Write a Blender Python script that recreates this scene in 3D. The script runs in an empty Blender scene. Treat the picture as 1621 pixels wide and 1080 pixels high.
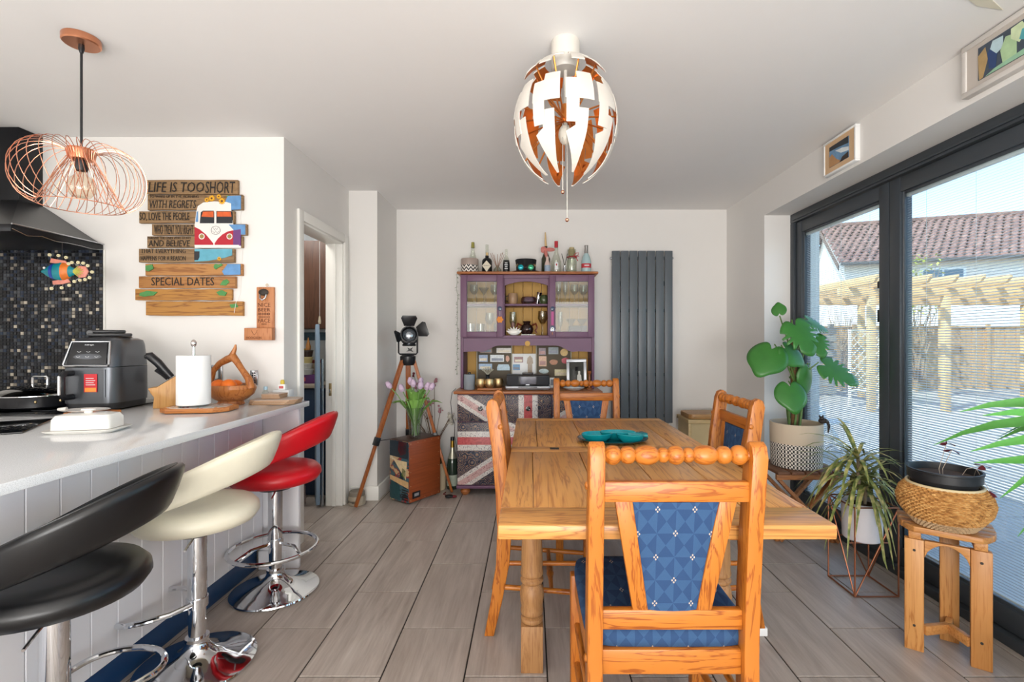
import bpy, bmesh, math, random
from mathutils import Vector, Matrix
random.seed(7)
R = math.radians
PI = math.pi
scene = bpy.context.scene
COL = scene.collection

# ------------------------------------------------------------------ camera
F, H = 775.0, 1.234            # focal length in pixels of a 1621 wide frame, eye height
cam_d = bpy.data.cameras.new('camera')
cam = bpy.data.objects.new('camera', cam_d)
COL.objects.link(cam)
cam_d.sensor_width = 36.0
cam_d.lens = F / 1621.0 * 36.0
cam_d.shift_x = -(840 - 810.5) / 1621.0
cam_d.clip_start = 0.05
cam_d.clip_end = 300
cam.location = (0, 0, H)
cam.rotation_euler = (R(90), 0, 0)
scene.camera = cam

# ------------------------------------------------------------------ light
wd = bpy.data.worlds.new('sky'); scene.world = wd
wd.use_nodes = True
wn = wd.node_tree
bg = wn.nodes['Background']
sky = wn.nodes.new('ShaderNodeTexSky')
sky.sky_type = 'NISHITA'
sky.sun_disc = False
sky.sun_elevation = R(50)
sky.sun_rotation = R(-88)
sky.altitude = 50
sky.dust_density = 0.6
sky.ozone_density = 1.3
wn.links.new(sky.outputs[0], bg.inputs[0])
bg.inputs[1].default_value = 0.70

def lamp(name, kind, loc, rot, energy, size=None, color=(1, 1, 1)):
    d = bpy.data.lights.new(name, kind)
    o = bpy.data.objects.new(name, d)
    COL.objects.link(o)
    o.location = loc; o.rotation_euler = rot
    d.energy = energy; d.color = color
    if kind == 'AREA':
        d.shape = 'RECTANGLE'; d.size, d.size_y = size
    return o
sun = lamp('sun', 'SUN', (-6, 0, 9), (R(0), R(-40), R(36)), 11.0, color=(1, .95, .86))
sun.data.angle = R(.6)
# window-sized fill lights added inside two unseen walls to brighten the room
lamp('fill_light_behind', 'AREA', (-.6, -5.25, 1.35), (R(90), 0, 0), 142, (4.6, 1.9), (1, .985, .96))
lamp('fill_light_kitchen', 'AREA', (-3.32, -.6, 1.55), (R(90), 0, R(-90)), 26, (3.0, 1.1), (1, .985, .96))
# unseen fill light added behind the camera, turned up to brighten the ceiling
lamp('ceiling_fill_light', 'AREA', (.1, -1.7, .8), (R(153), 0, 0), 150, (2.0, 1.6), (1, .995, .985))

vs = scene.view_settings
vs.view_transform = 'Standard'; vs.look = 'None'; vs.gamma = 1.0
vs.use_curve_mapping = False
vs.exposure = 0.0
scene.cycles.use_denoising = True
scene.cycles.max_bounces = 10
scene.cycles.transparent_max_bounces = 24
scene.cycles.caustics_reflective = False
scene.cycles.caustics_refractive = False
scene.cycles.sample_clamp_indirect = 6

# ------------------------------------------------------------------ picture helpers
def PX(px, y): return (px - 840) * y / F
def PZ(py, y): return H - (py - 540) * y / F
def W(px, py, y): return Vector((PX(px, y), y, PZ(py, y)))

# ------------------------------------------------------------------ materials
def C(h):
    h = h.lstrip('#')
    o = []
    for i in (0, 2, 4):
        c = int(h[i:i + 2], 16) / 255
        o.append(c / 12.92 if c <= .04045 else ((c + .055) / 1.055) ** 2.4)
    return (*o, 1)

class NT:
    def __init__(s, name):
        s.m = bpy.data.materials.new(name); s.m.use_nodes = True
        s.t = s.m.node_tree; s.b = s.t.nodes['Principled BSDF']
        s.out = s.t.nodes['Material Output']
    def node(s, typ, **kw):
        n = s.t.nodes.new('ShaderNode' + typ)
        for k, v in kw.items(): setattr(n, k, v)
        return n
    def put(s, sock, v):
        if v is None: return
        if hasattr(v, 'is_output') or isinstance(v, bpy.types.NodeSocket): s.t.links.new(v, sock)
        else: sock.default_value = v
    def m_(s, op, a, b=None, c=None):
        n = s.node('Math', operation=op)
        for i, v in enumerate((a, b, c)): s.put(n.inputs[i], v)
        return n.outputs[0]
    def co(s, kind='Object'): return s.node('TexCoord').outputs[kind]
    def sep(s, v):
        n = s.node('SeparateXYZ'); s.put(n.inputs[0], v); return n.outputs
    def comb(s, x, y, z):
        n = s.node('CombineXYZ')
        for i, v in enumerate((x, y, z)): s.put(n.inputs[i], v)
        return n.outputs[0]
    def map(s, v, scale=(1, 1, 1), loc=(0, 0, 0), rot=(0, 0, 0)):
        n = s.node('Mapping'); s.put(n.inputs[0], v)
        n.inputs[1].default_value = loc; n.inputs[2].default_value = rot; n.inputs[3].default_value = scale
        return n.outputs[0]
    def rnd(s): return s.node('ObjectInfo').outputs['Random']
    def shift(s, v, amt=7.0):
        r = s.m_('MULTIPLY', s.rnd(), amt)
        n = s.node('VectorMath', operation='ADD'); s.put(n.inputs[0], v); s.put(n.inputs[1], s.comb(r, r, r))
        return n.outputs[0]
    def noise(s, v, scale, detail=3, rough=.55, dist=0):
        n = s.node('TexNoise'); s.put(n.inputs['Vector'], v)
        n.inputs['Scale'].default_value = scale; n.inputs['Detail'].default_value = detail
        n.inputs['Roughness'].default_value = rough; n.inputs['Distortion'].default_value = dist
        return n.outputs['Fac']
    def voro(s, v, scale, feature='F1', out='Distance', rnd=1.0):
        n = s.node('TexVoronoi', feature=feature); s.put(n.inputs['Vector'], v)
        n.inputs['Scale'].default_value = scale
        if 'Randomness' in n.inputs: n.inputs['Randomness'].default_value = rnd
        return n.outputs[out]
    def ramp(s, f, stops, interp='LINEAR'):
        n = s.node('ValToRGB'); s.put(n.inputs[0], f)
        e = n.color_ramp; e.interpolation = interp
        while len(e.elements) > 1: e.elements.remove(e.elements[0])
        e.elements[0].position = stops[0][0]; e.elements[0].color = C(stops[0][1])
        for p, c in stops[1:]: e.elements.new(p).color = C(c)
        return n.outputs[0]
    def mix(s, f, a, b, blend='MIX'):
        n = s.node('Mix', data_type='RGBA', blend_type=blend)
        s.put(n.inputs[0], f)
        s.put(n.inputs[6], C(a) if isinstance(a, str) else a)
        s.put(n.inputs[7], C(b) if isinstance(b, str) else b)
        return n.outputs[2]
    def base(s, col, rough=.5, metal=0, spec=.5):
        s.put(s.b.inputs['Base Color'], C(col) if isinstance(col, str) else col)
        s.put(s.b.inputs['Roughness'], rough); s.put(s.b.inputs['Metallic'], metal)
        s.b.inputs['Specular IOR Level'].default_value = spec
    def bump(s, h, strength=.3, dist=.002):
        n = s.node('Bump'); s.put(n.inputs['Height'], h)
        n.inputs['Strength'].default_value = strength; n.inputs['Distance'].default_value = dist
        s.t.links.new(n.outputs[0], s.b.inputs['Normal'])

MAT = {}
def plain(name, col, rough=.5, metal=0, spec=.5, var=.06, vs=9, bump=0, bs=120):
    if name in MAT: return MAT[name]
    t = NT(name)
    c = C(col)
    lo = tuple(x * (1 - var) for x in c[:3]) + (1,); hi = tuple(min(1, x * (1 + var)) for x in c[:3]) + (1,)
    v = t.co()
    t.base(t.mix(t.noise(v, vs), lo, hi), rough, metal, spec)
    if bump: t.bump(t.noise(v, bs), bump)
    MAT[name] = t.m
    return t.m

def wood(name, light, dark, axis=2, scale=1.0, rough=.38, ring=.5, extra=None):
    """grain running along the given local axis"""
    if name in MAT: return MAT[name]
    t = NT(name)
    sc = [14 * scale] * 3; sc[axis] = 1.1 * scale
    v = t.map(t.shift(t.co()), scale=sc)
    n1 = t.noise(v, 1.2, 4, .6, .6)
    n2 = t.noise(t.map(t.shift(t.co()), scale=[s * 9 if i != axis else s * 3 for i, s in enumerate(sc)]), 1.0, 2)
    band = t.m_('FRACT', t.m_('MULTIPLY', n1, 7))
    tri = t.m_('ABSOLUTE', t.m_('SUBTRACT', t.m_('MULTIPLY', band, 2), 1))
    f = t.m_('ADD', t.m_('MULTIPLY', t.m_('POWER', tri, 3), ring), t.m_('MULTIPLY', n2, 1 - ring))
    col = t.ramp(f, [(.12, light), (.34, light), (.64, dark)])
    big = t.noise(t.map(t.shift(t.co(), 3), scale=[s * .12 for s in sc]), 1.0, 2)
    col = t.mix(t.m_('MULTIPLY', big, .5), col, extra or dark)
    col = t.mix(t.m_('MULTIPLY', t.rnd(), .45), col, extra or dark)
    t.base(col, rough)
    t.bump(f, .12, .001)
    MAT[name] = t.m
    return t.m

def glass(name, tint='#ffffff', base=.04, edge=.5, rough=.02):
    """thin clear sheet: see-through, mirror-like at a glancing angle"""
    if name in MAT: return MAT[name]
    t = NT(name)
    tr = t.node('BsdfTransparent'); tr.inputs[0].default_value = C(tint)
    gl = t.node('BsdfGlossy'); gl.inputs['Roughness'].default_value = rough
    lw = t.node('LayerWeight'); lw.inputs['Blend'].default_value = .35
    f = t.m_('ADD', t.m_('MULTIPLY', t.m_('POWER', lw.outputs['Facing'], 2.5), edge), base)
    mx = t.node('MixShader')
    t.put(mx.inputs[0], f); t.t.links.new(tr.outputs[0], mx.inputs[1]); t.t.links.new(gl.outputs[0], mx.inputs[2])
    t.t.links.new(mx.outputs[0], t.out.inputs[0])
    MAT[name] = t.m
    return t.m

def emit(name, col, s):
    t = NT(name)
    t.b.inputs['Emission Color'].default_value = C(col); t.b.inputs['Emission Strength'].default_value = s
    t.base(col); MAT[name] = t.m
    return t.m

# ------------------------------------------------------------------ mesh builder
class G:
    def __init__(s): s.v = []; s.f = []
    def add(s, vs, fs):
        o = len(s.v)
        s.v += [tuple(v) for v in vs]; s.f += [tuple(i + o for i in f) for f in fs]
        return s
    def box(s, a, b, M=None):
        (x0, y0, z0), (x1, y1, z1) = a, b
        vs = [Vector(p) for p in ((x0,y0,z0),(x1,y0,z0),(x1,y1,z0),(x0,y1,z0),(x0,y0,z1),(x1,y0,z1),(x1,y1,z1),(x0,y1,z1))]
        if M is not None: vs = [M @ v for v in vs]
        return s.add(vs, [(0,3,2,1),(4,5,6,7),(0,1,5,4),(1,2,6,5),(2,3,7,6),(3,0,4,7)])
    def bar(s, p0, p1, w, h, up=(0, 0, 1)):
        p0, p1 = Vector(p0), Vector(p1)
        d = (p1 - p0); L = d.length; d.normalize()
        u = Vector(up)
        sx = d.cross(u)
        if sx.length < 1e-4: sx = d.cross(Vector((1, 0, 0)))
        sx.normalize(); uz = sx.cross(d)
        M = Matrix((sx, d, uz)).transposed().to_4x4(); M.translation = p0
        return s.box((-w/2, 0, -h/2), (w/2, L, h/2), M)
    def ring(s, rings, closed=True, cap=True, loop=False):
        """rings: list of equal-length vertex loops"""
        n = len(rings[0]); vs = [v for r in rings for v in r]; fs = []
        m = len(rings)
        for i in range(m if loop else m - 1):
            a, b = i * n, ((i + 1) % m) * n
            for j in range(n if closed else n - 1):
                k = (j + 1) % n
                fs.append((a + j, a + k, b + k, b + j))
        if cap and closed and not loop:
            fs.append(tuple(range(n - 1, -1, -1))); fs.append(tuple((m - 1) * n + j for j in range(n)))
        return s.add(vs, fs)
    def cyl(s, p0, p1, r0, r1=None, n=14, cap=True):
        return s.tube([p0, p1], [r0, r0 if r1 is None else r1], n, cap=cap)
    def tube(s, pts, r, n=8, closed=False, cap=True):
        pts = [Vector(p) for p in pts]
        rs = r if isinstance(r, (list, tuple)) else [r] * len(pts)
        rings = []; prev = None
        m = len(pts)
        for i, p in enumerate(pts):
            if closed: d = pts[(i + 1) % m] - pts[i - 1]
            else: d = pts[min(i + 1, m - 1)] - pts[max(i - 1, 0)]
            if d.length < 1e-9: d = Vector((0, 0, 1))
            d.normalize()
            if prev is None:
                a = Vector((0, 0, 1)) if abs(d.z) < .9 else Vector((1, 0, 0))
                u = (a - d * a.dot(d)).normalized()
            else:
                u = prev - d * prev.dot(d)
                u = u.normalized() if u.length > 1e-6 else prev
            prev = u
            w = d.cross(u)
            rings.append([p + (u * math.cos(2*PI*k/n) + w * math.sin(2*PI*k/n)) * rs[i] for k in range(n)])
        return s.ring(rings, True, cap, loop=closed)
    def lathe(s, prof, n=24, c=(0, 0, 0), M=None, sx=1, sy=1):
        rings = []
        for r, z in prof:
            ring = [Vector((c[0] + max(r, 1e-5) * sx * math.cos(2*PI*k/n), c[1] + max(r, 1e-5) * sy * math.sin(2*PI*k/n), c[2] + z)) for k in range(n)]
            rings.append([M @ v for v in ring] if M is not None else ring)
        return s.ring(rings)
    def prism(s, poly, lo, hi, axis='y'):
        """poly: list of 2D points in the other two axes"""
        def p3(a, b, t): return {'x': (t, a, b), 'y': (a, t, b), 'z': (a, b, t)}[axis]
        n = len(poly)
        vs = [p3(a, b, lo) for a, b in poly] + [p3(a, b, hi) for a, b in poly]
        fs = [tuple(range(n)), tuple(range(2*n - 1, n - 1, -1))] + [(i, i + n, (i + 1) % n + n, (i + 1) % n) for i in range(n)]
        return s.add(vs, fs)
    def ell(s, c, r, nu=16, nv=10):
        if not isinstance(r, (tuple, list)): r = (r, r, r)
        prof = [(math.sin(PI*i/nv), -math.cos(PI*i/nv)) for i in range(nv + 1)]
        rings = [[Vector((c[0] + a * r[0] * math.cos(2*PI*k/nu), c[1] + a * r[1] * math.sin(2*PI*k/nu), c[2] + b * r[2])) for k in range(nu)] for a, b in [(max(p[0], 1e-4), p[1]) for p in prof]]
        return s.ring(rings)
    def rbox(s, c, sz, e=4.0, nu=28, nv=12, taper=0):
        """superellipsoid: a soft cushion shape"""
        def pw(x, k): return math.copysign(abs(x) ** k, x)
        k = 2.0 / e; rings = []
        for i in range(nv + 1):
            a = -PI/2 + PI*i/nv
            ca, sa = pw(math.cos(a), k), pw(math.sin(a), k)
            ca = max(ca, 1e-4)
            rings.append([Vector((c[0] + sz[0]/2*ca*pw(math.cos(b), k)*(1 + taper*sa), c[1] + sz[1]/2*ca*pw(math.sin(b), k)*(1 + taper*sa), c[2] + sz[2]/2*sa)) for b in (2*PI*j/nu for j in range(nu))])
        return s.ring(rings)
    def blade(s, pts, ws, side=None, fold=.15):
        """a leaf blade along pts with half widths ws"""
        pts = [Vector(p) for p in pts]; vs = []; fs = []
        for i, p in enumerate(pts):
            d = (pts[min(i + 1, len(pts) - 1)] - pts[max(i - 1, 0)]).normalized()
            sd = Vector(side) if side is not None else d.cross(Vector((0, 0, 1)))
            sd = sd - d * sd.dot(d)
            if sd.length < 1e-3: sd = Vector((1, 0, 0))
            sd.normalize(); up = sd.cross(d)
            vs += [p - sd * ws[i] + up * ws[i] * fold, p, p + sd * ws[i] + up * ws[i] * fold]
        for i in range(len(pts) - 1):
            a, b = 3 * i, 3 * i + 3
            fs += [(a, a + 1, b + 1, b), (a + 1, a + 2, b + 2, b + 1)]
        return s.add(vs, fs)
    def xf(s, M):
        s.v = [tuple(M @ Vector(v)) for v in s.v]; return s
    def mesh(s, name, smooth=True, bev=0, seg=2, ang=35):
        me = bpy.data.meshes.new(name)
        me.from_pydata(s.v, [], s.f)
        bm = bmesh.new(); bm.from_mesh(me)
        bmesh.ops.remove_doubles(bm, verts=bm.verts, dist=2e-5)
        bmesh.ops.recalc_face_normals(bm, faces=bm.faces)
        if bev:
            es = [e for e in bm.edges if len(e.link_faces) == 2 and e.calc_face_angle(0) > R(40)]
            bmesh.ops.bevel(bm, geom=es, offset=bev, offset_type='OFFSET', segments=seg, profile=.5, affect='EDGES', clamp_overlap=True)
        bm.to_mesh(me); bm.free()
        if smooth:
            me.shade_smooth()
            try: me.set_sharp_from_angle(angle=R(ang))
            except Exception: pass
        return me
    def build(s, name, mat, parent=None, smooth=True, bev=0, seg=2, loc=None, rot=None, ang=35):
        me = s.mesh(name, smooth, bev, seg, ang)
        for m in (mat if isinstance(mat, (list, tuple)) else [mat]): me.materials.append(m)
        o = bpy.data.objects.new(name, me); COL.objects.link(o)
        if parent is not None: o.parent = parent
        if loc is not None: o.location = loc
        if rot is not None: o.rotation_euler = rot
        return o

def tag(o, label=None, cat=None, group=None, kind=None):
    if label: o['label'] = label
    if cat: o['category'] = cat
    if group: o['group'] = group
    if kind: o['kind'] = kind
    return o
def thing(name, label, cat, loc=(0, 0, 0), rz=0, group=None):
    o = bpy.data.objects.new(name, None); COL.objects.link(o)
    o.empty_display_size = .05
    o.location = loc; o.rotation_euler = (0, 0, rz)
    return tag(o, label, cat, group)
def cp(o, parent=None, loc=None, rz=None, label=None):
    c = o.copy(); COL.objects.link(c); c.parent = parent
    for ch in list(o.children): cp(ch, c)
    if loc is not None: c.location = loc
    if rz is not None: c.rotation_euler = (0, 0, rz)
    if label: c['label'] = label
    return c
def dup_part(o, loc, rot=None):
    c = o.copy(); COL.objects.link(c); c.location = loc
    if rot is not None: c.rotation_euler = rot
    return c
def B(name, a, b, mat, parent=None, bev=.002, **k):
    return G().box(a, b).build(name, mat, parent, bev=bev, **k)
def struct(o): o['kind'] = 'structure'; return o
def text(s, w, h, loc, mat, parent, name='lettering', face='-y', shear=0, ext=.0006):
    cu = bpy.data.curves.new('tmp', 'FONT'); cu.body = s; cu.extrude = .02; cu.shear = shear; cu.resolution_u = 2
    t = bpy.data.objects.new('tmp', cu)
    me = bpy.data.meshes.new_from_object(t)
    xs = [v.co.x for v in me.vertices]; ys = [v.co.y for v in me.vertices]
    x0, x1, y0, y1 = min(xs), max(xs), min(ys), max(ys)
    for v in me.vertices:
        x = (v.co.x - (x0 + x1)/2) / (x1 - x0) * w; y = (v.co.y - (y0 + y1)/2) / max(y1 - y0, 1e-6) * h; d = v.co.z / .02 * ext
        v.co = {'-y': (x, -d, y), '-x': (d*-1, -x, y), 'z': (x, y, d)}[face]
    bpy.data.objects.remove(t); bpy.data.curves.remove(cu)
    me.name = name; me.materials.clear(); me.materials.append(mat)
    o = bpy.data.objects.new(name, me); COL.objects.link(o); o.parent = parent; o.location = loc
    return o

# ------------------------------------------------------------------ common materials
def tile_mat():
    t = NT('wood_look_porcelain')
    v = t.map(t.shift(t.co(), 20), scale=(9, 1.2, 1))
    n = t.noise(v, 1.6, 5, .6, .5)
    n2 = t.noise(t.map(t.shift(t.co(), 11), scale=(60, 3, 1)), 1.5, 3)
    f = t.m_('ADD', t.m_('MULTIPLY', n, .7), t.m_('MULTIPLY', n2, .3))
    c = t.ramp(f, [(.28, '#8f8378'), (.45, '#a99d93'), (.58, '#bbb0a6'), (.75, '#cfc6bd')])
    c = t.mix(t.m_('MULTIPLY', t.rnd(), .35), c, '#a69a90')
    t.base(c, .36, 0, .45)
    t.bump(f, .08, .001)
    return t.m
M_tile = tile_mat()
M_grout = plain('dark_grout', '#2c2825', .9)
M_wall = plain('white_wall_paint', '#e6e3df', .75, var=.01, bump=.04, bs=300)
M_ceil = plain('white_ceiling_paint', '#efedeb', .85, var=.01)
M_trim = plain('white_gloss_trim', '#eceae4', .35, var=.01)
M_anth = plain('anthracite_powder_coat', '#383e44', .42, var=.03, bump=.05, bs=500)
M_glass = glass('window_glass', '#f4f9fa', .03, .35)
M_cab_glass = glass('cabinet_glass', '#f3f5f3', .04, .3)
M_clear = glass('clear_glassware', '#f1f4f2', .07, .75)
M_slat = plain('white_blind_slat', '#eceef0', .5, var=.01)
M_white = plain('white_plastic', '#eeeeec', .4, var=.02)
M_black = plain('black_plastic', '#15161a', .35, var=.05)
M_chrome = plain('polished_chrome', '#dfe1e4', .06, 1, var=.01)
M_steel = plain('brushed_steel', '#b9bcc0', .25, 1, var=.03)
M_copper = plain('polished_copper', '#e2a184', .22, 1, var=.03)
M_brass = plain('brushed_brass', '#cdb486', .42, 1, var=.08)
M_leaf = plain('monstera_green', '#38752e', .38, var=.25, vs=14)
M_stem = plain('green_stem', '#5c7a3c', .5, var=.2)
M_soil = plain('potting_soil', '#4a382b', .95, var=.4, vs=60, bump=.6)

# ------------------------------------------------------------------ room shell
YB, YK, YP = 4.345, 2.798, 3.797        # back wall, kitchen wall, pier
XD, XP, XR = -1.41, -1.19, 1.74         # doorway wall, pier side, right wall
CZ = 2.40
ZL = 2.17                               # lintel underside
YR, XF = 3.645, 1.952                   # reveal, door frame plane

floor = struct(B('floor', (-3.45, -5.45, -.12), (2.15, 4.5, -.004), M_grout, bev=0))
TW, TL, GR = .3055, .59 * 1.0333, .0058
tile_cache = {}
def put_tile(x0, x1, y0, y1):
    k = (round(x1 - x0, 3), round(y1 - y0, 3))
    if k not in tile_cache:
        o = B('floor_tile', (-(x1-x0)/2 + GR/2, -(y1-y0)/2 + GR/2, -.008), ((x1-x0)/2 - GR/2, (y1-y0)/2 - GR/2, 0), M_tile, floor, bev=.0012, seg=1)
        tile_cache[k] = o
        o.location = ((x0+x1)/2, (y0+y1)/2, 0)
    else:
        dup_part(tile_cache[k], ((x0+x1)/2, (y0+y1)/2, 0))
tx0 = .0617
yk0 = 1.741 * 1.0333
for ci in range(-11, 7):
    x0, x1 = tx0 + ci*TW, tx0 + (ci+1)*TW
    if x1 > XF + .02: x1 = XF + .02
    if x1 - x0 < .03 or x0 > XF: continue
    off = 0 if (ci % 2) == (-1 % 2) else TL/2
    k = -13
    while True:
        y0 = yk0 + off + k*TL; y1 = y0 + TL; k += 1
        if y0 > YB: break
        if y1 < -5.3: continue
        y1 = min(y1, YB + .02)
        if y1 - y0 < .02: continue
        put_tile(x0, x1, y0, y1)

struct(B('ceiling', (-3.45, -5.45, CZ), (2.15, 4.5, CZ + .15), M_ceil, bev=0))
struct(B('wall_back', (-1.3, YB, 0), (XR + .35, YB + .12, CZ), M_wall, bev=0))
struct(B('wall_kitchen', (-3.45, YK, 0), (XD, YK + .1, CZ), M_wall, bev=0))
DO0, DO1, DZ = 3.0, 3.69, 1.985         # doorway opening
struct(G().box((XD - .12, YK + .1, 0), (XD, DO0, CZ)).box((XD - .12, DO1, 0), (XD, YP, CZ)).box((XD - .12, DO0, DZ), (XD, DO1, CZ)).build('wall_doorway', M_wall))
struct(G().box((XD - .12, YP, 0), (XP, YB, CZ)).build('wall_pier', M_wall))
struct(G().box((XR, -5.45, ZL), (2.15, YB, CZ)).box((XR, YR, 0), (2.15, YB, ZL)).box((XR, -5.45, 0), (2.15, -.30, ZL)).build('wall_right', M_wall))
struct(B('wall_behind', (-3.45, -5.45, 0), (2.15, -5.33, CZ), M_wall, bev=0))
struct(B('wall_left', (-3.45, -5.33, 0), (-3.38, 4.45, CZ), M_wall, bev=0))
# utility room behind the doorway
struct(B('wall_utility', (-3.38, 4.3, 0), (XD - .12, 4.36, CZ), plain('pale_blue_tile_wall', '#d5dde2', .4), bev=0))
# door frame
dj = struct(G().box((XD - .125, DO0 - .005, 0), (XD + .002, DO0 + .025, DZ)).box((XD - .125, DO1 - .025, 0), (XD + .002, DO1 + .005, DZ)).box((XD - .125, DO0, DZ - .025), (XD + .002, DO1, DZ + .005)).build('door_1', M_trim, bev=.002))
B('door_stop', (XD - .075, DO1 - .04, 0), (XD - .045, DO1 - .025, DZ - .025), M_trim, dj)
B('door_stop', (XD - .075, DO0 + .025, 0), (XD - .045, DO0 + .04, DZ - .025), M_trim, dj)
B('architrave', (XD, DO0 - .05, 0), (XD + .018, DO0 + .012, DZ + .05), M_trim, dj, bev=.005)
B('architrave', (XD, DO1 - .012, 0), (XD + .018, DO1 + .05, DZ + .05), M_trim, dj, bev=.005)
B('architrave', (XD, DO0 + .012, DZ - .012), (XD + .018, DO1 - .012, DZ + .05), M_trim, dj, bev=.005)
B('strike_plate', (XD - .1, DO1 - .028, PZ(627, 3.66)), (XD - .072, DO1 - .0245, PZ(607, 3.66)), M_brass, dj, bev=.001)
B('latch', (XD - .094, DO1 - .034, PZ(622, 3.66)), (XD - .086, DO1 - .027, PZ(616, 3.66)), M_steel, dj, bev=.001)
# skirting
def skirt(name, a, b): struct(B(name, a, b, M_trim, bev=.004))
skirt('baseboard_back', (XP + .016, YB - .016, 0), (XR - .016, YB, .11))
skirt('baseboard_pier', (XD + .02, YP - .016, 0), (XP + .016, YP, .11))
skirt('baseboard_left', (XP, YP, 0), (XP + .016, YB, .11))
skirt('baseboard_right', (XR - .016, YR + .002, 0), (XR, YB, .11))
skirt('baseboard_reveal', (XR - .016, YR - .014, 0), (XF - .02, YR, .11))

# ------------------------------------------------------------------ bifold doors with blinds
fr = struct(G().box((XF - .02, -.30, 2.105), (XF + .075, YR, ZL)).build('window_1', M_anth, bev=.004))
B('threshold', (XF - .03, -.30, 0), (XF + .075, YR, .045), M_anth, fr, bev=.004)
B('jamb', (XF - .02, YR - .045, .045), (XF + .075, YR, 2.105), M_anth, fr, bev=.004)
B('jamb', (XF - .02, -.30, .045), (XF + .075, -.26, 2.105), M_anth, fr, bev=.004)
B('bead', (XF - .03, -.26, 2.118), (XF - .018, YR - .045, 2.128), M_anth, fr, bev=.002)
slat_me = None
edges = [YR - .047, 2.66, 1.70, .73, -.24]
for i in range(4):
    y1, y0 = edges[i], edges[i+1]
    d = thing('door_%d' % (i + 2), None, None); d['kind'] = 'structure'
    x0, x1, SW = XF - .005, XF + .062, .078
    B('stile', (x0, y0 + .003, .05), (x1, y0 + SW, 2.10), M_anth, d, bev=.004)
    B('stile', (x0, y1 - SW, .05), (x1, y1 - .003, 2.10), M_anth, d, bev=.004)
    B('rail', (x0 + .002, y0 + SW, .05), (x1, y1 - SW, .145), M_anth, d, bev=.004)
    B('rail', (x0 + .002, y0 + SW, 2.02), (x1, y1 - SW, 2.10), M_anth, d, bev=.004)
    G().box((x0 + .014, y0 + SW - .004, .14), (x0 + .022, y0 + SW + .014, 2.025)).box((x0 + .014, y1 - SW - .014, .14), (x0 + .022, y1 - SW + .004, 2.025)).box((x0 + .014, y0 + SW + .014, .14), (x0 + .022, y1 - SW - .014, .158)).box((x0 + .014, y0 + SW + .014, 2.007), (x0 + .022, y1 - SW - .014, 2.025)).build('glazing_bead', M_anth, d, bev=.001)
    for xx in (x0 + .022, x0 + .05):
        B('pane', (xx, y0 + SW - .005, .14), (xx + .003, y1 - SW + .005, 2.025), M_glass, d, bev=0)
    g = G(); z = .170
    rot = R(-20)
    while z < 1.99:
        M = Matrix.Translation((x0 + .037, 0, z)) @ Matrix.Rotation(rot, 4, 'Y')
        g.box((-.0055, y0 + SW + .012, -.0004), (.0055, y1 - SW - .012, .0004), M)
        z += .0125
    tag(g.build('blind_slats', M_slat, d, smooth=False), kind='stuff')
    B('blind_head_rail', (x0 + .028, y0 + SW + .008, 1.992), (x0 + .047, y1 - SW - .008, 2.012), M_slat, d)
    B('blind_bottom_rail', (x0 + .029, y0 + SW + .010, .160), (x0 + .045, y1 - SW - .010, .169), M_slat, d)
    for k in (.16, .5, .84):
        yy = y0 + SW + (y1 - y0 - 2*SW) * k
        G().cyl((x0 + .037, yy, .165), (x0 + .037, yy, 2.0), .0009, n=5).build('blind_cord', M_slat, d)
    G().box((x0 + .004, y0 + SW - .002, 1.34), (x0 + .03, y0 + SW + .02, 1.41)).build('blind_slider', M_black, d, bev=.003)
    G().box((x0 + .004, y0 + SW - .002, 1.53), (x0 + .03, y0 + SW + .02, 1.57)).build('blind_slider', M_black, d, bev=.003)
# ================================================================== dining table
M_pine = {a: wood('orange_pine_%s' % 'xyz'[a], '#c2782c', '#84400e', a, 1.6, .38, .75, '#b0611a') for a in range(3)}
M_oak = {a: wood('honey_table_wood_%s' % 'xyz'[a], '#dc9f55', '#95592a', a, .9, .34, .36, '#b67c42') for a in range(3)}
M_leg = wood('pale_turned_leg_wood', '#b98a58', '#95683e', 2, 1.5, .5, .35)
TX0, TX1, TY0, TY1, TZ = -.085, .790, 1.258, 3.01, .76
TC = ((TX0 + TX1)/2, (TY0 + TY1)/2)
tb = thing('dining_table', 'large honey-coloured plank dining table with turned legs', 'table', (TC[0], TC[1], 0))
def tbox(n, x0, x1, y0, y1, z0, z1, m, bev=.003):
    return G().box((x0 - TC[0], y0 - TC[1], z0), (x1 - TC[0], y1 - TC[1], z1)).build(n, m, tb, bev=bev)
YS = 2.10
bx = [TX0, .008, .206, .415, .605, TX1]
for i in range(5):
    tbox('plank', bx[i] + (.0 if i == 0 else .0012), bx[i+1] - .0012, TY0 + .142, YS - .0015, TZ - .038, TZ, M_oak[1])
bx2 = [TX0, .03, .25, .47, .65, TX1]
for i in range(5):
    tbox('plank', bx2[i] + (.0 if i == 0 else .0012), bx2[i+1] - .0012, YS + .102, TY1 - .082, TZ - .038, TZ - .0005*(i % 2), M_oak[1])
tbox('end_board', TX0, TX1, TY0, TY0 + .140, TZ - .038, TZ + .0005, M_oak[0], .006)
tbox('end_board', TX0, TX1, YS, YS + .100, TZ - .038, TZ, M_oak[0])
tbox('end_board', TX0, TX1, TY1 - .080, TY1, TZ - .038, TZ, M_oak[0], .006)
M_iron = plain('dark_iron', '#3a332d', .6, .3)
tbox('inlay_plug', .085, .125, YS + .04, YS + .075, TZ - .01, TZ + .0008, M_iron, .001)
AX0, AX1, AY0, AY1 = .035, .690, 1.86, 2.66
tbox('apron', AX0, AX1, AY0 - .012, AY0 + .012, TZ - .135, TZ - .039, M_oak[0])
tbox('apron', AX0, AX1, AY1 - .012, AY1 + .012, TZ - .135, TZ - .039, M_oak[0])
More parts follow.
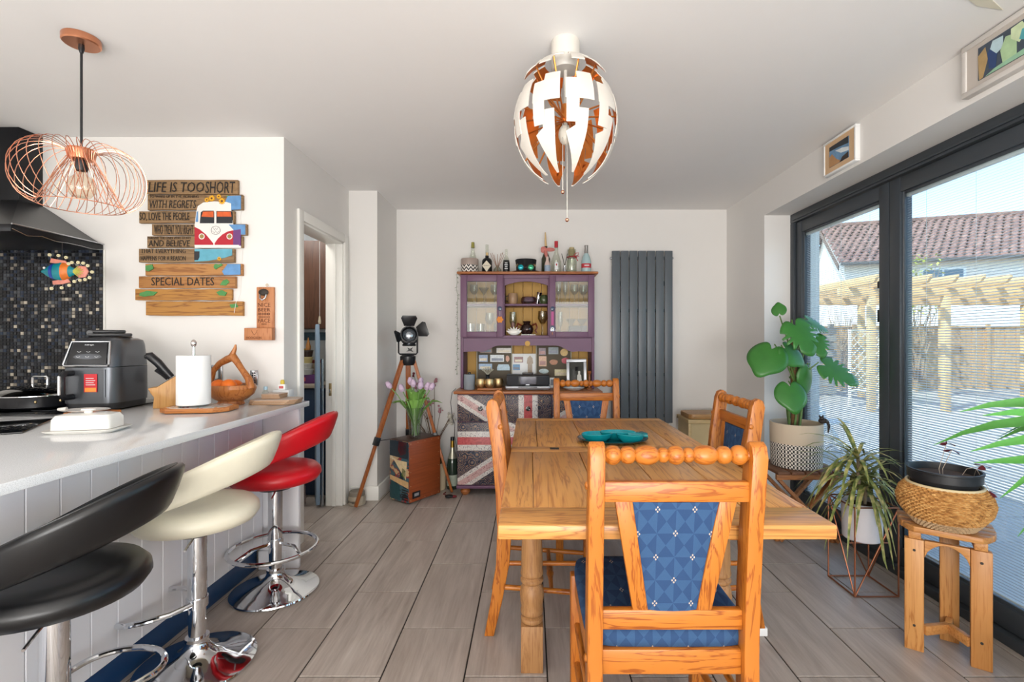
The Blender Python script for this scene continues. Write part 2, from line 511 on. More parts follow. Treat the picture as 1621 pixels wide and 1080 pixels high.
tbox('apron', AX0 - .012, AX0 + .012, AY0, AY1, TZ - .135, TZ - .039, M_oak[1])
tbox('apron', AX1 - .012, AX1 + .012, AY0, AY1, TZ - .135, TZ - .039, M_oak[1])
tbox('leaf_runner', .10, .13, TY0 + .12, AY0 - .013, TZ - .075, TZ - .039, M_oak[1])
tbox('leaf_runner', .60, .63, TY0 + .12, AY0 - .013, TZ - .075, TZ - .039, M_oak[1])
prof = [(0, .17), (.03, .17), (.042, .178), (.042, .192), (.030, .198), (.042, .207), (.043, .22), (.040, .23), (.043, .25), (.046, .275), (.042, .305), (.032, .318),
        (.043, .326), (.044, .336), (.033, .345), (.043, .352), (.043, .362), (.040, .375), (.041, .40), (.038, .50), (.034, .57), (.032, .585), (.043, .592), (.043, .603), (.034, .61), (.044, .618), (.044, .63), (0, .63)]
lg = None
for (x, y) in ((.005, 1.857), (.715, 1.857), (.005, 2.66), (.715, 2.66)):
    if lg is None:
        lg = G().lathe(prof, 28).box((-.041, -.041, 0), (.041, .041, .172)).box((-.041, -.041, .628), (.041, .041, TZ - .039)).build('leg', M_leg, tb, bev=.002, loc=(x - TC[0], y - TC[1], 0))
    else: dup_part(lg, (x - TC[0], y - TC[1], 0))

# ================================================================== chairs
def fabric():
    t = NT('blue_jacquard')
    x, y, z = t.sep(t.co())
    u = t.m_('DIVIDE', x, .045); w = t.m_('DIVIDE', t.m_('ADD', z, t.m_('MULTIPLY', y, .62)), .056)
    # large darker pinwheel blades on a diagonal grid
    a = t.m_('SUBTRACT', t.m_('FRACT', t.m_('MULTIPLY', t.m_('ADD', u, w), .5)), .5)
    b = t.m_('SUBTRACT', t.m_('FRACT', t.m_('MULTIPLY', t.m_('SUBTRACT', u, w), .5)), .5)
    pin = t.m_('GREATER_THAN', t.m_('MULTIPLY', t.m_('MULTIPLY', a, b), t.m_('SUBTRACT', t.m_('ABSOLUTE', a), t.m_('ABSOLUTE', b))), 0)
    col = t.mix(pin, '#3a587c', '#2f486d')
    # four-dot motif in the middle of each diamond
    da = t.m_('ABSOLUTE', t.m_('SUBTRACT', t.m_('ABSOLUTE', a), .045)); db = t.m_('ABSOLUTE', t.m_('SUBTRACT', t.m_('ABSOLUTE', b), .045))
    dot = t.m_('LESS_THAN', t.m_('ADD', t.m_('MULTIPLY', da, da), t.m_('MULTIPLY', db, db)), .0009)
    col = t.mix(dot, col, '#c9b7a4')
    fine = t.noise(t.map(t.co(), scale=(700, 700, 700)), 1, 1)
    col = t.mix(t.m_('MULTIPLY', fine, .35), col, '#263e60')
    t.base(col, .85, 0, .2)
    t.bump(fine, .2, .0008)
    return t.m
M_fab = fabric()
def make_chair(label):
    t = thing('dining_chair', label, 'chair', group='pine dining chairs')
    # rear posts: side outline in (y, z)
    def outline(o):
        c = [(-.262, 0), (-.232, .14), (-.205, .30), (-.197, .45), (-.205, .60), (-.222, .78), (-.247, .955)]
        hw = [.020, .024, .028, .031, .030, .029, .028]
        return [(y - w, z) for (y, z), w in zip(c, hw)] + [(-.247 - .020, .982), (-.247 - .002, .992), (-.247 + .018, .982)] + [(y + w, z) for (y, z), w in reversed(list(zip(c, hw)))]
    for sgn in (-1, 1):
        p = G().prism(outline(0), sgn*.193 - .019, sgn*.193 + .019, 'x').build('post', M_pine[2], t, bev=.004)
        for (yy, zz) in ((-.215, .875), (-.198, .435)):
            G().ell((sgn*.212, yy, zz), (.006, .011, .011), 12, 6).build('wood_plug', M_pine[0], p)
    # turned crest rail
    beads = [(0, -.178), (.014, -.178), (.014, -.172)]
    lens = [1, .9, 1.5, .6, 1, .6, 1.5, .9, 1]; rads = [.024, .022, .024, .0185, .0235, .0185, .024, .022, .024]
    a_ = -.172
    for i in range(9):
        L = .344*lens[i]/sum(lens); a = a_; a_ += L
        big = rads[i]
        for k in range(1, 7):
            beads.append((.0135 + (big - .0135)*math.sin(PI*k/7)**.7, a + L*k/7))
        beads.append((.0125, a + L))
    beads += [(.014, .178), (0, .178)]
    G().lathe(beads, 18, M=Matrix.Translation((0, -.243, .957)) @ Matrix.Rotation(R(90), 4, 'Y')).build('crest_rail', M_pine[0], t, ang=60)
    def lean(z): return -.197 - (z - .45)*.085 - max(0, z - .7)*.06
    def rail(name, z0, z1, th=.022):
        G().box((-.176, lean((z0+z1)/2) - th/2, z0), (.176, lean((z0+z1)/2) + th/2, z1)).build(name, M_pine[0], t, bev=.004)
    rail('back_rail', .845, .895); rail('back_rail', .515, .565)
    for sgn in (-1, 1):
        poly = [(sgn*.105, .846), (sgn*.148, .846), (sgn*.098, .564), (sgn*.060, .564)]
        g = G(); vs = []
        for dy in (-.009, .009):
            vs += [(x, lean(z) + dy, z) for x, z in poly]
        g.add(vs, [(0,1,2,3),(7,6,5,4),(0,4,5,1),(1,5,6,2),(2,6,7,3),(3,7,4,0)]).build('splat', M_pine[2], t, bev=.003)
    g = G(); rows = []
    for k in range(9):
        z = .5655 + (.845 - .5655)*k/8; hw = .062 + (.106 - .062)*k/8
        rows.append([Vector((hw*math.cos(a)*1.0 if False else x, y, z)) for x, y in
                     [(-hw, lean(z) - .006), (-hw*.6, lean(z) - .0125), (0, lean(z) - .0145), (hw*.6, lean(z) - .0125), (hw, lean(z) - .006),
                      (hw, lean(z) + .006), (hw*.6, lean(z) + .0145), (0, lean(z) + .018), (-hw*.6, lean(z) + .0145), (-hw, lean(z) + .006)]])
    g.ring(rows).build('back_panel', M_fab, t)
    # seat frame
    B('seat_rail', (-.175, -.209, .40), (.175, -.187, .462), M_pine[0], t, bev=.003)
    B('seat_rail', (-.180, .186, .40), (.180, .208, .462), M_pine[0], t, bev=.003)
    for sgn in (-1, 1):
        B('seat_rail', (sgn*.196 - .011, -.168, .40), (sgn*.196 + .011, .186, .462), M_pine[1], t, bev=.003)
        G().box((-.021, -.021, .0), (.021, .021, .462)).build('leg', M_pine[2], t, bev=.006, loc=(sgn*.199, .197, 0))
        G().cyl((sgn*.197, -.20, .20), (sgn*.199, .19, .17), .011, n=12).build('stretcher', M_pine[1], t)
        G().cyl((sgn*.197, -.20, .30), (sgn*.199, .19, .30), .010, n=12).build('stretcher', M_pine[1], t)
    G().lathe([(0, -.197), (.009, -.197), (.010, -.10), (.013, -.06), (.017, -.045), (.013, -.03), (.016, 0), (.013, .03), (.017, .045), (.013, .06), (.010, .10), (.009, .197), (0, .197)], 14,
              M=Matrix.Translation((0, 0, .185)) @ Matrix.Rotation(R(90), 4, 'Y')).build('stretcher', M_pine[0], t)
    G().rbox((0, .010, .486), (.425, .425, .062), 7, 36, 10).build('seat', M_fab, t, ang=80)
    return t
c0 = make_chair('pine dining chair with blue patterned panel, back turned towards the bare table end')
c0.location = (.352, 1.432, 0)
c1 = cp(c0, None, (.088, 2.255, 0), R(-90), 'pine dining chair at the table side facing the patio doors')
c2 = cp(c0, None, (.705, 2.255, 0), R(90), 'pine dining chair at the table side nearest the patio doors')
c3 = cp(c0, None, (.362, 2.955, 0), R(180), 'pine dining chair at the table end before the dresser')
B('felt_foot', (-.213, -.285, .0), (-.173, -.236, .035), M_white, c2, bev=.004)

# teal dish on the table
M_teal = plain('teal_glaze', '#0e8f98', .1, var=.35, vs=22)
M_teal_d = plain('dark_teal_glaze', '#0b4a52', .12, var=.3)
d = thing('serving_dish', 'glossy teal lobed serving dish on the dining table', 'dish', (.385, 2.30, TZ))
G().lathe([(0, .001), (.10, .001), (.128, .006), (.155, .018), (.157, .022), (.15, .0215), (.12, .011), (.09, .007), (0, .007)], 40, sx=1.06, sy=.78).build('plate', M_teal_d, d)
def bowl(nm, cx, cy, a, b, rz, h=.034):
    M = Matrix.Translation((cx, cy, .0075)) @ Matrix.Rotation(rz, 4, 'Z')
    G().lathe([(0, 0), (.6, 0), (.9, h*.5), (1, h), (.96, h + .003), (.9, h), (.8, h*.55), (.55, .006), (0, .005)], 32, M=M, sx=a, sy=b).build(nm, M_teal, d)
bowl('bowl', -.075, -.012, .075, .055, .25)
bowl('bowl', .03, .035, .085, .042, -.05)
bowl('bowl', .075, -.035, .065, .04, -.4)
g = G().prism([(.07, -.01), (.155, -.05), (.165, .0), (.150, .045), (.075, .02)], .030, .042, 'z')
g.build('tail_rim', M_teal, d, bev=.003)

# ================================================================== bar stools
def leather(n, col): return plain(n, col, .34, var=.04, vs=30, bump=.08, bs=420)
def make_stool(label, mat, loc, rz, rest, full):
    t = thing('bar_stool', label, 'stool', loc, rz, 'leather bar stools along the peninsula')
    ZS = .535
    G().lathe([(0, 0), (.150, 0), (.190, .014), (.206, .038), (.203, .060), (.185, .080), (.14, .090), (.06, .092), (0, .092)], 40, c=(0, 0, ZS), sx=1.03, sy=1.0).build('seat', mat, t, ang=80)
    # wrap-around backrest, highest behind the sitter (+x)
    rows = []; n = 44
    for i in range(n + 1):
        u = -1 + 2*i/n
        ph = u * R(150)
        k = (1 + math.cos(ph))/2
        rad = .196 + .018*k
        cx, cy = .022 + rad*math.cos(ph)*1.06, rad*math.sin(ph)*1.03
        zb = ZS + .052 + .150*k
        hgt = .055 + .085*k**.8
        th = .021 + .006*k
        endt = min(1, (1 - abs(u))/.05); sc = .25 + .75*math.sqrt(max(0, 1 - (1 - endt)**2))
        zc = zb + hgt/2; hh = hgt/2*sc; tt = th*sc
        out = Vector((math.cos(ph), math.sin(ph), 0))
        row = []
        for q in range(14):
            a = 2*PI*q/14
            ca, sa = math.cos(a), math.sin(a)
            rr = math.copysign(abs(ca)**.55, ca)*tt; zz = math.copysign(abs(sa)**.55, sa)*hh
            row.append(Vector((cx, cy, zc)) + out*(rr + zz*.35*k) + Vector((0, 0, zz)))
        rows.append(row)
    G().ring(rows).build('backrest', mat, t, ang=80)
    pts = [(rows[i][3] + rows[i][4])*.5 + Vector((0, 0, .0005)) for i in range(1, n)]
    G().tube(pts, .0016, 5).build('seam', mat, t)
    G().lathe([(0, 0), (.080, 0), (.085, .02), (.06, .028), (0, .028)], 24, c=(0, 0, ZS - .026)).build('seat_plate', M_black, t)
    G().lathe([(0, .255), (.0315, .255), (.0325, .262), (.0325, ZS - .03), (0, ZS - .03)], 28).build('gas_sleeve', M_chrome, t)
    G().lathe([(0, .06), (.029, .06), (.029, .262), (0, .262)], 24).build('column', M_chrome, t)
    G().lathe([(0, .0), (.196, 0), (.202, .006), (.200, .012), (.185, .017), (.14, .026), (.095, .039), (.062, .055), (.045, .075), (.038, .092), (.036, .108), (0, .108)], 56).build('base', M_chrome, t)
    G().lathe([(.0, 0), (.040, 0), (.040, .012), (0, .012)], 24, c=(0, 0, .10)).build('collar', M_chrome, t)
    G().lathe([(.0, 0), (.037, 0), (.037, .035), (0, .035)], 24, c=(0, 0, .225)).build('footrest_clamp', M_chrome, t)
    g = G()
    if full:
        g.tube([(.045*math.cos(rest) + .195*math.cos(a), .045*math.sin(rest) + .195*math.sin(a), .232) for a in (2*PI*k/40 for k in range(40))], .0095, 10, closed=True)
        for s in (.9, -.9): g.tube([(0, 0, .240), (.12*math.cos(rest + s), .12*math.sin(rest + s), .238), (.045*math.cos(rest) + .19*math.cos(rest + s*.9), .045*math.sin(rest) + .19*math.sin(rest + s*.9), .232)], .008, 8)
    else:
        L = [(.02, -.10, .245), (.12, -.125, .24)] + [(.17 + .105*math.cos(a), .13*math.sin(a), .236) for a in (-PI/2 + PI*k/16 for k in range(17))] + [(.12, .125, .24), (.02, .10, .245)]
        L = [(0, -.025, .245), (.05, -.09, .243)] + L[1:-1] + [(.05, .09, .243), (0, .025, .245)]
        M = Matrix.Rotation(rest, 4, 'Z')
        g.tube([M @ Vector(p) for p in L], .0095, 10)
    g.build('footrest', M_chrome, t)
    G().tube([(.02, -.03, ZS - .012), (.05, -.16, ZS - .014), (.055, -.20, ZS - .022)], .004, 8).build('lift_lever', M_chrome, t)
    return t
make_stool('red leather bar stool with chrome trumpet base', leather('red_leather', '#c80d1c'), (-1.262, 2.42, 0), R(8), R(-80), True)
make_stool('cream leather bar stool with chrome trumpet base', leather('cream_leather', '#e6dfc8'), (-1.27, 1.865, 0), R(9), R(180), False)
make_stool('black leather bar stool with chrome column', leather('black_leather', '#0b0c0e'), (-1.283, 1.32, 0), R(14), R(68), False)

# ================================================================== ceiling lamps
def orb_lamp():
    t = thing('pendant_lamp', 'round white ceiling lamp of jagged petals with copper insides', 'lamp', (.136, 1.91, CZ))
    M_sh = plain('white_lamp_shell', '#d9d3c9', .35, var=.01)
    M_ci = plain('copper_lining', '#d98a45', .3, .85, var=.08)
    G().lathe([(0, 0), (.054, 0), (.056, -.004), (.056, -.10), (.050, -.112), (0, -.112)], 36).build('ceiling_cap', M_sh, t)
    zc = -.326
    G().cyl((0, 0, -.11), (0, 0, zc - .07), .007, n=10).build('spine', M_sh, t)
    G().lathe([(0, .05), (.018, .05), (.02, .02), (.02, -.02), (0, -.02)], 16, c=(0, 0, zc + .03)).build('bulb_holder', M_ci, t)
    G().ell((0, 0, zc - .035), (.028, .028, .04), 16, 10).build('bulb', plain('frosted_bulb', '#fbf3e4', .3), t)
    def panel(lon0, dlon, lat0, lat1, kind, rad, dz=0):
        NU, NV = 8, 12
        def wid(v):       # v 0 bottom .. 1 top ; returns (a, b) span in units of dlon
            if kind == 'mid':
                if v > .80: return (.40, 1)
                if v > .40: return (0, 1)
                return (.03, .46)
            if kind == 'low':
                if v > .70: return (.50, 1)
                return (.10 + (.70 - v)*.80, 1 - (.70 - v)*.22)
            if v > .5: return (.0, 1)
            return (.05, .55)
        vs, fs = [], []
        for j in range(NV):
            v0, v1 = j/NV, (j + 1)/NV
            a, b = wid((v0 + v1)/2)
            if kind == 'low': a0, b0 = wid(v0 + .001); a1, b1 = wid(v1 - .001)
            else: a0, b0, a1, b1 = a, b, a, b
            row = len(vs)
            for (v, aa, bb) in ((v0, a0, b0), (v1, a1, b1)):
                for i in range(NU + 1):
                    lo = lon0 + dlon*(aa + (bb - aa)*i/NU); la = lat0 + (lat1 - lat0)*v
                    vs.append((rad*math.cos(la)*math.cos(lo), rad*math.cos(la)*math.sin(lo), zc + dz + rad*math.sin(la)*(1.0 if dz else 1.17)))
            for i in range(NU): fs.append((row + i, row + i + 1, row + NU + 2 + i, row + NU + 1 + i))
        # outer skin and copper inner skin with a little thickness
        me = bpy.data.meshes.new('petal')
        nv = len(vs); k = .985
        inner = [(x*k, y*k, zc + (z - zc)*k) for x, y, z in vs]
        me.from_pydata(vs + inner, [], fs + [tuple(nv + q for q in reversed(f)) for f in fs])
        me.materials.append(M_sh); me.materials.append(M_ci)
        for q, p in enumerate(me.polygons): p.material_index = 0 if q < len(fs) else 1
        bm = bmesh.new(); bm.from_mesh(me)
        def key(v): return (round(v.co.x, 5), round(v.co.y, 5), round(v.co.z, 5))
        bmesh.ops.remove_doubles(bm, verts=bm.verts, dist=1e-5)
        be = [e for e in bm.edges if len(e.link_faces) == 1]
        outer = {}
        pairs = {}
        for v in bm.verts:
            pairs[(round(v.co.x, 4), round(v.co.y, 4), round(v.co.z, 4))] = v
        for e in be:
            a, b = e.verts
            if (a.co - Vector((0, 0, zc))).length < rad*.995 and kind != 'x':
                pass
            fa = pairs.get(tuple(round(c, 4) for c in (a.co.x*k, a.co.y*k, zc + (a.co.z - zc)*k)))
            fb = pairs.get(tuple(round(c, 4) for c in (b.co.x*k, b.co.y*k, zc + (b.co.z - zc)*k)))
            if fa and fb and fa != a:
                try:
                    f = bm.faces.new((a, b, fb, fa)); f.material_index = 0
                except ValueError: pass
        bm.to_mesh(me); bm.free()
        me.shade_smooth(); me.set_sharp_from_angle(angle=R(40))
        o = bpy.data.objects.new('petal', me); COL.objects.link(o); o.parent = t
        lm = lon0 + dlon*.5; la = (lat0 + lat1)/2
        e = Vector((rad*.97*math.cos(la)*math.cos(lm), rad*.97*math.cos(la)*math.sin(lm), zc + dz + rad*.97*math.sin(la)*(1.0 if dz else 1.15)))
        G().tube([(0, 0, zc + .02), Vector((e.x*.5, e.y*.5, zc + .02 + (e.z - zc)*.35)), e], .0035, 6).build('arm', M_ci, t)
    N = 10
    for k in range(N):
        if k < 8: panel(R(-88) + 2*PI*k/8, 2*PI/8*.80, R(36), R(66), 'top', .200, .058)
        panel(R(-94) + 2*PI*k/N, 2*PI/N*.84, R(-17), R(30), 'mid', .203)
        panel(R(-97) + 2*PI*k/N, 2*PI/N*.76, R(-64), R(-5), 'low', .200)
    for x, y, L in ((-.012, -.02, .585), (.004, -.03, .695)):
        c = G().cyl((x, y, zc), (x, y, -L), .0014, n=6).build('pull_cord', M_sh, t)
        G().ell((x, y, -L - .006), .0075, 14, 8).build('pull_knob', M_copper, c)
orb_lamp()

def wire_lamp():
    t = thing('wire_pendant_lamp', 'copper wire pendant lamp on a black cord above the worktop', 'lamp', (-1.725, 1.88, CZ))
    M_rose = plain('satin_copper', '#d9936f', .3, .9, var=.04)
    G().lathe([(0, 0), (.058, 0), (.060, -.004), (.060, -.024), (.056, -.028), (0, -.028)], 36).build('ceiling_rose', M_rose, t)
    G().lathe([(0, -.028), (.009, -.028), (.010, -.045), (.006, -.06), (0, -.06)], 14).build('cord_grip', M_black, t)
    G().cyl((0, 0, -.05), (0, 0, -.435), .0042, n=8).build('cord', M_black, t)
    zc = -.525
    G().lathe([(0, .095), (.042, .095), (.044, .09), (.036, .055), (.030, .052), (0, .052)], 28, c=(0, 0, zc)).build('collar', M_rose, t)
    G().lathe([(0, .055), (.020, .055), (.021, .02), (.018, .012), (0, .012)], 20, c=(0, 0, zc)).build('bulb_holder', M_black, t)
    G().lathe([(.012, .014), (.016, .0), (.034, -.02), (.044, -.045), (.042, -.068), (.028, -.088), (.0, -.095)], 24, c=(0, 0, zc)).build('bulb', glass('bulb_glass', '#fff6ea', .1, .6), t)
    prof = [(.046, .088), (.085, .104), (.13, .100), (.170, .075), (.193, .035), (.200, -.005), (.196, -.050), (.178, -.090), (.156, -.112), (.132, -.124)]
    inn = [(.132, -.124), (.108, -.078), (.082, -.024), (.060, .018), (.046, .045), (.040, .060), (.046, .088)]
    def fine(p, n):
        out = []
        for i in range(n + 1):
            x = i/n*(len(p) - 1); a = min(int(x), len(p) - 2); f = x - a
            q = [p[max(a - 1, 0)], p[a], p[a + 1], p[min(a + 2, len(p) - 1)]]
            out.append(tuple(.5*((2*q[1][j]) + (q[2][j] - q[0][j])*f + (2*q[0][j] - 5*q[1][j] + 4*q[2][j] - q[3][j])*f*f + (3*q[1][j] - q[0][j] - 3*q[2][j] + q[3][j])*f**3) for j in (0, 1)))
        return out
    N = 30
    g = G(); g2 = G()
    P, Q = fine(prof, 16), fine(inn, 10)
    for k in range(N):
        a0 = 2*PI*k/N
        tw = .55
        g.tube([(r*math.cos(a0 + tw*i/16), r*math.sin(a0 + tw*i/16), zc + z) for i, (r, z) in enumerate(P)], .0013, 5)
        g2.tube([(r*math.cos(a0 + tw - .45*i/10), r*math.sin(a0 + tw - .45*i/10), zc + z) for i, (r, z) in enumerate(Q)], .0013, 5)
    g.build('wire_cage', M_copper, t); g2.build('inner_wire_cone', M_copper, t)
    G().tube([(.132*math.cos(a), .132*math.sin(a), zc - .124) for a in (2*PI*k/48 for k in range(48))], .0018, 6, closed=True).build('bottom_ring', M_copper, t)
wire_lamp()
# ================================================================== kitchen
def quartz():
    t = NT('white_quartz')
    v = t.co()
    n = t.noise(v, 400, 2, .7)
    c = t.ramp(n, [(.3, '#b9bbbd'), (.45, '#d9dadb'), (.6, '#e6e7e8')])
    t.base(c, .10, 0, .6)
    return t.m
M_quartz = quartz()
WX, WZ = -1.235, .90
wt = thing('worktop', 'glossy white speckled stone worktop along the peninsula', 'worktop', (WX, 2.62, WZ))
G().prism([(-1.05, -2.45), (0, -2.45), (0, .112), (-.008, .12), (-.17, .12), (-.17, .176), (-2.1, .176), (-2.1, -.5), (-1.05, -.5)], -.028, 0, 'z').build('slab', M_quartz, wt, bev=.002)
M_board = plain('white_painted_board', '#f0eff2', .42, var=.015)
M_navy = plain('navy_plinth', '#123f6b', .4, var=.05)
pc = thing('peninsula_cabinet', 'white panelled peninsula with navy plinth under the worktop', 'cabinet', (-1.45, 1.4, 0))
B('carcass', (-.83, -1.15, .12), (-.022, 1.255, WZ - .029), M_board, pc, bev=0)
B('carcass', (-1.85, .79, .12), (-.832, 1.255, WZ - .029), M_board, pc, bev=0)
y = -1.15; bd = None
while y < 1.21:
    L = min(.105, 1.252 - y)
    if bd is None: bd = G().box((-.020, .0006, .125), (0, .1044, WZ - .029)).build('panel_board', M_board, pc, bev=.0025, seg=1, loc=(0, y, 0))
    elif L > .1: dup_part(bd, (0, y, 0))
    else: G().box((-.020, y + .0015, .125), (0, y + L - .001, WZ - .029)).build('panel_board', M_board, pc, bev=.004, seg=1)
    y += .105
B('plinth', (-.80, -1.15, 0), (-.035, 1.255, .118), M_navy, pc)
B('end_panel', (-.020, 1.257, 0), (.190, 1.282, WZ - .029), M_board, pc)
B('foot_block', (-.018, 1.237, 0), (.125, 1.256, .10), M_board, pc, bev=.004)

# mosaic splashback
def mosaic():
    t = NT('mosaic_glass_tiles')
    s = .0195
    x, y, z = t.sep(t.co())
    cx = t.m_('FLOOR', t.m_('DIVIDE', x, s)); cz = t.m_('FLOOR', t.m_('DIVIDE', z, s))
    w = t.node('TexWhiteNoise', noise_dimensions='3D'); t.put(w.inputs['Vector'], t.comb(cx, cz, 1.0))
    c = t.ramp(w.outputs['Value'], [(0, '#101218'), (.25, '#20242c'), (.42, '#2c3546'), (.56, '#14161a'), (.70, '#4a4d52'), (.80, '#23262e'), (.9, '#8b8378'), (.965, '#c2b8a6')], 'CONSTANT')
    t.base(c, .12, 0, .7)
    return t.m
X0, X1 = -3.1, PX(163, YK - .01)
sp = struct(B('wall_splashback', (X0, YK - .008, WZ + .001), (X1, YK, 1.756), plain('mosaic_grout', '#2a2a2c', .8), bev=0))
g = G(); s = .0195
i = math.floor(X0/s) + 1
while i*s + s < X1:
    j = math.ceil(WZ/s)
    while j*s + s < 1.756:
        x, z = i*s, j*s
        a, b, h = .0014, s - .0014, .003
        g.add([(x+a, YK-.0085, z+a), (x+b, YK-.0085, z+a), (x+b, YK-.0085, z+b), (x+a, YK-.0085, z+b), (x+a+.001, YK-.0085-h, z+a+.001), (x+b-.001, YK-.0085-h, z+a+.001), (x+b-.001, YK-.0085-h, z+b-.001), (x+a+.001, YK-.0085-h, z+b-.001)],
              [(4,5,6,7),(0,1,5,4),(1,2,6,5),(2,3,7,6),(3,0,4,7)])
        j += 1
    i += 1
tag(g.build('mosaic_tiles', mosaic(), sp, smooth=False), kind='stuff')
struct(B('trim_1', (X1, YK - .010, WZ), (X1 + .008, YK, 1.756), M_trim, bev=.002))

# cooker hood
M_hood = plain('black_hood_metal', '#15161a', .3, .4, var=.05)
hd = thing('cooker_hood', 'black chimney cooker hood on the kitchen wall', 'cooker hood', (-2.89, YK, 1.75))
HX0, HX1, HY = -.45, .45, -.50
G().box((HX0, HY, 0), (HX1, -.002, .035)).build('rim', M_hood, hd, bev=.003)
a = [(HX0 + .01, HY + .01, .0355), (HX1 - .01, HY + .01, .0355), (HX1 - .01, -.002, .0355), (HX0 + .01, -.002, .0355)]
b = [(-.11, -.14, .25), (.11, -.14, .25), (.11, -.002, .25), (-.11, -.002, .25)]
G().ring([[Vector(p) for p in a], [Vector(p) for p in b]]).build('canopy', M_hood, hd, smooth=False)
B('chimney', (-.105, -.135, .251), (.105, -.002, CZ - 1.751), M_hood, hd)
G().tube([(HX1 + .004, HY, .036), (HX1 + .004, -.004, .036)], .004, 6).build('steel_edge', M_steel, hd)
G().tube([(HX1 + .007, HY + k*.07, .012 - .02*abs(math.sin(k*1.4))) for k in range(8)], .0015, 5).build('light_wire', M_steel, hd)

# hob and pan
M_hobglass = plain('black_ceramic_glass', '#0b0c0f', .05, var=.02)
hb = thing('hob', 'black glass hob set on the worktop below the hood', 'hob', (-2.40, 2.44, WZ))
B('glass_top', (-.62, -.27, .0005), (.385, .27, .008), M_hobglass, hb, bev=.003)
for (x, y, r) in ((-.2, -.1, .09), (-.2, .13, .07), (.2, .12, .08), (.1, -.1, .06)):
    G().tube([(x + r*math.cos(a), y + r*math.sin(a), .0082) for a in (2*PI*k/40 for k in range(40))], .0009, 4, closed=True).build('zone_ring', plain('hob_print', '#6a6c70', .3), hb)
pn = thing('frying_pan', 'black lidded pan standing on the hob', 'pan', (-2.405, 2.40, WZ + .0095)); pn.scale = (1.08, 1.08, 1.15)
G().lathe([(0, 0), (.125, 0), (.148, .012), (.155, .055), (.151, .055), (.143, .014), (.12, .004), (0, .004)], 40).build('body', M_black, pn)
ld = G().lathe([(.157, .055), (.159, .060), (.15, .066), (.11, .082), (.06, .093), (0, .097), (0, .093), (.06, .089), (.11, .078), (.15, .061)], 40).build('lid', glass('smoked_lid_glass', '#8c857a', .22, .7), pn)
G().tube([(.158*math.cos(a), .158*math.sin(a), .058) for a in (2*PI*k/48 for k in range(48))], .003, 6, closed=True).build('lid_rim', M_chrome, ld)
G().tube([(-.034, 0, .095), (-.034, 0, .125), (-.028, 0, .131), (.028, 0, .131), (.034, 0, .125), (.034, 0, .095)], .004, 8).build('lid_handle', M_chrome, ld)
G().bar((-.15, -.02, .04), (-.33, -.10, .065), .024, .014).build('handle', M_black, pn, bev=.004)
for a in (-50, -20): G().ell((.153*math.cos(R(a)), .153*math.sin(R(a)), .035), (.005, .005, .007), 8, 6).build('rivet', M_brass, pn)
bw = thing('pan_lid_rest', 'dark pan with red rim behind the lidded pan', 'pan', (-2.72, 2.56, WZ + .0085))
G().lathe([(0, 0), (.10, 0), (.125, .05), (.121, .05), (.097, .005), (0, .005)], 32).build('body', plain('dark_red_enamel', '#3b0f12', .25), bw)
G().tube([(.123*math.cos(a), .123*math.sin(a), .05) for a in (2*PI*k/32 for k in range(32))], .004, 6, closed=True).build('rim', M_black, bw)

ws = B('glass_worktop_saver', (-.42, -.36, 0), (0, 0, .006), M_hobglass, bev=.002)
ws.location = (-2.018, 2.075, WZ + .0008); ws.rotation_euler = (0, 0, R(31))
tag(ws, 'black glass board lying flat on the white worktop', 'worktop board')

# air fryer
M_gun = plain('gunmetal_paint', '#55585d', .28, .55, var=.04)
af = thing('air_fryer', 'grey air fryer with red sticker standing on the hob', 'air fryer', (-2.105, 2.44, WZ + .0085), R(6))
def sring(hx, hy, z, e=4.5, n=44, cy=0):
    def pw(x, k): return math.copysign(abs(x)**k, x)
    return [Vector((hx*pw(math.cos(2*PI*k/n), 2/e), cy + hy*pw(math.sin(2*PI*k/n), 2/e), z)) for k in range(n)]
G().ring([sring(.118, .132, 0), sring(.120, .134, .02), sring(.120, .134, .03)]).build('foot', M_black, af)
G().ring([sring(.124, .138, .030), sring(.125, .139, .06), sring(.124, .138, .20)]).build('body', M_gun, af)
G().ring([sring(.1235, .1375, .203), sring(.121, .134, .25, cy=.001), sring(.112, .121, .31, cy=.012), sring(.104, .112, .330, cy=.018), sring(.085, .09, .340, cy=.02)]).build('top_cover', M_gun, af)
G().ring([sring(.070, .075, .3405, cy=.02), sring(.066, .07, .348, cy=.02)]).build('top_vent', M_black, af)
cpn = G().add([(-.088, -.141, .215), (.088, -.141, .215), (.075, -.112, .318), (-.075, -.112, .318), (-.088, -.10, .215), (.088, -.10, .215), (.075, -.075, .318), (-.075, -.075, .318)],
        [(0,1,2,3),(7,6,5,4),(0,4,5,1),(1,5,6,2),(2,6,7,3),(3,7,4,0)]).build('control_panel', M_black, af, bev=.006)
pf = [(-.095, -.139, .208), (.095, -.139, .208), (.098, -.138, .216), (.083, -.107, .322), (-.083, -.107, .322), (-.098, -.138, .216)]
G().tube(pf, .0055, 8, closed=True).build('panel_trim', M_steel, af)
M_print = plain('white_print', '#d6d8da', .5)
for r in range(2):
    for q in range(3):
        x = -.04 + .04*q; z = .252 + .024*r; yy = -.1415 + (z - .215)*.282
        G().tube([(x - .008, yy - .0012, z), (x, yy - .0012, z - .004), (x + .008, yy - .0012, z)], .0011, 5).build('panel_mark', M_print, af)
text('NINJA', .04, .008, (0, -.1175, .306), M_print, af, 'lettering')
G().ring([sring(.082, .004, .06), sring(.082, .004, .19)]).build('drawer_front', M_gun, af, loc=(0, -.138, 0))
h = G().tube([(-.058, -.14, .175), (-.058, -.185, .175), (-.058, -.2, .16), (-.058, -.2, .085), (-.058, -.188, .065), (-.058, -.14, .065)], .014, 10).build('handle', M_black, af)
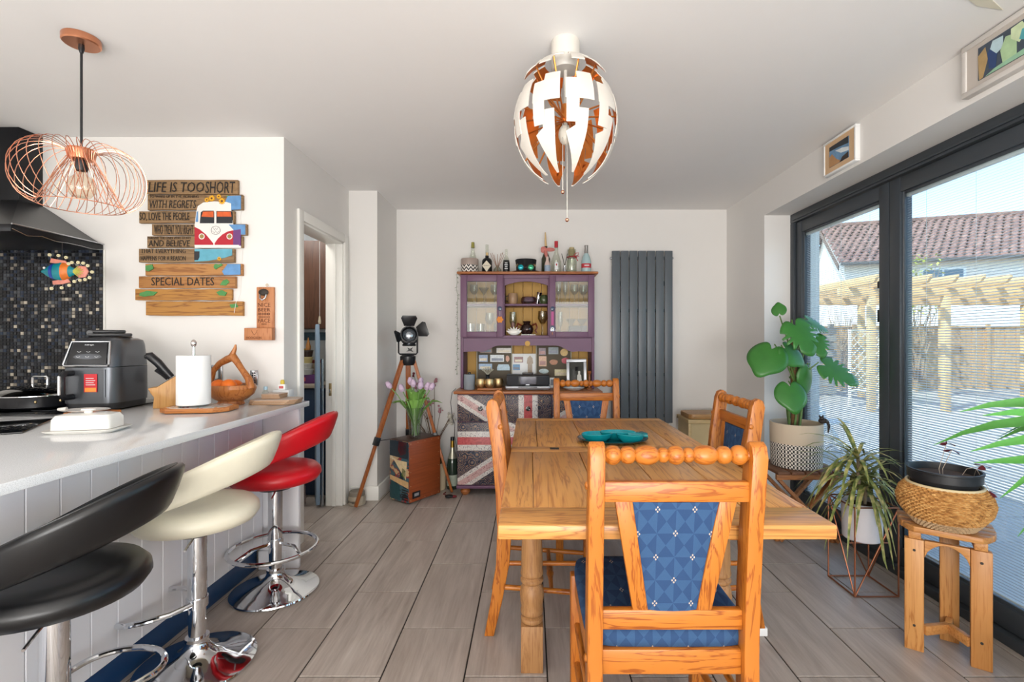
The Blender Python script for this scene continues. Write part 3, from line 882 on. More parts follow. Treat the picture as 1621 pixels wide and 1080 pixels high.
G().tube([(-.058, -.213, .165), (-.058, -.213, .08)], .006, 8).build('handle_trim', M_chrome, af)
st = B('sticker', (-.004, -.1455, .085), (.052, -.1432, .170), plain('red_sticker', '#c8202a', .4), af, bev=0)
for k in range(4): B('sticker_line', (.004, -.1462, .118 + .010*k), (.044 - .006*(k % 2), -.1454, .121 + .010*k), M_print, st, bev=0)
B('sticker_band', (0, -.1461, .087), (.048, -.1454, .106), plain('orange_sticker_band', '#ee9033', .4), st, bev=0)
tg = thing('kitchen_gadget', 'folded black plastic utensil lying on top of the air fryer', 'utensil', (-2.095, 2.44, WZ + .0085 + .3485), R(35))
B('body', (-.085, -.02, 0), (.085, .02, .016), M_black, tg, bev=.005)
B('body_upper', (-.085, -.018, .0165), (.06, .018, .032), M_black, tg, bev=.006)
G().cyl((-.075, -.019, .017), (-.075, .019, .017), .012, n=14).build('hinge', M_black, tg)

# butter dish and spoon rest
M_por = plain('white_porcelain', '#eeebe4', .15, var=.01)
bt = thing('butter_dish', 'white lidded porcelain butter dish on the worktop', 'dish', (-1.635, 1.81, WZ + .0005), R(12))
G().ring([sring(.10, .06, 0, 6), sring(.115, .073, .010, 6), sring(.117, .075, .013, 6), sring(.09, .05, .012, 6)]).build('tray', M_por, bt)
l = G().ring([sring(.094, .054, .0135, 8), sring(.093, .053, .05, 8), sring(.086, .046, .064, 6), sring(.06, .03, .069, 4)]).build('lid', M_por, bt)
G().lathe([(0, .068), (.010, .068), (.010, .075), (.018, .079), (.016, .084), (0, .086)], 20, sx=1.3).build('knob', M_por, l)
tb2 = thing('trivet', 'small orange wooden board on the worktop beside the air fryer', 'board', (-1.985, 2.21, WZ + .0005), R(-4))
G().box((-.075, -.055, 0), (.085, .065, .016)).build('board', wood('terracotta_wood', '#d08a4c', '#b06a33', 0), tb2, bev=.003)
sr = thing('spoon_rest', 'white oval spoon rest on the small orange board', 'spoon rest', (-2.0, 2.205, WZ + .017))
G().lathe([(0, 0), (.05, 0), (.075, .008), (.077, .010), (.07, .0095), (.045, .004), (0, .004)], 32, sx=1.25, sy=.8).build('dish', M_por, sr)
G().tube([(-.09, 0, .008), (-.12, -.01, .010)], [.012, .006], 8).build('dish_lip', M_por, sr)

# knife block
M_beech = wood('beech_block', '#d9a868', '#b98446', 2, 1.2, .4, .35)
kb = thing('knife_block', 'light wooden knife block with a black-handled knife', 'knife block', (-1.835, 2.47, WZ + .0005), R(28))
ol = [(-.055, 0), (.055, 0), (.045, .10), (.075, .175), (-.06, .10), (-.085, .075), (-.04, .03)]
G().prism([(-.05, 0), (.075, 0), (.080, .185), (-.035, .105), (-.070, .10), (-.058, .075), (-.046, .055)], -.045, .045, 'y').build('block', M_beech, kb, bev=.003)
G().add([(-.035, -.04, .1065), (.078, -.04, .1865), (.078, .04, .1865), (-.035, .04, .1065)], [(0, 1, 2, 3)]).build('slot_plate', M_black, kb, smooth=False)
kn = G().tube([(.02, -.01, .15), (-.01, -.01, .19), (-.035, -.01, .225), (-.07, -.01, .262), (-.082, -.01, .262)], [.016, .018, .020, .020, .012], 12).build('knife_handle', M_black, kb)
G().ell((-.078, -.01, .256), (.014, .012, .012), 10, 8).build('handle_butt', M_black, kn)
G().tube([(.0, .02, .14), (-.02, .02, .165), (-.048, .02, .19)], [.008, .010, .011], 8).build('steak_knife_handle', M_black, kb)

# tile tray, kitchen roll
M_floral = (lambda t: (t.base(t.mix(t.m_('LESS_THAN', t.voro(t.co(), 45), .28), t.ramp(t.noise(t.co(), 30), [(.3, '#e9e4de'), (.5, '#d9cfc8'), (.58, '#b4c9c4'), (.66, '#d8b3ae')]), t.ramp(t.noise(t.co(), 19), [(.35, '#3f8f86'), (.5, '#c56a70'), (.65, '#d3b46a')])), .15), t.m)[1])(NT('floral_tile'))
ty = thing('tile_tray', 'octagonal wooden tray with a flowered tile under the kitchen roll', 'tray', (-1.575, 2.335, WZ + .0005), R(8))
def octo(hx, hy, c): return [(-hx + c, -hy), (hx - c, -hy), (hx, -hy + c), (hx, hy - c), (hx - c, hy), (-hx + c, hy), (-hx, hy - c), (-hx, -hy + c)]
G().prism(octo(.150, .10, .05), .003, .022, 'z').build('frame', wood('orange_tray_wood', '#cf8744', '#a8622b', 0), ty, bev=.002)
G().prism(octo(.128, .08, .043), .0215, .0235, 'z').build('tile', M_floral, ty, bev=0)
for x in (-.1, .1):
    for y in (-.06, .06): G().lathe([(0, 0), (.006, 0), (.006, .003), (0, .003)], 8, c=(x, y, 0)).build('foot', M_white, ty)
kr = thing('kitchen_roll_holder', 'white kitchen roll on a chrome stand with a ball top', 'kitchen roll', (-1.607, 2.335, WZ + .0245))
G().lathe([(0, 0), (.060, 0), (.062, .004), (.055, .007), (0, .007)], 32).build('base', M_chrome, kr)
G().cyl((0, 0, .007), (0, 0, .285), .0065, n=12).build('rod', M_chrome, kr)
G().ell((0, 0, .298), (.0125, .0125, .018), 16, 10).build('finial', plain('mercury_glass', '#cfc4c0', .12, .9), kr)
M_paper = plain('soft_white_paper', '#f0f0ef', .9, var=.02, bump=.25, bs=220)
G().lathe([(.02, .0075), (.068, .0075), (.070, .010), (.070, .238), (.068, .241), (.02, .241), (.02, .0075)], 44).build('roll', M_paper, kr)

# fruit bowl
M_fb = wood('orange_fruit_bowl_wood', '#c98345', '#8f4d20', 2, 1.0, .35, .45)
fb = thing('fruit_bowl', 'carved wooden pear-shaped fruit bowl with looped handle', 'bowl', (-1.578, 2.58, WZ + .0005), R(-12))
G().lathe([(0, 0), (.066, 0), (.070, .006), (.064, .020), (.085, .030), (.115, .055), (.128, .085), (.122, .105), (.116, .104), (.118, .085), (.104, .058), (.07, .036), (0, .030)], 44, sx=1, sy=.82).build('basin', M_fb, fb)
pts = [(-.122, 0, .085), (-.128, 0, .125), (-.112, 0, .175), (-.07, 0, .215), (-.02, 0, .238), (.012, 0, .25), (.035, 0, .225), (.07, 0, .18), (.108, 0, .135), (.122, 0, .085)]
G().tube(pts, [.02, .017, .015, .016, .020, .022, .017, .015, .018, .022], 14).build('handle_loop', M_fb, fb)
G().tube([(.0, 0, .24), (.012, 0, .27), (.024, 0, .295), (.028, 0, .315)], [.021, .013, .009, .004], 12).build('stalk', M_fb, fb)
M_orange = plain('orange_peel', '#f0751a', .45, var=.12, bump=.2, bs=260)
for k, (x, y, z, r) in enumerate(((-.050, -.030, .098, .037), (.018, -.035, .100, .038), (-.012, .042, .094, .035))):
    o = G().ell((0, 0, 0), (r, r, r*.93), 20, 12).build('orange', M_orange)
    M = Matrix.Rotation(R(-12), 4, 'Z') @ Vector((x, y, z))
    o.location = (-1.578 + M.x, 2.58 + M.y, WZ + M.z)
    tag(o, ('ripe orange in the fruit bowl on the kitchen roll side', 'ripe orange in the fruit bowl lying beside the pear', 'smaller orange at the wall side of the fruit bowl')[k], 'orange', 'oranges in the fruit bowl')
o = G().lathe([(0, 0), (.02, .001), (.032, .018), (.030, .034), (.018, .05), (.008, .058), (0, .06)], 20).build('pear', plain('brown_pear_skin', '#8a5a34', .5, var=.2), None)
o.location = (-1.525, 2.60, WZ + .048); tag(o, 'brown pear beside the oranges in the fruit bowl', 'pear')

# mats
M_cork = plain('cork', '#b08a66', .85, var=.25, vs=160)
M_mat = plain('placemat_top', '#b9a392', .45, var=.2, vs=40)
pm = None
for k in range(3):
    o = thing('placemat', '%s cork-backed octagonal placemat in the pile at the worktop corner' % ('lowest', 'middle', 'uppermost')[k], 'placemat', (-1.372 + .006*k, 2.635 - .004*k, WZ + .0005 + .0085*k), R(3 + 3*k), 'placemats at the worktop corner')
    G().prism(octo(.118, .082, .035), 0, .0055, 'z').build('cork_base', M_cork, o)
    G().prism(octo(.118, .082, .035), .0056, .008, 'z').build('printed_top', M_mat, o)
for k in range(4):
    o = thing('coaster', '%s square cork-backed coaster of the pile on the placemats' % ('lowest', 'second lowest', 'third', 'topmost')[k], 'coaster', (-1.392 + .002*(k % 2), 2.66, WZ + .0265 + .0058*k), R(4 - 2*k), 'coasters on the placemats')
    B('cork_base', (-.048, -.045, 0), (.048, .045, .0036), M_cork, o, bev=0)
    B('printed_top', (-.048, -.045, .0037), (.048, .045, .0054), M_mat, o, bev=0)
# wall socket, switch, small bottles
sk = thing('wall_socket', 'double wall socket with a white plug behind the fruit bowl', 'socket', (PX(332, YK), YK, PZ(590, YK)))
B('plate', (-.075, -.008, -.044), (.075, -.0005, .044), M_steel, sk, bev=.002)
B('insert', (-.066, -.0095, -.034), (.066, -.0082, .034), plain('grey_insert', '#5b5e62', .5), sk, bev=0)
pl = B('plug', (.004, -.045, -.034), (.058, -.0098, .016), M_white, sk, bev=.006)
G().tube([(.03, -.04, -.034), (.03, -.042, -.08), (.05, -.02, -.13), (.02, -.02, -.178)], .003, 6).build('cable', M_white, pl)
for x in (-.045, -.02): B('rocker', (x, -.013, .012), (x + .014, -.0098, .030), M_black, sk, bev=.001)
sw = thing('slatted_wall_vent', 'narrow steel wall plate with dark slots beside the fruit bowl', 'wall plate', (PX(403, YK), YK, PZ(598, YK)))
B('plate', (-.021, -.009, -.043), (.021, -.0005, .043), M_steel, sw, bev=.003)
for k in range(5):
    for x in (-.010, .002): B('slot', (x, -.0098, -.030 + k*.013), (x + .008, -.0088, -.022 + k*.013), M_black, sw, bev=0)
b1 = thing('sanitiser_bottle', 'clear bottle with pale blue cap behind the placemats', 'bottle', (-1.462, 2.70, WZ + .0005))
G().lathe([(0, 0), (.016, 0), (.017, .004), (.017, .05), (.009, .062), (.009, .065), (0, .065)], 18).build('body', M_clear, b1)
G().lathe([(0, .065), (.010, .065), (.010, .082), (0, .082)], 16).build('cap', plain('pale_blue_cap', '#a9c8d8', .4), b1)
bxx = B('white_box', (-.045, -.03, 0), (.045, .03, .058), plain('white_card', '#dfe0e0', .7))
bxx.location = (-1.445 + .05, 2.762, WZ + .0005); tag(bxx, 'plain white box at the worktop end against the wall', 'box')
b2 = thing('honey_jar', 'tiny white jar with yellow cap on the white box', 'jar', (-1.40, 2.762, WZ + .059))
G().box((-.020, -.014, 0), (.020, .014, .032)).build('body', M_white, b2, bev=.004)
B('label', (-.012, -.0152, .008), (.012, -.0142, .022), plain('pink_print', '#c9605f', .5), b2, bev=0)
G().lathe([(0, .0325), (.010, .0325), (.011, .036), (.011, .050), (.006, .056), (0, .056)], 14).build('cap', plain('yellow_cap', '#d9c04a', .4), b2)

# ================================================================== wall signs
sg = thing('wooden_wall_sign', 'rustic plank sign painted with lettering and a red camper van', 'sign', (PX(300, YK), YK, PZ(390, YK)))
SX, SZ = PX(300, YK), PZ(390, YK)
def sx(cx): return PX(200 + cx/3.6, YK - .02) - SX
def sz(cy): return PZ(260 + cy/3.6, YK - .02) - SZ
PL = [(118,635,87,173),(122,662,173,263),(72,615,265,338),(147,686,340,408),(118,662,410,478),(72,615,480,563),(108,660,565,637),(72,622,638,708),(50,600,710,778),(112,664,780,865)]
M_pl = [wood('dull_sign_plank', '#9c7c57', '#6f5436', 0, 1.2, .6, .4), wood('warm_sign_plank', '#c08a4c', '#8f5a2a', 0, 1.2, .5, .45), wood('golden_sign_plank', '#c99140', '#875420', 0, 1.2, .5, .45)]
for k, (a, b, c, d) in enumerate(PL):
    rng = random.Random(k)
    m = M_pl[0] if k < 6 else (M_pl[1] if k < 8 else M_pl[2])
    x0, x1, z0, z1 = sx(a), sx(b), sz(d) + .0008, sz(c) - .0008
    n = 9
    top = [(x0 + (x1 - x0)*i/n, z1 - rng.random()*.003) for i in range(n + 1)]
    bot = [(x1 - (x1 - x0)*i/n, z0 + rng.random()*.003) for i in range(n + 1)]
    G().prism(bot + top, -.020 - .002*(k % 2), -.002, 'y').build('plank', m, sg, bev=.0012, seg=1)
YF = -.0235
M_ink = plain('black_paint', '#1c1512', .6)
def paint(name, poly, mat, lift=0, parent=sg):
    return G().prism([(sx(x), sz(y)) for x, y in poly], YF - .0009 - lift, YF + .003, 'y').build(name, mat, parent, smooth=False)
def disc(cx, cy, r, n=20): return [(cx + r*math.cos(2*PI*k/n), cy + r*math.sin(2*PI*k/n)) for k in range(n)]
def stext(s, x0, x1, y0, y1, shear=0):
    return text(s, abs(sx(x1) - sx(x0)), abs(sz(y0) - sz(y1)), ((sx(x0) + sx(x1))/2, YF - .0004, (sz(y0) + sz(y1))/2), M_ink, sg, shear=shear)
stext('LIFE IS TOO', 128, 445, 103, 160, .15); stext('SHORT', 452, 622, 100, 166, .1)
stext('TO WAKE UP IN THE MORNING', 135, 415, 178, 192); stext('WITH REGRETS', 135, 400, 206, 252, .15)
stext('SO, LOVE THE PEOPLE', 78, 362, 276, 326); stext('WHO TREAT YOU RIGHT', 162, 384, 348, 400, .1)
stext('FORGIVE THE ONES WHO DON\'T', 125, 370, 414, 428); stext('AND BELIEVE', 128, 365, 434, 470, .1)
stext('THAT EVERYTHING', 85, 340, 483, 508); stext('HAPPENS FOR A REASON', 85, 340, 524, 550); stext('SPECIAL DATES', 145, 502, 646, 692)
Wp = plain('white_paint', '#e9e6e1', .6); Rp = plain('red_paint', '#b3182c', .55); Op = plain('orange_paint', '#d8602a', .6, var=.3, vs=50)
Bp = plain('blue_paint', '#5f8fc0', .6, var=.35, vs=30); Pp = plain('purple_paint', '#6b3a78', .6, var=.2); Kp = plain('dark_paint', '#23262b', .6)
Gp = plain('green_paint', '#4d8a4c', .7, var=.35, vs=40); Yp = plain('sunflower_paint', '#e0a51f', .6, var=.2, vs=80); Tp = plain('teal_paint', '#5fa6bb', .6, var=.25, vs=30)
van = G().prism([(sx(x), sz(y)) for x, y in [(392,478),(392,345),(402,268),(410,240),(440,220),(500,213),(570,216),(600,225),(600,262),(610,340),(655,410),(655,478)]], YF - .0006, YF + .003, 'y').build('painted_van', Wp, sg, smooth=False)
paint('painted_window', [(422,332),(428,275),(440,266),(500,266),(504,275),(504,338),(422,338)], Kp, .0006, van)
paint('painted_window', [(516,338),(516,268),(600,268),(606,275),(608,338)], Kp, .0006, van)
paint('painted_sunset', [(432,300),(440,272),(500,270),(500,304)], Op, .0009, van)
paint('painted_sunset', [(520,300),(520,272),(598,272),(602,300)], Op, .0009, van)
paint('painted_side_window', [(398,330),(404,275),(412,268),(412,330)], Bp, .0006, van)
paint('painted_bonnet', [(392,358),(420,372),(455,400),(480,430),(498,452),(498,466),(392,466)], Rp, .0006, van)
paint('painted_bonnet', [(506,452),(525,425),(550,402),(580,385),(612,378),(612,466),(506,466)], Rp, .0006, van)
paint('painted_shade', [(612,378),(655,372),(655,466),(612,466)], Pp, .0006, van)
paint('painted_bumper', [(392,461),(645,461),(645,468),(392,468)], Wp, .0009, van)
for cx in (433, 591):
    paint('painted_headlamp', disc(cx, 413, 17), Wp, .0009, van); paint('painted_headlamp', disc(cx, 413, 12), plain('ochre_paint', '#9a8348', .6), .0012, van)
G().tube([(sx(512 + 26*math.cos(a)), YF - .0013, sz(378 + 24*math.sin(a))) for a in (2*PI*k/28 for k in range(28))], .0009, 5, closed=True).build('painted_badge', M_ink, van)
for pts in ([(499,362),(505,376),(511,364),(518,376),(525,362)], [(495,382),(503,396),(512,380),(521,396),(529,382)]):
    G().tube([(sx(x), YF - .0013, sz(y)) for x, y in pts], .0007, 5).build('painted_badge', M_ink, van)
paint('painted_sky', [(600,262),(600,225),(566,214),(582,182),(655,180),(655,258)], Bp, .0003)
paint('painted_sky', [(585,345),(680,345),(680,402),(655,402),(614,376)], Bp, .0003)
paint('painted_sky', [(580,570),(652,570),(652,630),(560,632),(548,612)], Bp, .0003)
paint('painted_sea', [(392,484),(605,484),(605,520),(560,535),(470,552),(392,556)], Tp, .0003)
paint('painted_wheel', [(390,498),(420,498),(420,530),(412,548),(390,548)], Kp, .0006)
for (cx, cy, r) in ((490,196,20),(548,212,22),(462,205,15),(530,186,15),(532,540,13)):
    fl = paint('painted_sunflower', [(cx + (r if k % 2 else r*.62)*math.cos(2*PI*k/24), cy + (r if k % 2 else r*.62)*math.sin(2*PI*k/24)) for k in range(24)], Yp, .0012)
    paint('painted_seed_head', disc(cx, cy, r*.3), plain('brown_paint', '#6a3d17', .7), .0016, fl)
for P in ([(500,580),(512,568),(530,574),(542,566),(552,576),(530,588),(512,600),(502,594)], [(80,735),(120,722),(180,728),(160,748),(100,756),(76,750)], [(515,730),(545,718),(575,732),(565,752),(530,748)], [(590,800),(630,795),(640,815),(600,820)], [(112,580),(150,572),(158,596),(130,612),(112,606)], [(535,690),(552,664),(575,656),(590,672),(570,692)], [(570,184),(584,178),(582,196)]):
    paint('painted_foliage', P, Gp, .0002)
G().tube([(sx(655), -.012, sz(170)), (sx(640), -.004, sz(300)), (sx(652), -.004, sz(480)), (sx(640), -.004, sz(740)), (sx(628), -.026, sz(790)), (sx(618), -.026, sz(850))], .0011, 5).build('hanging_string', M_white, sg)

bo = thing('bottle_opener_board', 'wooden wall bottle opener board with a cap-catching box', 'bottle opener', (PX(424, YK), YK, PZ(500, YK)))
M_ob = wood('opener_wood', '#c98a5c', '#a5653a', 2, 1, .5, .4)
def ox(c): return PX(385 + c/10.29, YK) - PX(424, YK)
def oz(c): return PZ(445 + c/10.29, YK) - PZ(500, YK)
B('backboard', (ox(245), -.018, oz(800)), (ox(525), -.002, oz(105)), M_ob, bo)
B('cap_box', (ox(105), -.055, oz(965)), (ox(548), -.0185, oz(770)), M_ob, bo)
op = G().lathe([(0, 0), (.022, .002), (.026, .008), (.018, .014), (0, .016)], 20, M=Matrix.Translation((ox(370), -.018, oz(190))) @ Matrix.Rotation(R(90), 4, 'X'), sx=1.1, sy=.75).build('opener', M_iron, bo)
G().tube([(ox(320), -.03, oz(230)), (ox(330), -.036, oz(290)), (ox(370), -.038, oz(320)), (ox(410), -.036, oz(290)), (ox(420), -.03, oz(230))], .004, 8).build('opener_lip', M_steel, op)
G().tube([(ox(405) + .006*math.cos(a), -.012, oz(70) + .007*math.sin(a)) for a in (2*PI*k/14 for k in range(14))], .0015, 6, closed=True).build('hook', M_brass, bo)
M_burn = plain('burnt_lettering', '#5f3218', .7)
for z_, w_, n_ in ((541, 95, 7), (589, 95, 11), (704, 42, 6)):     # small print too fine to read
    for q in range(n_):
        xq = 370 - w_ + 2*w_*(q + .5)/n_
        B('fine_print', (ox(xq - .34*2*w_/n_*.9), -.0189, oz(z_ + (18 if n_ == 7 else 9))), (ox(xq + .34*2*w_/n_*.9), -.0182, oz(z_ - (18 if n_ == 7 else 9))), M_burn, bo, bev=0)
for s, a, b in (('NICE', 360, 425), ('BEER', 445, 500), ('FACE', 615, 680)):
    hw = 100
    text(s, abs(ox(370 + hw) - ox(370 - hw)), abs(oz(a) - oz(b)), (ox(370), -.0186, oz((a + b)/2)), M_burn, bo)
text('HODGSON', abs(ox(385) - ox(140)), abs(oz(905) - oz(945)), (ox(262), -.0556, oz(926)), M_burn, bo)
for s in (-1, 1): G().tube([(ox(270), -.0556, oz(880)), (ox(270 + s*30), -.0556, oz(845)), (ox(270 + s*45), -.0556, oz(805))], .0009, 5).build('antler_mark', M_burn, bo)

# hanging fish ornament
fy = 2.555
M_f1 = plain('teal_fish_paint', '#14808c', .25, var=.4, vs=18)
fs = thing('fish_ornament', 'bright painted tin fish hanging from the cooker hood', 'ornament', (-2.425, fy, PZ(430, fy)))
def fo(px, py): return (PX(px, fy) - PX(105, fy), PZ(py, fy) - PZ(430, fy))
b = G().ring([[Vector((fo(cx, 430)[0], r*.5*math.cos(a), r*math.sin(a) + fo(cx, 430)[1])) for a in (2*PI*k/18 for k in range(18))] for cx, r in ((66,.004),(71,.014),(78,.030),(88,.043),(98,.047),(107,.040),(114,.024),(120,.014))]).build('body', M_f1, fs)
G().ring([[Vector((fo(cx, 430)[0], r*.52*math.cos(a), r*math.sin(a) + fo(cx, 430)[1])) for a in (2*PI*k/18 for k in range(18))] for cx, r in ((101,.0470),(104,.0455),(109,.0375),(111,.032))]).build('scale_patch', plain('orange_fish_paint', '#d8742c', .25, var=.4, vs=30), fs)
G().ring([[Vector((fo(cx, 430)[0], r*.53*math.cos(a), r*math.sin(a) + fo(cx, 430)[1])) for a in (2*PI*k/18 for k in range(18))] for cx, r in ((82,.0365),(85,.0405),(88,.0437))]).build('blue_band', plain('blue_fish_paint', '#1b3f9c', .25), fs)
M_f2 = plain('pink_fin_paint', '#d98a78', .35, var=.3, vs=40)
for nm, P in (('tail_fin', [(116,430),(126,421),(136,422),(141,430),(136,439),(126,440)]), ('top_fin', [(80,416),(82,409),(92,411),(104,413),(110,420),(98,418)]), ('bottom_fin', [(84,445),(85,451),(100,450),(112,447),(108,441),(96,443)])):
    fp = G().prism([fo(*p) for p in P], -.003, .003, 'y').build(nm, M_f2, fs, bev=.001)
for k in range(7):
    a = R(-60 + 20*k); p0 = fo(117, 430); G().tube([(p0[0], -.005, p0[1]), (p0[0] + .055*math.cos(a), -.005, p0[1] + .030*math.sin(a))], [.004, .002], 6).build('tail_ray', plain('lime_fish_paint', '#b9b84e', .3), fs)
M_bead = plain('cream_bead', '#e3d9b0', .3)
for (x0, y0, px, py) in ((82,411,81,404),(92,411,95,405),(103,413,107,408),(110,420,111,418),(126,421,116,416),(130,421,126,416),(135,422,134,417),(138,425,141,421),(140,430,148,431),(140,434,144,440),(136,439,137,443),(130,440,129,444),(126,440,120,446),(112,447,112,452),(100,450,100,456),(87,451,84,457)):
    a, c = fo(x0, y0); e, f = fo(px, py)
    w = G().tube([(a, 0, c), (e, -.006, f)], .0008, 5).build('wire', M_steel, fs)
    G().lathe([(.003, -.003), (.008, -.003), (.008, .003), (.003, .003), (.003, -.003)], 12, M=Matrix.Translation((e, -.006, f)) @ Matrix.Rotation(R(90), 4, 'X')).build('bead', M_bead, w)
e = fo(76, 425); G().ell((e[0], -.019, e[1]), (.006, .004, .006), 10, 8).build('eye', M_white, fs)
a = fo(99, 416); G().tube([(a[0], 0, a[1]), (a[0], 0, 1.75 - PZ(430, fy))], .0012, 5).build('hanging_thread', M_iron, fs)
# ================================================================== dresser
M_purple = plain('dusty_purple_paint', '#6b4a63', .5, var=.06, bump=.06)
M_ybd = plain('mustard_board', '#c99a45', .55, var=.08)
M_top = wood('brown_dresser_top', '#b8743f', '#8a4c24', 0, 1, .4, .4)
LX0, LX1, LY0 = -.585, .545, 3.885      # lower unit
UY0 = 4.06                               # front of upper unit
dr = thing('dresser', 'tall purple glazed dresser with union flag decoupage front', 'dresser', (0, 4.1, 0))
YO = 4.1
def db(n, x0, x1, y0, y1, z0, z1, m, parent=None, bev=.003):
    return G().box((x0, y0 - YO, z0), (x1, y1 - YO, z1)).build(n, m, parent or dr, bev=bev)
YBK = YB - .02
db('carcass', LX0, LX1, LY0 + .022, YBK, .085, .812, M_purple)
db('counter_top', LX0 - .025, LX1 + .025, LY0 - .025, YBK, .813, .838, M_top, bev=.007)
db('plinth_rail', LX0 - .006, LX1 + .006, LY0 + .004, YBK, .060, .0845, M_purple)
for x in (LX0 + .06, LX1 - .06):
    for y in (LY0 + .06, YBK - .06):
        G().lathe([(0, 0), (.022, 0), (.036, .014), (.040, .030), (.033, .046), (.022, .055), (.022, .0595), (0, .0595)], 24, c=(x, y - YO, 0)).build('bun_foot', M_top, dr)
def flag():
    t = NT('union_flag_decoupage')
    x, y, z = t.sep(t.co())
    cx, cz, hx, hz = -.02, .44, .565, .36
    u = t.m_('DIVIDE', t.m_('SUBTRACT', x, cx), hx); w = t.m_('DIVIDE', t.m_('SUBTRACT', z, cz), hz)
    au, aw = t.m_('ABSOLUTE', u), t.m_('ABSOLUTE', w)
    v = t.co()
    cc = t.voro(v, 14); n = t.noise(v, 22, 4, .65, 2)
    swirl = t.m_('SINE', t.m_('MULTIPLY', cc, 45))
    navy = t.ramp(t.m_('ADD', t.m_('MULTIPLY', swirl, .22), n), [(.25, '#0e1322'), (.42, '#1c2740'), (.50, '#5d6c84'), (.55, '#1d1a26'), (.66, '#7a4a3c'), (.72, '#b09a78'), (.80, '#141c34')])
    white = t.ramp(t.m_('ADD', t.m_('MULTIPLY', swirl, .12), n), [(.30, '#7f7478'), (.42, '#cfc8c2'), (.6, '#dedad3'), (.72, '#b7a9a6')])
    red = t.ramp(n, [(.3, '#8f2f33'), (.5, '#b8474a'), (.7, '#c7635c')])
    dg = t.m_('ABSOLUTE', t.m_('SUBTRACT', au, aw))
    col = t.mix(t.m_('LESS_THAN', dg, .17), navy, white)
    col = t.mix(t.m_('LESS_THAN', t.m_('ABSOLUTE', t.m_('SUBTRACT', dg, .03)), .045), col, t.mix(.45, white, red))
    def band(c, a, wd): return t.m_('LESS_THAN', t.m_('ABSOLUTE', a), wd)
    col = t.mix(t.m_('MAXIMUM', band(0, u, .135), band(0, w, .21)), col, white)
    col = t.mix(t.m_('MAXIMUM', band(0, u, .058), band(0, w, .085)), col, red)
    t.base(col, .4)
    return t.m
M_flag = flag()
third = (LX1 - LX0)/3
M_knob = (lambda t: (t.base(t.ramp(t.voro(t.co(), 90), [(.25, '#e8e8e6'), (.4, '#1d1d22')]), .2), t.m)[1])(NT('patterned_knob'))
for k in range(3):
    a, b = LX0 + k*third + .004, LX0 + (k + 1)*third - .004
    d_ = db('drawer', a, b, LY0, LY0 + .0215, .595, .805, M_flag, bev=.004)
    G().lathe([(0, 0), (.008, 0), (.008, .012), (.019, .018), (.019, .026), (.010, .031), (0, .031)], 20, M=Matrix.Translation(((a + b)/2, LY0 - YO, .70)) @ Matrix.Rotation(R(90), 4, 'X')).build('knob', M_knob, d_)
    d_ = db('cupboard_door', a, b, LY0, LY0 + .0215, .092, .587, M_flag, bev=.004)
    G().lathe([(0, 0), (.008, 0), (.008, .012), (.016, .018), (.016, .024), (0, .028)], 18, M=Matrix.Translation((b - .04 if k == 0 else a + .04, LY0 - YO, .37)) @ Matrix.Rotation(R(90), 4, 'X')).build('knob', M_knob, d_)
# upper unit
UX0, UX1 = PX(729, UY0), PX(941, UY0)
ZT, ZD0 = PZ(434, UY0), PZ(536, UY0)
ZT = 1.786; ZD0 = 1.258
for x in (UX0, UX1 - .022): db('side_panel', x, x + .022, UY0 + .002, YBK, .838, ZT, M_purple)
db('cornice', UX0 - .028, UX1 + .03, UY0 - .03, YBK, ZT + .0005, ZT + .022, M_top, bev=.008)
db('top_board', UX0 + .022, UX1 - .022, UY0 + .002, YBK, ZT - .03, ZT, M_purple)
db('deck_board', UX0 + .022, UX1 - .022, UY0 + .002, YBK, ZD0, ZD0 + .022, M_purple)
n = 13; w = (UX1 - UX0 - .046)/n
yb = None
for k in range(n):
    x = UX0 + .023 + k*w
    if yb is None: yb = G().box((.0012, 0, .84), (w - .0012, .012, ZT - .03)).build('back_board', M_ybd, dr, bev=.0025, seg=1, loc=(x, YBK - .012 - YO, 0))
    else: dup_part(yb, (x, YBK - .012 - YO, 0))
DX = [PX(797, UY0) , PX(869, UY0)]
UD = [UX0, DX[0], DX[1], UX1]
for x in DX: db('divider', x - .009, x + .009, UY0 + .002, YBK - .013, ZD0 + .0225, ZT - .031, M_purple)
# shelves
for k in range(3):
    a = UD[k] + (.023 if k == 0 else .0095); b = UD[k+1] - (.023 if k == 2 else .0095)
    db('shelf', a, b, UY0 + .03, YBK - .013, 1.528, 1.545, M_purple)
# arch over the open bay
a, b = DX[0] + .0095, DX[1] - .0095
zt = ZT - .031
arc = [(a, zt), (a, zt - .06)] + [(a + (b - a)*i/16, zt - .062 + .036*math.sin(PI*i/16)**.8) for i in range(17)] + [(b, zt)]
G().prism(arc, UY0 + .003 - YO, UY0 + .018 - YO, 'y').build('arch_rail', M_purple, dr)
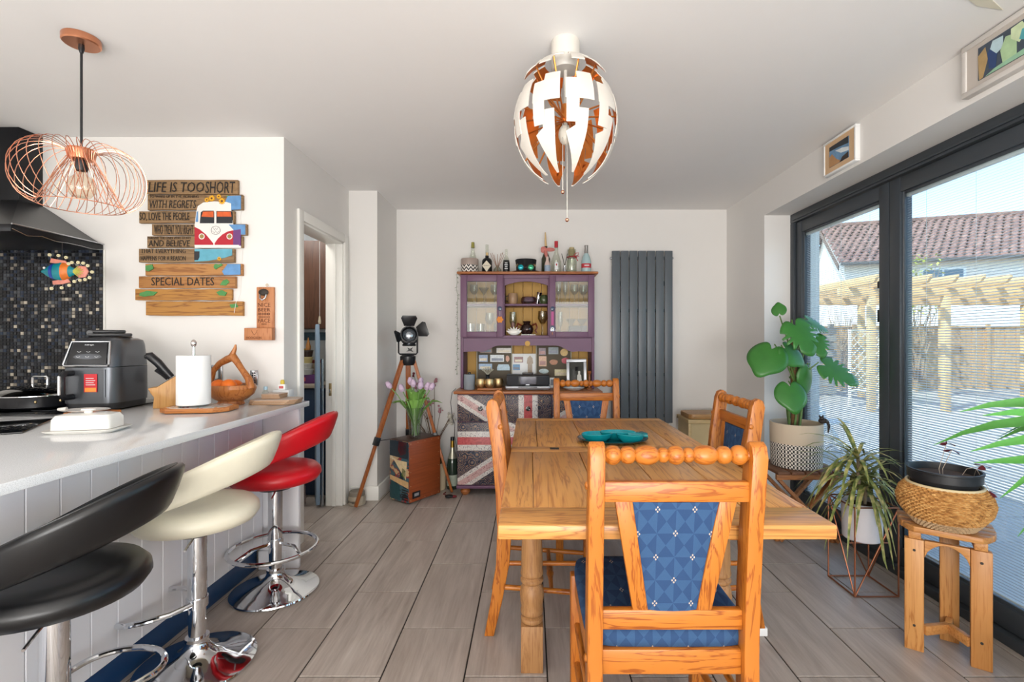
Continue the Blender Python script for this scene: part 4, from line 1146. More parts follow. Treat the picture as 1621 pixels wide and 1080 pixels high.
# glazed doors
for k in (0, 2):
    a, b = UD[k] + .002, UD[k+1] - .002
    z0, z1 = ZD0 + .008, ZT - .004
    y0, y1 = UY0 - .019, UY0 + .0005
    d_ = db('glazed_door', a, a + .052, y0, y1, z0, z1, M_purple)
    d_.name = 'door_stile'
    db('door_stile', b - .052, b, y0, y1, z0, z1, M_purple)
    db('door_rail', a + .0525, b - .0525, y0, y1, z0, z0 + .045, M_purple)
    db('door_rail', a + .0525, b - .0525, y0, y1, z1 - .055, z1, M_purple)
    db('door_pane', a + .05, b - .05, y0 + .008, y0 + .011, z0 + .043, z1 - .053, M_cab_glass, bev=0)
    kx = b - .026 if k == 0 else a + .026
    G().lathe([(0, 0), (.007, 0), (.007, .010), (.018, .016), (.018, .024), (0, .029)], 18, M=Matrix.Translation((kx, y0 - YO, 1.50)) @ Matrix.Rotation(R(90), 4, 'X')).build('knob', plain('blue_knob', '#31405e', .2, var=.5, vs=120), dr)
# valance below the deck
za, zb = ZD0 - .001, ZD0 - .115
def val(u):          # u 0..1 across half, from side to middle
    if u < .28: return zb + .005*math.sin(u*8)
    if u < .55: return zb + (ZD0 - .062 - zb)*(.5 - .5*math.cos(PI*(u - .28)/.27))
    return ZD0 - .062
pts = []
N = 40
for i in range(N + 1):
    u = 2*i/N; u = u if u <= 1 else 2 - u
    x = UX0 + .023 + (UX1 - UX0 - .046)*i/N
    z = val(u)
    dx = abs(i/N - .5)*(UX1 - UX0)
    if dx < .024: z += .0
    pts.append((x, z))
G().prism([(UX0 + .023, za), ] + pts + [(UX1 - .023, za)], UY0 + .003 - YO, UY0 + .018 - YO, 'y').build('valance', M_purple, dr)
xm = (UX0 + UX1)/2
G().lathe([(0, 0), (.020, 0), (.022, .004), (0, .006)], 20, M=Matrix.Translation((xm, UY0 + .003 - YO, ZD0 - .045)) @ Matrix.Rotation(R(90), 4, 'X')).build('valance_boss', M_ybd, dr)

# memo boards standing at the back of the counter
CT = .8385
M_slate = plain('grey_felt_board', '#6a6153', .9, var=.06)
MB = YBK - .055
def at_m(px, py): return PX(px, MB), PZ(py, MB)
for nm, a, b, lb in (('magnet_board', 755, 810, 'grey magnet board beneath the left glazed door of the dresser'), ('magnet_board', 849, 904, 'grey magnet board behind the framed photograph')):
    x0, x1 = PX(a, MB), PX(b, MB)
    o = thing(nm, lb, 'board', ((x0 + x1)/2, MB, CT))
    hw = (x1 - x0)/2
    B('panel', (-hw, 0, 0), (hw, .006, .36), M_slate, o, bev=.001)
    for s in (-1, 1): B('edge', (s*hw - .004, -.003, 0), (s*hw + .004, .007, .36), plain('pale_edge', '#b4b09c', .6), o, bev=.001)
mx0, mx1 = PX(811, MB), PX(848, MB)
o = thing('white_magnet_board', 'white magnet board between the two grey ones', 'board', ((mx0 + mx1)/2, MB - .002, CT))
B('panel', (-(mx1 - mx0)/2, 0, 0), ((mx1 - mx0)/2, .005, PZ(560, MB) - CT), M_white, o, bev=.001)
mags = [ # px0,px1,py0,py1,colour,shape,label
 (760,779,549,559,'#7a5a48','r','brown patterned'), (786,809,551,559,'#d8d2c8','r','cream lettered'), (758,772,562,573,'#8aa2c4','r','pale blue'), (776,798,562,573,'#d5dbdd','r','white picture'),
 (800,807,562,574,'#c58a6a','b','little orange boot-shaped'), (758,779,576,585,'#93b0cc','r','blue and white'), (787,807,577,588,'#a9c4d2','v','pale blue van-shaped'),
 (814,828,565,574,'#8d5e5e','r','dark red'), (812,823,577,586,'#3f7fae','r','bright blue'), (853,864,551,562,'#7b6470','r','mauve'), (868,884,550,561,'#74838a','r','slate grey'),
 (887,899,552,564,'#c9a040','d','round gold and red'), (853,865,564,580,'#d6a886','r','tall peach'), (869,884,568,579,'#a8662f','b','orange and black'), (888,903,566,577,'#c23a4e','b','crimson'),
 (852,869,583,592,'#b3c6c8','b','pale wavy'), (878,899,585,595,'#d8d0a2','r','cream striped'), (834,844,563,590,'#a08c74','t','beige tower-shaped')]
for (a, b, c, d, col, shp, lab) in mags:
    cx, cz = PX((a + b)/2, MB), PZ((c + d)/2, MB); hx, hz = (b - a)/2*MB/F, (d - c)/2*MB/F
    m = plain('magnet_' + col[1:], col, .35, var=.35, vs=70)
    ty = thing('fridge_magnet', '%s souvenir magnet on the dresser memo board' % lab, 'magnet', (cx, MB - .0005 - (.0025 if 811 < (a + b)/2 < 848 else .0), cz), group='souvenir magnets on the dresser')
    if shp == 'r': P = [(-hx, -hz), (hx, -hz), (hx, hz), (-hx, hz)]
    elif shp == 'd': P = [(hx*math.cos(2*PI*k/20), hz*math.sin(2*PI*k/20)) for k in range(20)]
    elif shp == 'v': P = [(-hx, -hz*.7), (hx, -hz*.7), (hx, hz*.2), (hx*.8, hz), (-hx*.8, hz), (-hx, hz*.2)]
    elif shp == 't': P = [(-hx*.7, -hz), (hx*.7, -hz), (hx*.7, 0), (hx, hz*.1), (hx*.8, hz*.7), (0, hz), (-hx*.8, hz*.7), (-hx, hz*.1), (-hx*.7, 0)]
    else:
        rg = random.Random(a); P = [(hx*(.75 + .25*rg.random())*math.cos(2*PI*k/12), hz*(.75 + .25*rg.random())*math.sin(2*PI*k/12)) for k in range(12)]
    bd_ = G().prism(P, -.004, 0, 'y').build('plate', m, ty, bev=0)
    if shp == 'r' : B('picture', (-hx*.8, -.0048, -hz*.7), (hx*.8, -.0041, hz*.05), plain('magnet_pic_%d' % (a % 4), ['#4b5b73', '#8f4a3e', '#d9cdb0', '#5d7a58'][a % 4], .3, var=.4, vs=90), ty, bev=0)
# things on the counter
def cyl_speaker():
    o = thing('smart_speaker', 'light grey fabric cylinder speaker on the dresser counter', 'speaker', (PX(743, 4.0), 4.0, CT))
    G().lathe([(0, 0), (.042, 0), (.046, .006), (.046, .118), (.042, .124), (0, .124)], 32).build('body', plain('grey_speaker_cloth', '#8d949b', .8, bump=.3, bs=600), o)
    G().lathe([(0, .1245), (.012, .1245), (.012, .138), (.008, .142), (0, .142)], 16).build('button', M_black, o)
cyl_speaker()
tr = thing('wooden_tray', 'small wooden tray under the brass pots on the dresser', 'tray', (PX(776, 3.98), 3.98, CT))
G().box((-.10, -.055, 0), (.10, .055, .016)).build('board', M_top, tr, bev=.004)
for k, (px, y) in enumerate(((761, 3.96), (775, 3.945), (789, 4.0))):
    o = G().lathe([(0, 0), (.022, 0), (.034, .012), (.040, .035), (.038, .060), (.033, .074), (.031, .073), (.035, .058), (.036, .035), (.03, .014), (0, .006)], 32).build('brass_pot', M_brass)
    o.location = (PX(px, y), y, CT + .0165)
    tag(o, ('round brass pot nearest the grey speaker on the dresser tray', 'round brass pot standing between the two others on the dresser tray', 'round brass pot nearest the stereo on the dresser tray')[k], 'pot', 'brass pots on the dresser tray')
o = thing('black_bud_vase', 'tiny dark vase with pale sprigs behind the brass pots', 'vase', (PX(772, 4.09), 4.09, CT))
G().lathe([(0, 0), (.025, 0), (.02, .08), (.012, .10), (.02, .115), (0, .112)], 16).build('vase', M_black, o)
for k in range(7):
    a = -1.1 + .37*k
    G().tube([(0, 0, .11), (.03*math.sin(a), -.005, .14), (.055*math.sin(a), -.01*math.cos(k), .165 + .01*math.cos(a*2))], [.002, .002, .006], 5).build('sprig', plain('pale_sprig', '#b7b3a0', .6), o)
# cd radio
M_silver = plain('silver_plastic', '#b8bcc2', .3, .5, var=.02)
cd = thing('compact_stereo', 'black and silver compact stereo on the dresser counter', 'stereo', (PX(835.5, 4.0), 4.0, CT))
G().ring([[Vector((x*1, y, z)) for x, y in P] for P, z in (([(-.165,-.085),(.165,-.085),(.175,-.06),(.175,.10),(-.175,.10),(-.175,-.06)], .006), ([(-.175,-.095),(.175,-.095),(.185,-.07),(.185,.105),(-.185,.105),(-.185,-.07)], .022), ([(-.172,-.092),(.172,-.092),(.182,-.065),(.182,.105),(-.182,.105),(-.182,-.065)], .034))]).build('base_unit', M_silver, cd, bev=.002)
B('disc_slot', (-.075, -.0966, .024), (.075, -.090, .030), M_black, cd, bev=0)
for s in (-1, 1): B('foot', (s*.14 - .012, -.06, 0), (s*.14 + .012, .07, .006), M_black, cd, bev=0)
G().box((-.172, -.088, .0345), (.172, .10, .122)).build('body', M_black, cd, bev=.010)
B('display', (-.060, -.0895, .050), (.065, -.0875, .108), plain('blue_black_display', '#1a1838', .1), cd, bev=0)
for s in (-1, 1): B('speaker_grille', (s*.118 - .045, -.0895, .045), (s*.118 + .045, -.0872, .112), plain('dark_grille', '#26272c', .7, bump=.5, bs=900), cd, bev=0)
B('maker_plate', (-.015, -.0898, .042), (.015, -.0876, .048), M_silver, cd, bev=0)
B('top_dock', (-.045, -.03, .1225), (.045, .06, .136), M_black, cd, bev=.003)
# framed photo
pf = thing('photo_frame', 'silver framed black and white photograph of two people', 'photo frame', (PX(913, 4.05), 4.05, CT + .022))
fg = Matrix.Rotation(R(-10), 4, 'X') @ Matrix.Rotation(R(-8), 4, 'Z')
hw, hh = .083, .225
for nm, a, b in (('frame_rail', (-hw, -.008, 0), (hw, .008, .024)), ('frame_rail', (-hw, -.008, hh - .024), (hw, .008, hh)), ('frame_stile', (-hw, -.008, .0245), (-hw + .024, .008, hh - .0245)), ('frame_stile', (hw - .024, -.008, .0245), (hw, .008, hh - .0245))):
    G().box(a, b).xf(fg).build(nm, M_silver, pf, bev=.002)
G().box((-hw + .0245, -.002, .0245), (hw - .0245, .004, hh - .0245)).xf(fg).build('photo_print', plain('dark_photo', '#34352f', .7, var=.5, vs=40), pf)
for x, c_, hgt in ((-.022, '#23241f', .13), (.022, '#c7c5bd', .12)):
    P = [(x - .02, .03), (x + .02, .03), (x + .016, hgt - .03), (x + .008, hgt - .022), (x + .009, hgt), (x, hgt + .008), (x - .009, hgt), (x - .008, hgt - .022), (x - .016, hgt - .03)]
    G().prism(P, -.0032, -.0022, 'y').xf(fg).build('figure_print', plain('print_' + c_[1:], c_, .4, var=.3, vs=60), pf, smooth=False)
G().bar((0, .01, .16), (0, .075, -.02), .02, .004).build('strut', M_black, pf)
pt = thing('decorated_plate', 'white fluted plate lying before the framed photograph', 'plate', (PX(908, 3.955), 3.955, CT))
G().lathe([(0, 0), (.05, 0), (.055, .004), (.085, .016), (.088, .019), (.083, .019), (.05, .008), (0, .007)], 36).build('plate', M_por, pt)
G().tube([(.086*math.cos(a), .086*math.sin(a), .019) for a in (2*PI*k/48 for k in range(48))], .0016, 5, closed=True).build('rim', plain('grey_plate_rim', '#6f7480', .3), pt)
o = thing('small_white_card', 'little white card with a grey picture beside the stereo', 'card', (PX(874, 4.15), 4.15, CT))
B('card', (-.02, 0, 0), (.02, .004, .085), M_white, o, bev=0); B('picture', (-.013, -.001, .02), (.013, 0, .07), plain('grey_picture', '#8d8a92', .5), o, bev=0)
o = thing('turned_candlestick', 'small turned wooden candlestick at the counter end', 'candlestick', (PX(933, 4.02), 4.02, CT))
G().lathe([(0, 0), (.025, 0), (.025, .008), (.010, .016), (.008, .05), (.015, .06), (.008, .07), (.007, .12), (.014, .13), (.016, .15), (0, .15)], 20).build('stick', M_top, o)
# cable hanging down the side
cb = G().tube([(-.61, 3.99, .845), (-.635, 3.96, .82), (-.645, 3.95, .74), (-.63, 3.93, .62), (-.615, 3.97, .56), (-.63, 4.05, .45), (-.63, 4.2, .3)], .0028, 6).build('power_cable', M_black)
tag(cb, 'thin black cable looping down beside the dresser', 'cable')

# ------------------------------------------------ glassware inside
def goblet(r, h, stem): return [(0, 0), (r*.85, 0), (r*.8, .003), (.004, .008), (.0035, stem), (r*.5, stem + .012), (r, stem + (h - stem)*.45), (r*.86, h), (r*.82, h), (r*.95, stem + (h - stem)*.45), (r*.45, stem + .016), (0, stem + .01)]
def tumbler(r, h): return [(0, 0), (r*.85, 0), (r, h), (r*.94, h), (r*.8, .008), (0, .008)]
def flute(h): return [(0, 0), (.026, 0), (.025, .003), (.004, .007), (.0035, .07), (.014, .085), (.021, .12), (.019, h), (.017, h), (.018, .12), (.010, .09), (0, .085)]
def martini(h): return [(0, 0), (.03, 0), (.029, .003), (.004, .008), (.0035, .075), (.045, h), (.043, h), (.003, .08), (0, .079)]
Zs, Zd = 1.5455, ZD0 + .0225
cl, cr = UD[0] + .05, UD[3] - .05
gl = [('wine_glass', goblet(.036, .17, .075), (UD[0] + .10, 4.17, Zs)), ('cocktail_glass', martini(.14), (UD[0] + .185, 4.15, Zs)), ('wine_glass', goblet(.036, .17, .075), (UD[0] + .27, 4.2, Zs)),
      ('tumbler', tumbler(.036, .10), (UD[0] + .075, 4.13, Zd)), ('tumbler', tumbler(.036, .10), (UD[0] + .155, 4.18, Zd)), ('wine_glass', goblet(.04, .19, .085), (UD[0] + .235, 4.15, Zd)), ('tumbler', tumbler(.034, .12), (UD[0] + .30, 4.2, Zd)),
      ('flute_glass', flute(.2), (UD[2] + .085, 4.16, Zs)), ('flute_glass', flute(.2), (UD[2] + .145, 4.19, Zs)), ('wine_glass', goblet(.036, .17, .075), (UD[2] + .22, 4.16, Zs)), ('wine_glass', goblet(.036, .17, .075), (UD[2] + .30, 4.2, Zs)),
      ('flute_glass', flute(.2), (UD[2] + .10, 4.17, Zd)), ('cocktail_glass', martini(.15), (UD[2] + .19, 4.15, Zd)), ('cocktail_glass', martini(.15), (UD[2] + .285, 4.17, Zd))]
seen = {}
for nm, pr, loc in gl:
    key = (nm, len(pr), round(pr[-2][1], 3))
    o = G().lathe(pr, 22).build(nm, M_clear) if nm + str(key) not in seen else seen[nm + str(key)].copy()
    if nm + str(key) in seen: COL.objects.link(o)
    seen[nm + str(key)] = o
    o.location = loc
    side = 'left' if loc[0] < 0 else 'right'
    door = 'with the orange tag' if side == 'left' else 'with the blue eye charm'
    sh = 'upper' if loc[2] > 1.5 else 'lower'
    tag(o, 'clear %s on the %s shelf behind the glazed door %s' % (nm.replace('_', ' '), sh, door), 'glass', 'glassware behind the %s glazed door, %s shelf' % (side, sh))
bx_ = B('boxed_glass_set', (-.075, -.03, 0), (.075, .03, .085), plain('dark_box_card', '#5a5350', .6, var=.2), None)
bx_.location = (UD[2] + .255, 4.24, Zd + .15 - .15); tag(bx_, 'dark cardboard box on the lower shelf behind the cocktail glasses', 'box')
# open bay items
y = 4.13
def xp(px): return PX(px, y)
o = thing('candle_pot', 'tan ceramic mug with a dark rim on the upper open shelf', 'mug', (xp(812), y, Zs))
G().lathe([(0, 0), (.032, 0), (.042, .03), (.041, .075), (.036, .09), (.033, .09), (.037, .07), (.03, .01), (0, .008)], 28).build('body', plain('tan_ceramic', '#9a7a5c', .4, var=.2), o)
G().tube([(-.04, 0, .07), (-.062, 0, .06), (-.062, 0, .03), (-.04, 0, .022)], .005, 8).build('handle', plain('dark_ceramic', '#3a2b22', .35), o)
o = thing('glass_basket', 'lilac glass dish of pebbles on the upper open shelf', 'dish', (xp(837), y, Zs))
G().lathe([(0, 0), (.05, 0), (.062, .02), (.058, .05), (.05, .06), (.046, .06), (.054, .045), (.055, .02), (0, .006)], 28, sx=1.1).build('dish', glass('lilac_glass', '#d9c8d6', .15, .6), o)
G().rbox((0, 0, .035), (.08, .06, .045), 3, 20, 10).build('contents', plain('lilac_pebbles', '#a58f9c', .6, var=.5, vs=90), o)
o = thing('silver_cup', 'tilted silver cup standing behind the lilac dish', 'cup', (xp(850), 4.2, Zs))
G().lathe([(0, 0), (.018, 0), (.016, .05), (.02, .09), (.026, .105), (.022, .105), (.012, .05), (0, .02)], 20, M=Matrix.Rotation(R(12), 4, 'Y')).build('cup', M_chrome, o)
o = thing('green_glass_pot', 'dark green glass pot on the upper open shelf', 'pot', (xp(861), y, Zs))
G().lathe([(0, 0), (.028, 0), (.040, .03), (.036, .06), (.024, .075), (.02, .075), (.03, .055), (0, .01)], 24).build('body', plain('dark_green_glass', '#3d4a2c', .1), o)
o = thing('pink_liqueur_glass', 'tall clear glass with pink ornament on the lower open shelf', 'glass', (xp(812), 4.16, Zd))
G().lathe(goblet(.032, .20, .06), 22).build('glass', M_clear, o)
G().ell((0, 0, .09), (.018, .018, .028), 14, 10).build('pink_filling', plain('pink_filling', '#b88a86', .3, var=.4, vs=60), o)
o = thing('sea_shell', 'white spiky sea shell on the lower open shelf', 'shell', (xp(814), 4.085, Zd))
g = G().ell((0, 0, .028), (.05, .025, .028), 18, 10)
for k in range(9):
    a = -.2 + PI*1.15*k/8; g.tube([(.04*math.cos(a), 0, .028 + .022*math.sin(a)), (.064*math.cos(a), -.01, .028 + .045*abs(math.sin(a)))], [.010, .002], 6)
g.build('shell', M_por, o)
o = thing('dark_lustre_jug', 'squat dark brown double-handled glass vase on the open shelf', 'vase', (xp(834), 4.12, Zd))
G().lathe([(0, 0), (.03, 0), (.052, .03), (.056, .055), (.046, .085), (.026, .098), (.034, .12), (.030, .12), (.02, .1), (0, .09)], 28).build('body', plain('dark_lustre', '#2c1a16', .12, .3), o)
for s in (-1, 1): G().tube([(s*.045, 0, .085), (s*.075, 0, .10), (s*.085, 0, .07), (s*.072, 0, .04), (s*.085, 0, .02)], [.008, .009, .008, .007, .004], 8).build('handle', plain('amber_glass', '#6b2412', .12), o)
o = thing('shell_chips', 'white shells lying before the dark vase', 'shells', (xp(836), 4.072, Zd))
o['kind'] = 'stuff'
g = G()
for k in range(9): g.ell((-.05 + .012*k + .004*(k % 3), .004*(k % 2), .005), (.010, .007, .005), 8, 6)
g.build('shells', M_por, o)
o = G().lathe(goblet(.042, .205, .09), 26).build('smoky_wine_glass', glass('smoky_glass', '#e4e0cf', .10, .7)); o.location = (xp(859), y, Zd)
tag(o, 'large smoky wine glass on the lower open shelf', 'glass')
# tags hung from the knobs
kx = UD[1] - .028
o = thing('orange_tag', 'orange flower tag hanging from the dresser door knob', 'tag', (kx, UY0 - .028, 1.41))
G().cyl((0, 0, .03), (0, -.006, .082), .001, n=5).build('string', M_white, o)
G().prism([(.026*(1 + .12*math.cos(6*a))*math.cos(a), .026*(1 + .12*math.cos(6*a))*math.sin(a)) for a in (2*PI*k/36 for k in range(36))] , -.003, .003, 'y').build('disc', plain('orange_felt', '#d8853a', .8), o)
kx2 = UD[2] + .028
o = thing('eye_charm', 'blue glass eye charm on a pink ribbon hung from the dresser door', 'charm', (kx2, UY0 - .028, 1.335))
B('ribbon', (-.010, -.001, .03), (.010, .001, .14), plain('pink_ribbon', '#b4508a', .6), o, bev=0)
b_ = Matrix.Rotation(R(90), 4, 'X')
G().lathe([(0, 0), (.022, 0), (.023, .004), (0, .006)], 24, M=b_).build('disc', plain('cobalt_glass', '#16305f', .1), o)
G().lathe([(0, .006), (.012, .006), (.012, .0075), (0, .0075)], 20, M=b_).build('white_iris', M_white, o)
G().lathe([(0, .0076), (.005, .0076), (.005, .009), (0, .009)], 14, M=b_).build('pupil', plain('dark_pupil', '#10202f', .1), o)
B('tassel', (-.004, -.002, -.05), (.004, .002, -.024), M_top, o, bev=.001)

# ------------------------------------------------ on top of the dresser
ZC = ZT + .0225
y = 4.17
def top(nm, lab, cat, px, yy=None, rz=0):
    yy = yy or y
    return thing(nm, lab, cat, (PX(px, yy), yy, ZC), rz)
o = top('patterned_tin', 'round tin with zigzag black and white band and taupe lid', 'tin', 743.5, 4.112)
def zig():
    t = NT('zigzag_band'); x, y_, z = t.sep(t.co())
    an = t.m_('ARCTAN2', y_, x)
    f = t.m_('FRACT', t.m_('ADD', t.m_('MULTIPLY', z, 32), t.m_('MULTIPLY', t.m_('ABSOLUTE', t.m_('SUBTRACT', t.m_('FRACT', t.m_('MULTIPLY', an, 1.9)), .5)), 1.6)))
    t.base(t.mix(t.m_('GREATER_THAN', f, .5), '#1d1b1c', '#e4ddd6'), .5); return t.m
G().lathe([(0, 0), (.070, 0), (.073, .004), (.073, .060), (0, .060)], 36).build('body', zig(), o)
G().lathe([(0, .0605), (.074, .0605), (.074, .108), (.070, .114), (0, .116)], 36).build('lid', plain('taupe_lid', '#a39289', .4), o)
M_pale = glass('pale_green_glass', '#f3f5f0', .08, .6)
def bottle_prof(r, hs, hn, rn, h): return [(0, 0), (r*.95, 0), (r, .006), (r, hs), (r*.7, hs + (hn - hs)*.5), (rn, hn), (rn, h), (0, h)]
o = top('clear_bottle', 'clear conical bottle with green and gold wrapped neck', 'bottle', 748.5, 4.262)
G().lathe([(0, 0), (.055, 0), (.058, .008), (.056, .05), (.036, .13), (.016, .205), (.014, .235), (0, .235)], 28).build('body', M_pale, o)
G().lathe([(0, .2355), (.016, .2355), (.014, .26), (.013, .285), (0, .287)], 16).build('wrapped_neck', plain('gold_green_foil', '#9a9448', .35, .3, var=.6, vs=120), o)
o = top('gin_bottle', 'black apothecary bottle with pale diamond label', 'bottle', 771)
G().lathe([(0, 0), (.040, 0), (.044, .005), (.044, .105), (.036, .122), (.016, .136), (.015, .152), (0, .152)], 28).build('body', plain('black_bottle_glass', '#111214', .08), o)
G().lathe([(0, .1525), (.012, .1525), (.012, .178), (0, .178)], 16).build('stopper', M_brass, o)
G().prism([(0, .006), (.014, .03), (.038, .06), (.0, .105), (-.038, .06), (-.014, .03)], -.0465, -.0445, 'y').build('label', plain('cream_label', '#d6cdb8', .6), o, smooth=False)
text("HENDRICK'S", .05, .007, (0, -.047, .062), M_ink, o)
G().cyl((0, 0, .1785), (0, 0, .245), .0135, n=14).build('neck_sleeve', M_pale, o)
o = top('reed_diffuser', 'glass reed diffuser with brown sticks', 'diffuser', 787.5)
G().lathe([(0, 0), (.034, 0), (.038, .006), (.034, .035), (.014, .06), (.014, .07), (.011, .07), (.011, .06), (.03, .033), (.033, .008), (0, .006)], 24).build('jar', M_pale, o)
for k, (dx, dz) in enumerate(((-.06, .17), (-.045, .175), (-.03, .16), (.0, .165), (.03, .175), (.045, .18), (.058, .165))):
    G().cyl((-dx*.25, .003*k - .01, .008), (dx, .004*k - .012, dz), .0017, n=6).build('reed', plain('brown_reed', '#9a6a4a', .7), o)
o = top('miniature_spirit_bottle', 'small bottle with black printed label and clear shoulders', 'bottle', 801.5)
G().lathe(bottle_prof(.029, .11, .15, .011, .205), 24).build('body', M_pale, o)
G().lathe([(.0295, .015), (.0295, .085), (.024, .112), (.0235, .112), (.029, .085), (.029, .015)], 24).build('label', plain('black_label', '#16181c', .4), o)
for k in range(4): B('label_line', (-.014 + .003*(k % 2), -.0308, .035 + .016*k), (.014 - .003*(k % 2), -.0295, .041 + .016*k), M_print, o, bev=0)
o = top('top_hat', 'black top hat with teal round goggles on its brim', 'hat', 832.5, 4.15)
M_felt = plain('black_felt', '#101216', .85, bump=.1)
G().lathe([(0, 0), (.112, 0), (.116, .006), (.113, .013), (.08, .010), (.078, .02), (.08, .07), (.086, .108), (.083, .114), (0, .112)], 40, sx=1.05, sy=.85).build('hat', M_felt, o)
for s, c_ in ((-1, '#1fa3b0'), (1, '#4cb88a')):
    q = G().lathe([(.020, 0), (.030, 0), (.031, .014), (.026, .018), (.023, .014), (.020, 0)], 22, M=Matrix.Translation((s*.042, -.078, .037)) @ Matrix.Rotation(R(90), 4, 'X')).build('goggle_rim', M_iron, o)
    G().lathe([(0, .011), (.024, .011), (.016, .017), (0, .019)], 20, M=Matrix.Translation((s*.042, -.078, .037)) @ Matrix.Rotation(R(90), 4, 'X')).build('goggle_lens', plain('lens_' + c_[1:], c_, .1, .3, var=.4, vs=50), q)
    for k in range(3): G().cyl((s*(.060 + .006*k), -.086, .052 - .004*k), (s*(.070 + .008*k), -.09, .066 - .006*k), .002, n=6).build('goggle_spike', M_brass, q)
B('goggle_bridge', (-.014, -.088, .034), (.014, -.080, .041), M_iron, o)
M_dg = plain('dark_green_bottle_glass', '#3a3a2c', .08)
o = top('wine_bottle_candle', 'dark green bottle with pink bow and tall tan candle', 'bottle', 864, 4.21)
G().lathe(bottle_prof(.038, .13, .19, .014, .24), 26).build('body', M_dg, o)
G().tube([(0, 0, .24), (-.003, 0, .29), (-.004, 0, .36)], [.011, .009, .005], 10).build('candle', plain('tan_wax', '#cdae7c', .6), o)
M_bow = plain('salmon_ribbon', '#c2736a', .6, var=.2)
G().rbox((-.02, -.03, .205), (.05, .014, .055), 2.5, 16, 10).build('ribbon_loop', M_bow, o)
G().rbox((.035, -.035, .205), (.085, .014, .034), 2.2, 16, 10, ).build('ribbon_loop', M_bow, o)
G().tube([(-.005, -.03, .2), (.0, -.04, .17), (.005, -.042, .14)], [.012, .016, .010], 8).build('ribbon_tail', M_bow, o)
o = top('small_pale_bottle', 'small pale pink bottle with blue label before the green bottle', 'bottle', 866.5, 4.12)
G().lathe(bottle_prof(.025, .07, .105, .012, .135), 22).build('body', plain('milky_pink_glass', '#cdb5ac', .2), o)
G().lathe([(.0255, .012), (.0255, .062), (.025, .062), (.025, .012)], 22).build('label', plain('blue_grey_label', '#8fa0b4', .5, var=.4, vs=90), o)
o = top('clear_spirit_bottle', 'clear bottle with red capped neck on the dresser', 'bottle', 880.5)
G().lathe(bottle_prof(.042, .10, .185, .015, .22), 28).build('body', M_pale, o)
G().lathe([(0, .2205), (.0155, .2205), (.0155, .275), (0, .276)], 18).build('red_cap', plain('red_foil', '#b31f2e', .35), o)
B('label', (-.014, -.0435, .03), (.014, -.0422, .09), M_print, o, bev=0); G().ell((0, -.0438, .07), (.006, .001, .010), 10, 6).build('label_emblem', plain('red_foil', '', 0), o)
o = top('bud_vase', 'tiny steel bud vase with two dark stems', 'vase', 894, 4.14)
G().lathe([(0, 0), (.016, 0), (.018, .004), (.010, .05), (.012, .062), (0, .06)], 18).build('vase', M_steel, o)
for dx in (-.026, .022): G().cyl((0, 0, .055), (dx, 0, .165), .003, n=7).build('stem', plain('dark_stem', '#4a4540', .6), o)
o = top('glass_jar', 'pair-necked clear glass jar tied with a red bow', 'jar', 905)
G().lathe([(0, 0), (.036, 0), (.040, .006), (.040, .11), (.034, .13), (.034, .205), (.030, .205), (.030, .13), (.036, .11), (.036, .008), (0, .006)], 26, sx=1.1).build('jar', M_pale, o)
G().lathe([(0, .15), (.027, .15), (.030, .19), (.02, .222), (0, .225)], 16).build('dried_filling', plain('straw_filling', '#b8a77e', .8, var=.5, vs=120, bump=.5), o)
M_rr = plain('red_ribbon', '#a8202a', .5)
G().tube([(.039*1.1*math.cos(a), .039*math.sin(a), .138) for a in (2*PI*k/28 for k in range(28))], .004, 6, closed=True).build('ribbon_band', M_rr, o)
G().tube([(.01, -.04, .14), (.03, -.048, .165), (.055, -.046, .168), (.05, -.046, .15), (.015, -.042, .14), (.06, -.046, .142)], .0035, 6).build('bow', M_rr, o)
G().tube([(.02, -.044, .138), (.04, -.046, .115), (.048, -.046, .1)], .0035, 6).build('bow_tail', M_rr, o)
o = top('blue_liqueur_bottle', 'pale blue bottle with red label and grey capped neck', 'bottle', 928)
G().lathe([(0, 0), (.036, 0), (.041, .006), (.042, .10), (.034, .135), (.018, .17), (0, .17)], 28).build('body', plain('frosted_blue_glass', '#a9c3c6', .25), o)
G().lathe([(0, .1705), (.017, .1705), (.0145, .22), (.016, .225), (.016, .24), (0, .241)], 20).build('capped_neck', plain('grey_foil', '#8d8a87', .35, .5), o)
G().lathe([(.0425, .045), (.0425, .082), (.042, .082), (.042, .045)], 28).build('label', plain('red_label', '#bb3a44', .5), o)
B('label_print', (-.02, -.0438, .060), (.02, -.0428, .068), M_print, o, bev=0)
# trailing garland at the dresser side
gv = thing('trailing_garland', 'thin garland of tiny leaves trailing down the dresser side', 'garland', (PX(724, 4.1), 4.1, 1.83))
zz = 0; pts = [(.05, 0, -.01), (.01, 0, 0)]
rg = random.Random(3)
while zz > -.86:
    zz -= .035; pts.append((rg.uniform(-.010, .006), rg.uniform(-.01, .01), zz))
G().tube(pts, .0013, 5).build('vine', M_stem, gv)
g = G()
for p in pts[1:]:
    for s in range(3):
        a = rg.uniform(0, 6.28); L = rg.uniform(.012, .02)
        q = Vector(p) + Vector((0, 0, rg.uniform(-.015, .015)))
        g.blade([q, q + Vector((math.cos(a)*L*.5, -abs(math.sin(a))*L*.5, .002)), q + Vector((math.cos(a)*L, -abs(math.sin(a))*L, -.004))], [.001, .006, .001])
tag(g.build('leaves', plain('grey_green_leaf', '#6f7a5d', .6, var=.3, vs=60), gv), kind='stuff')

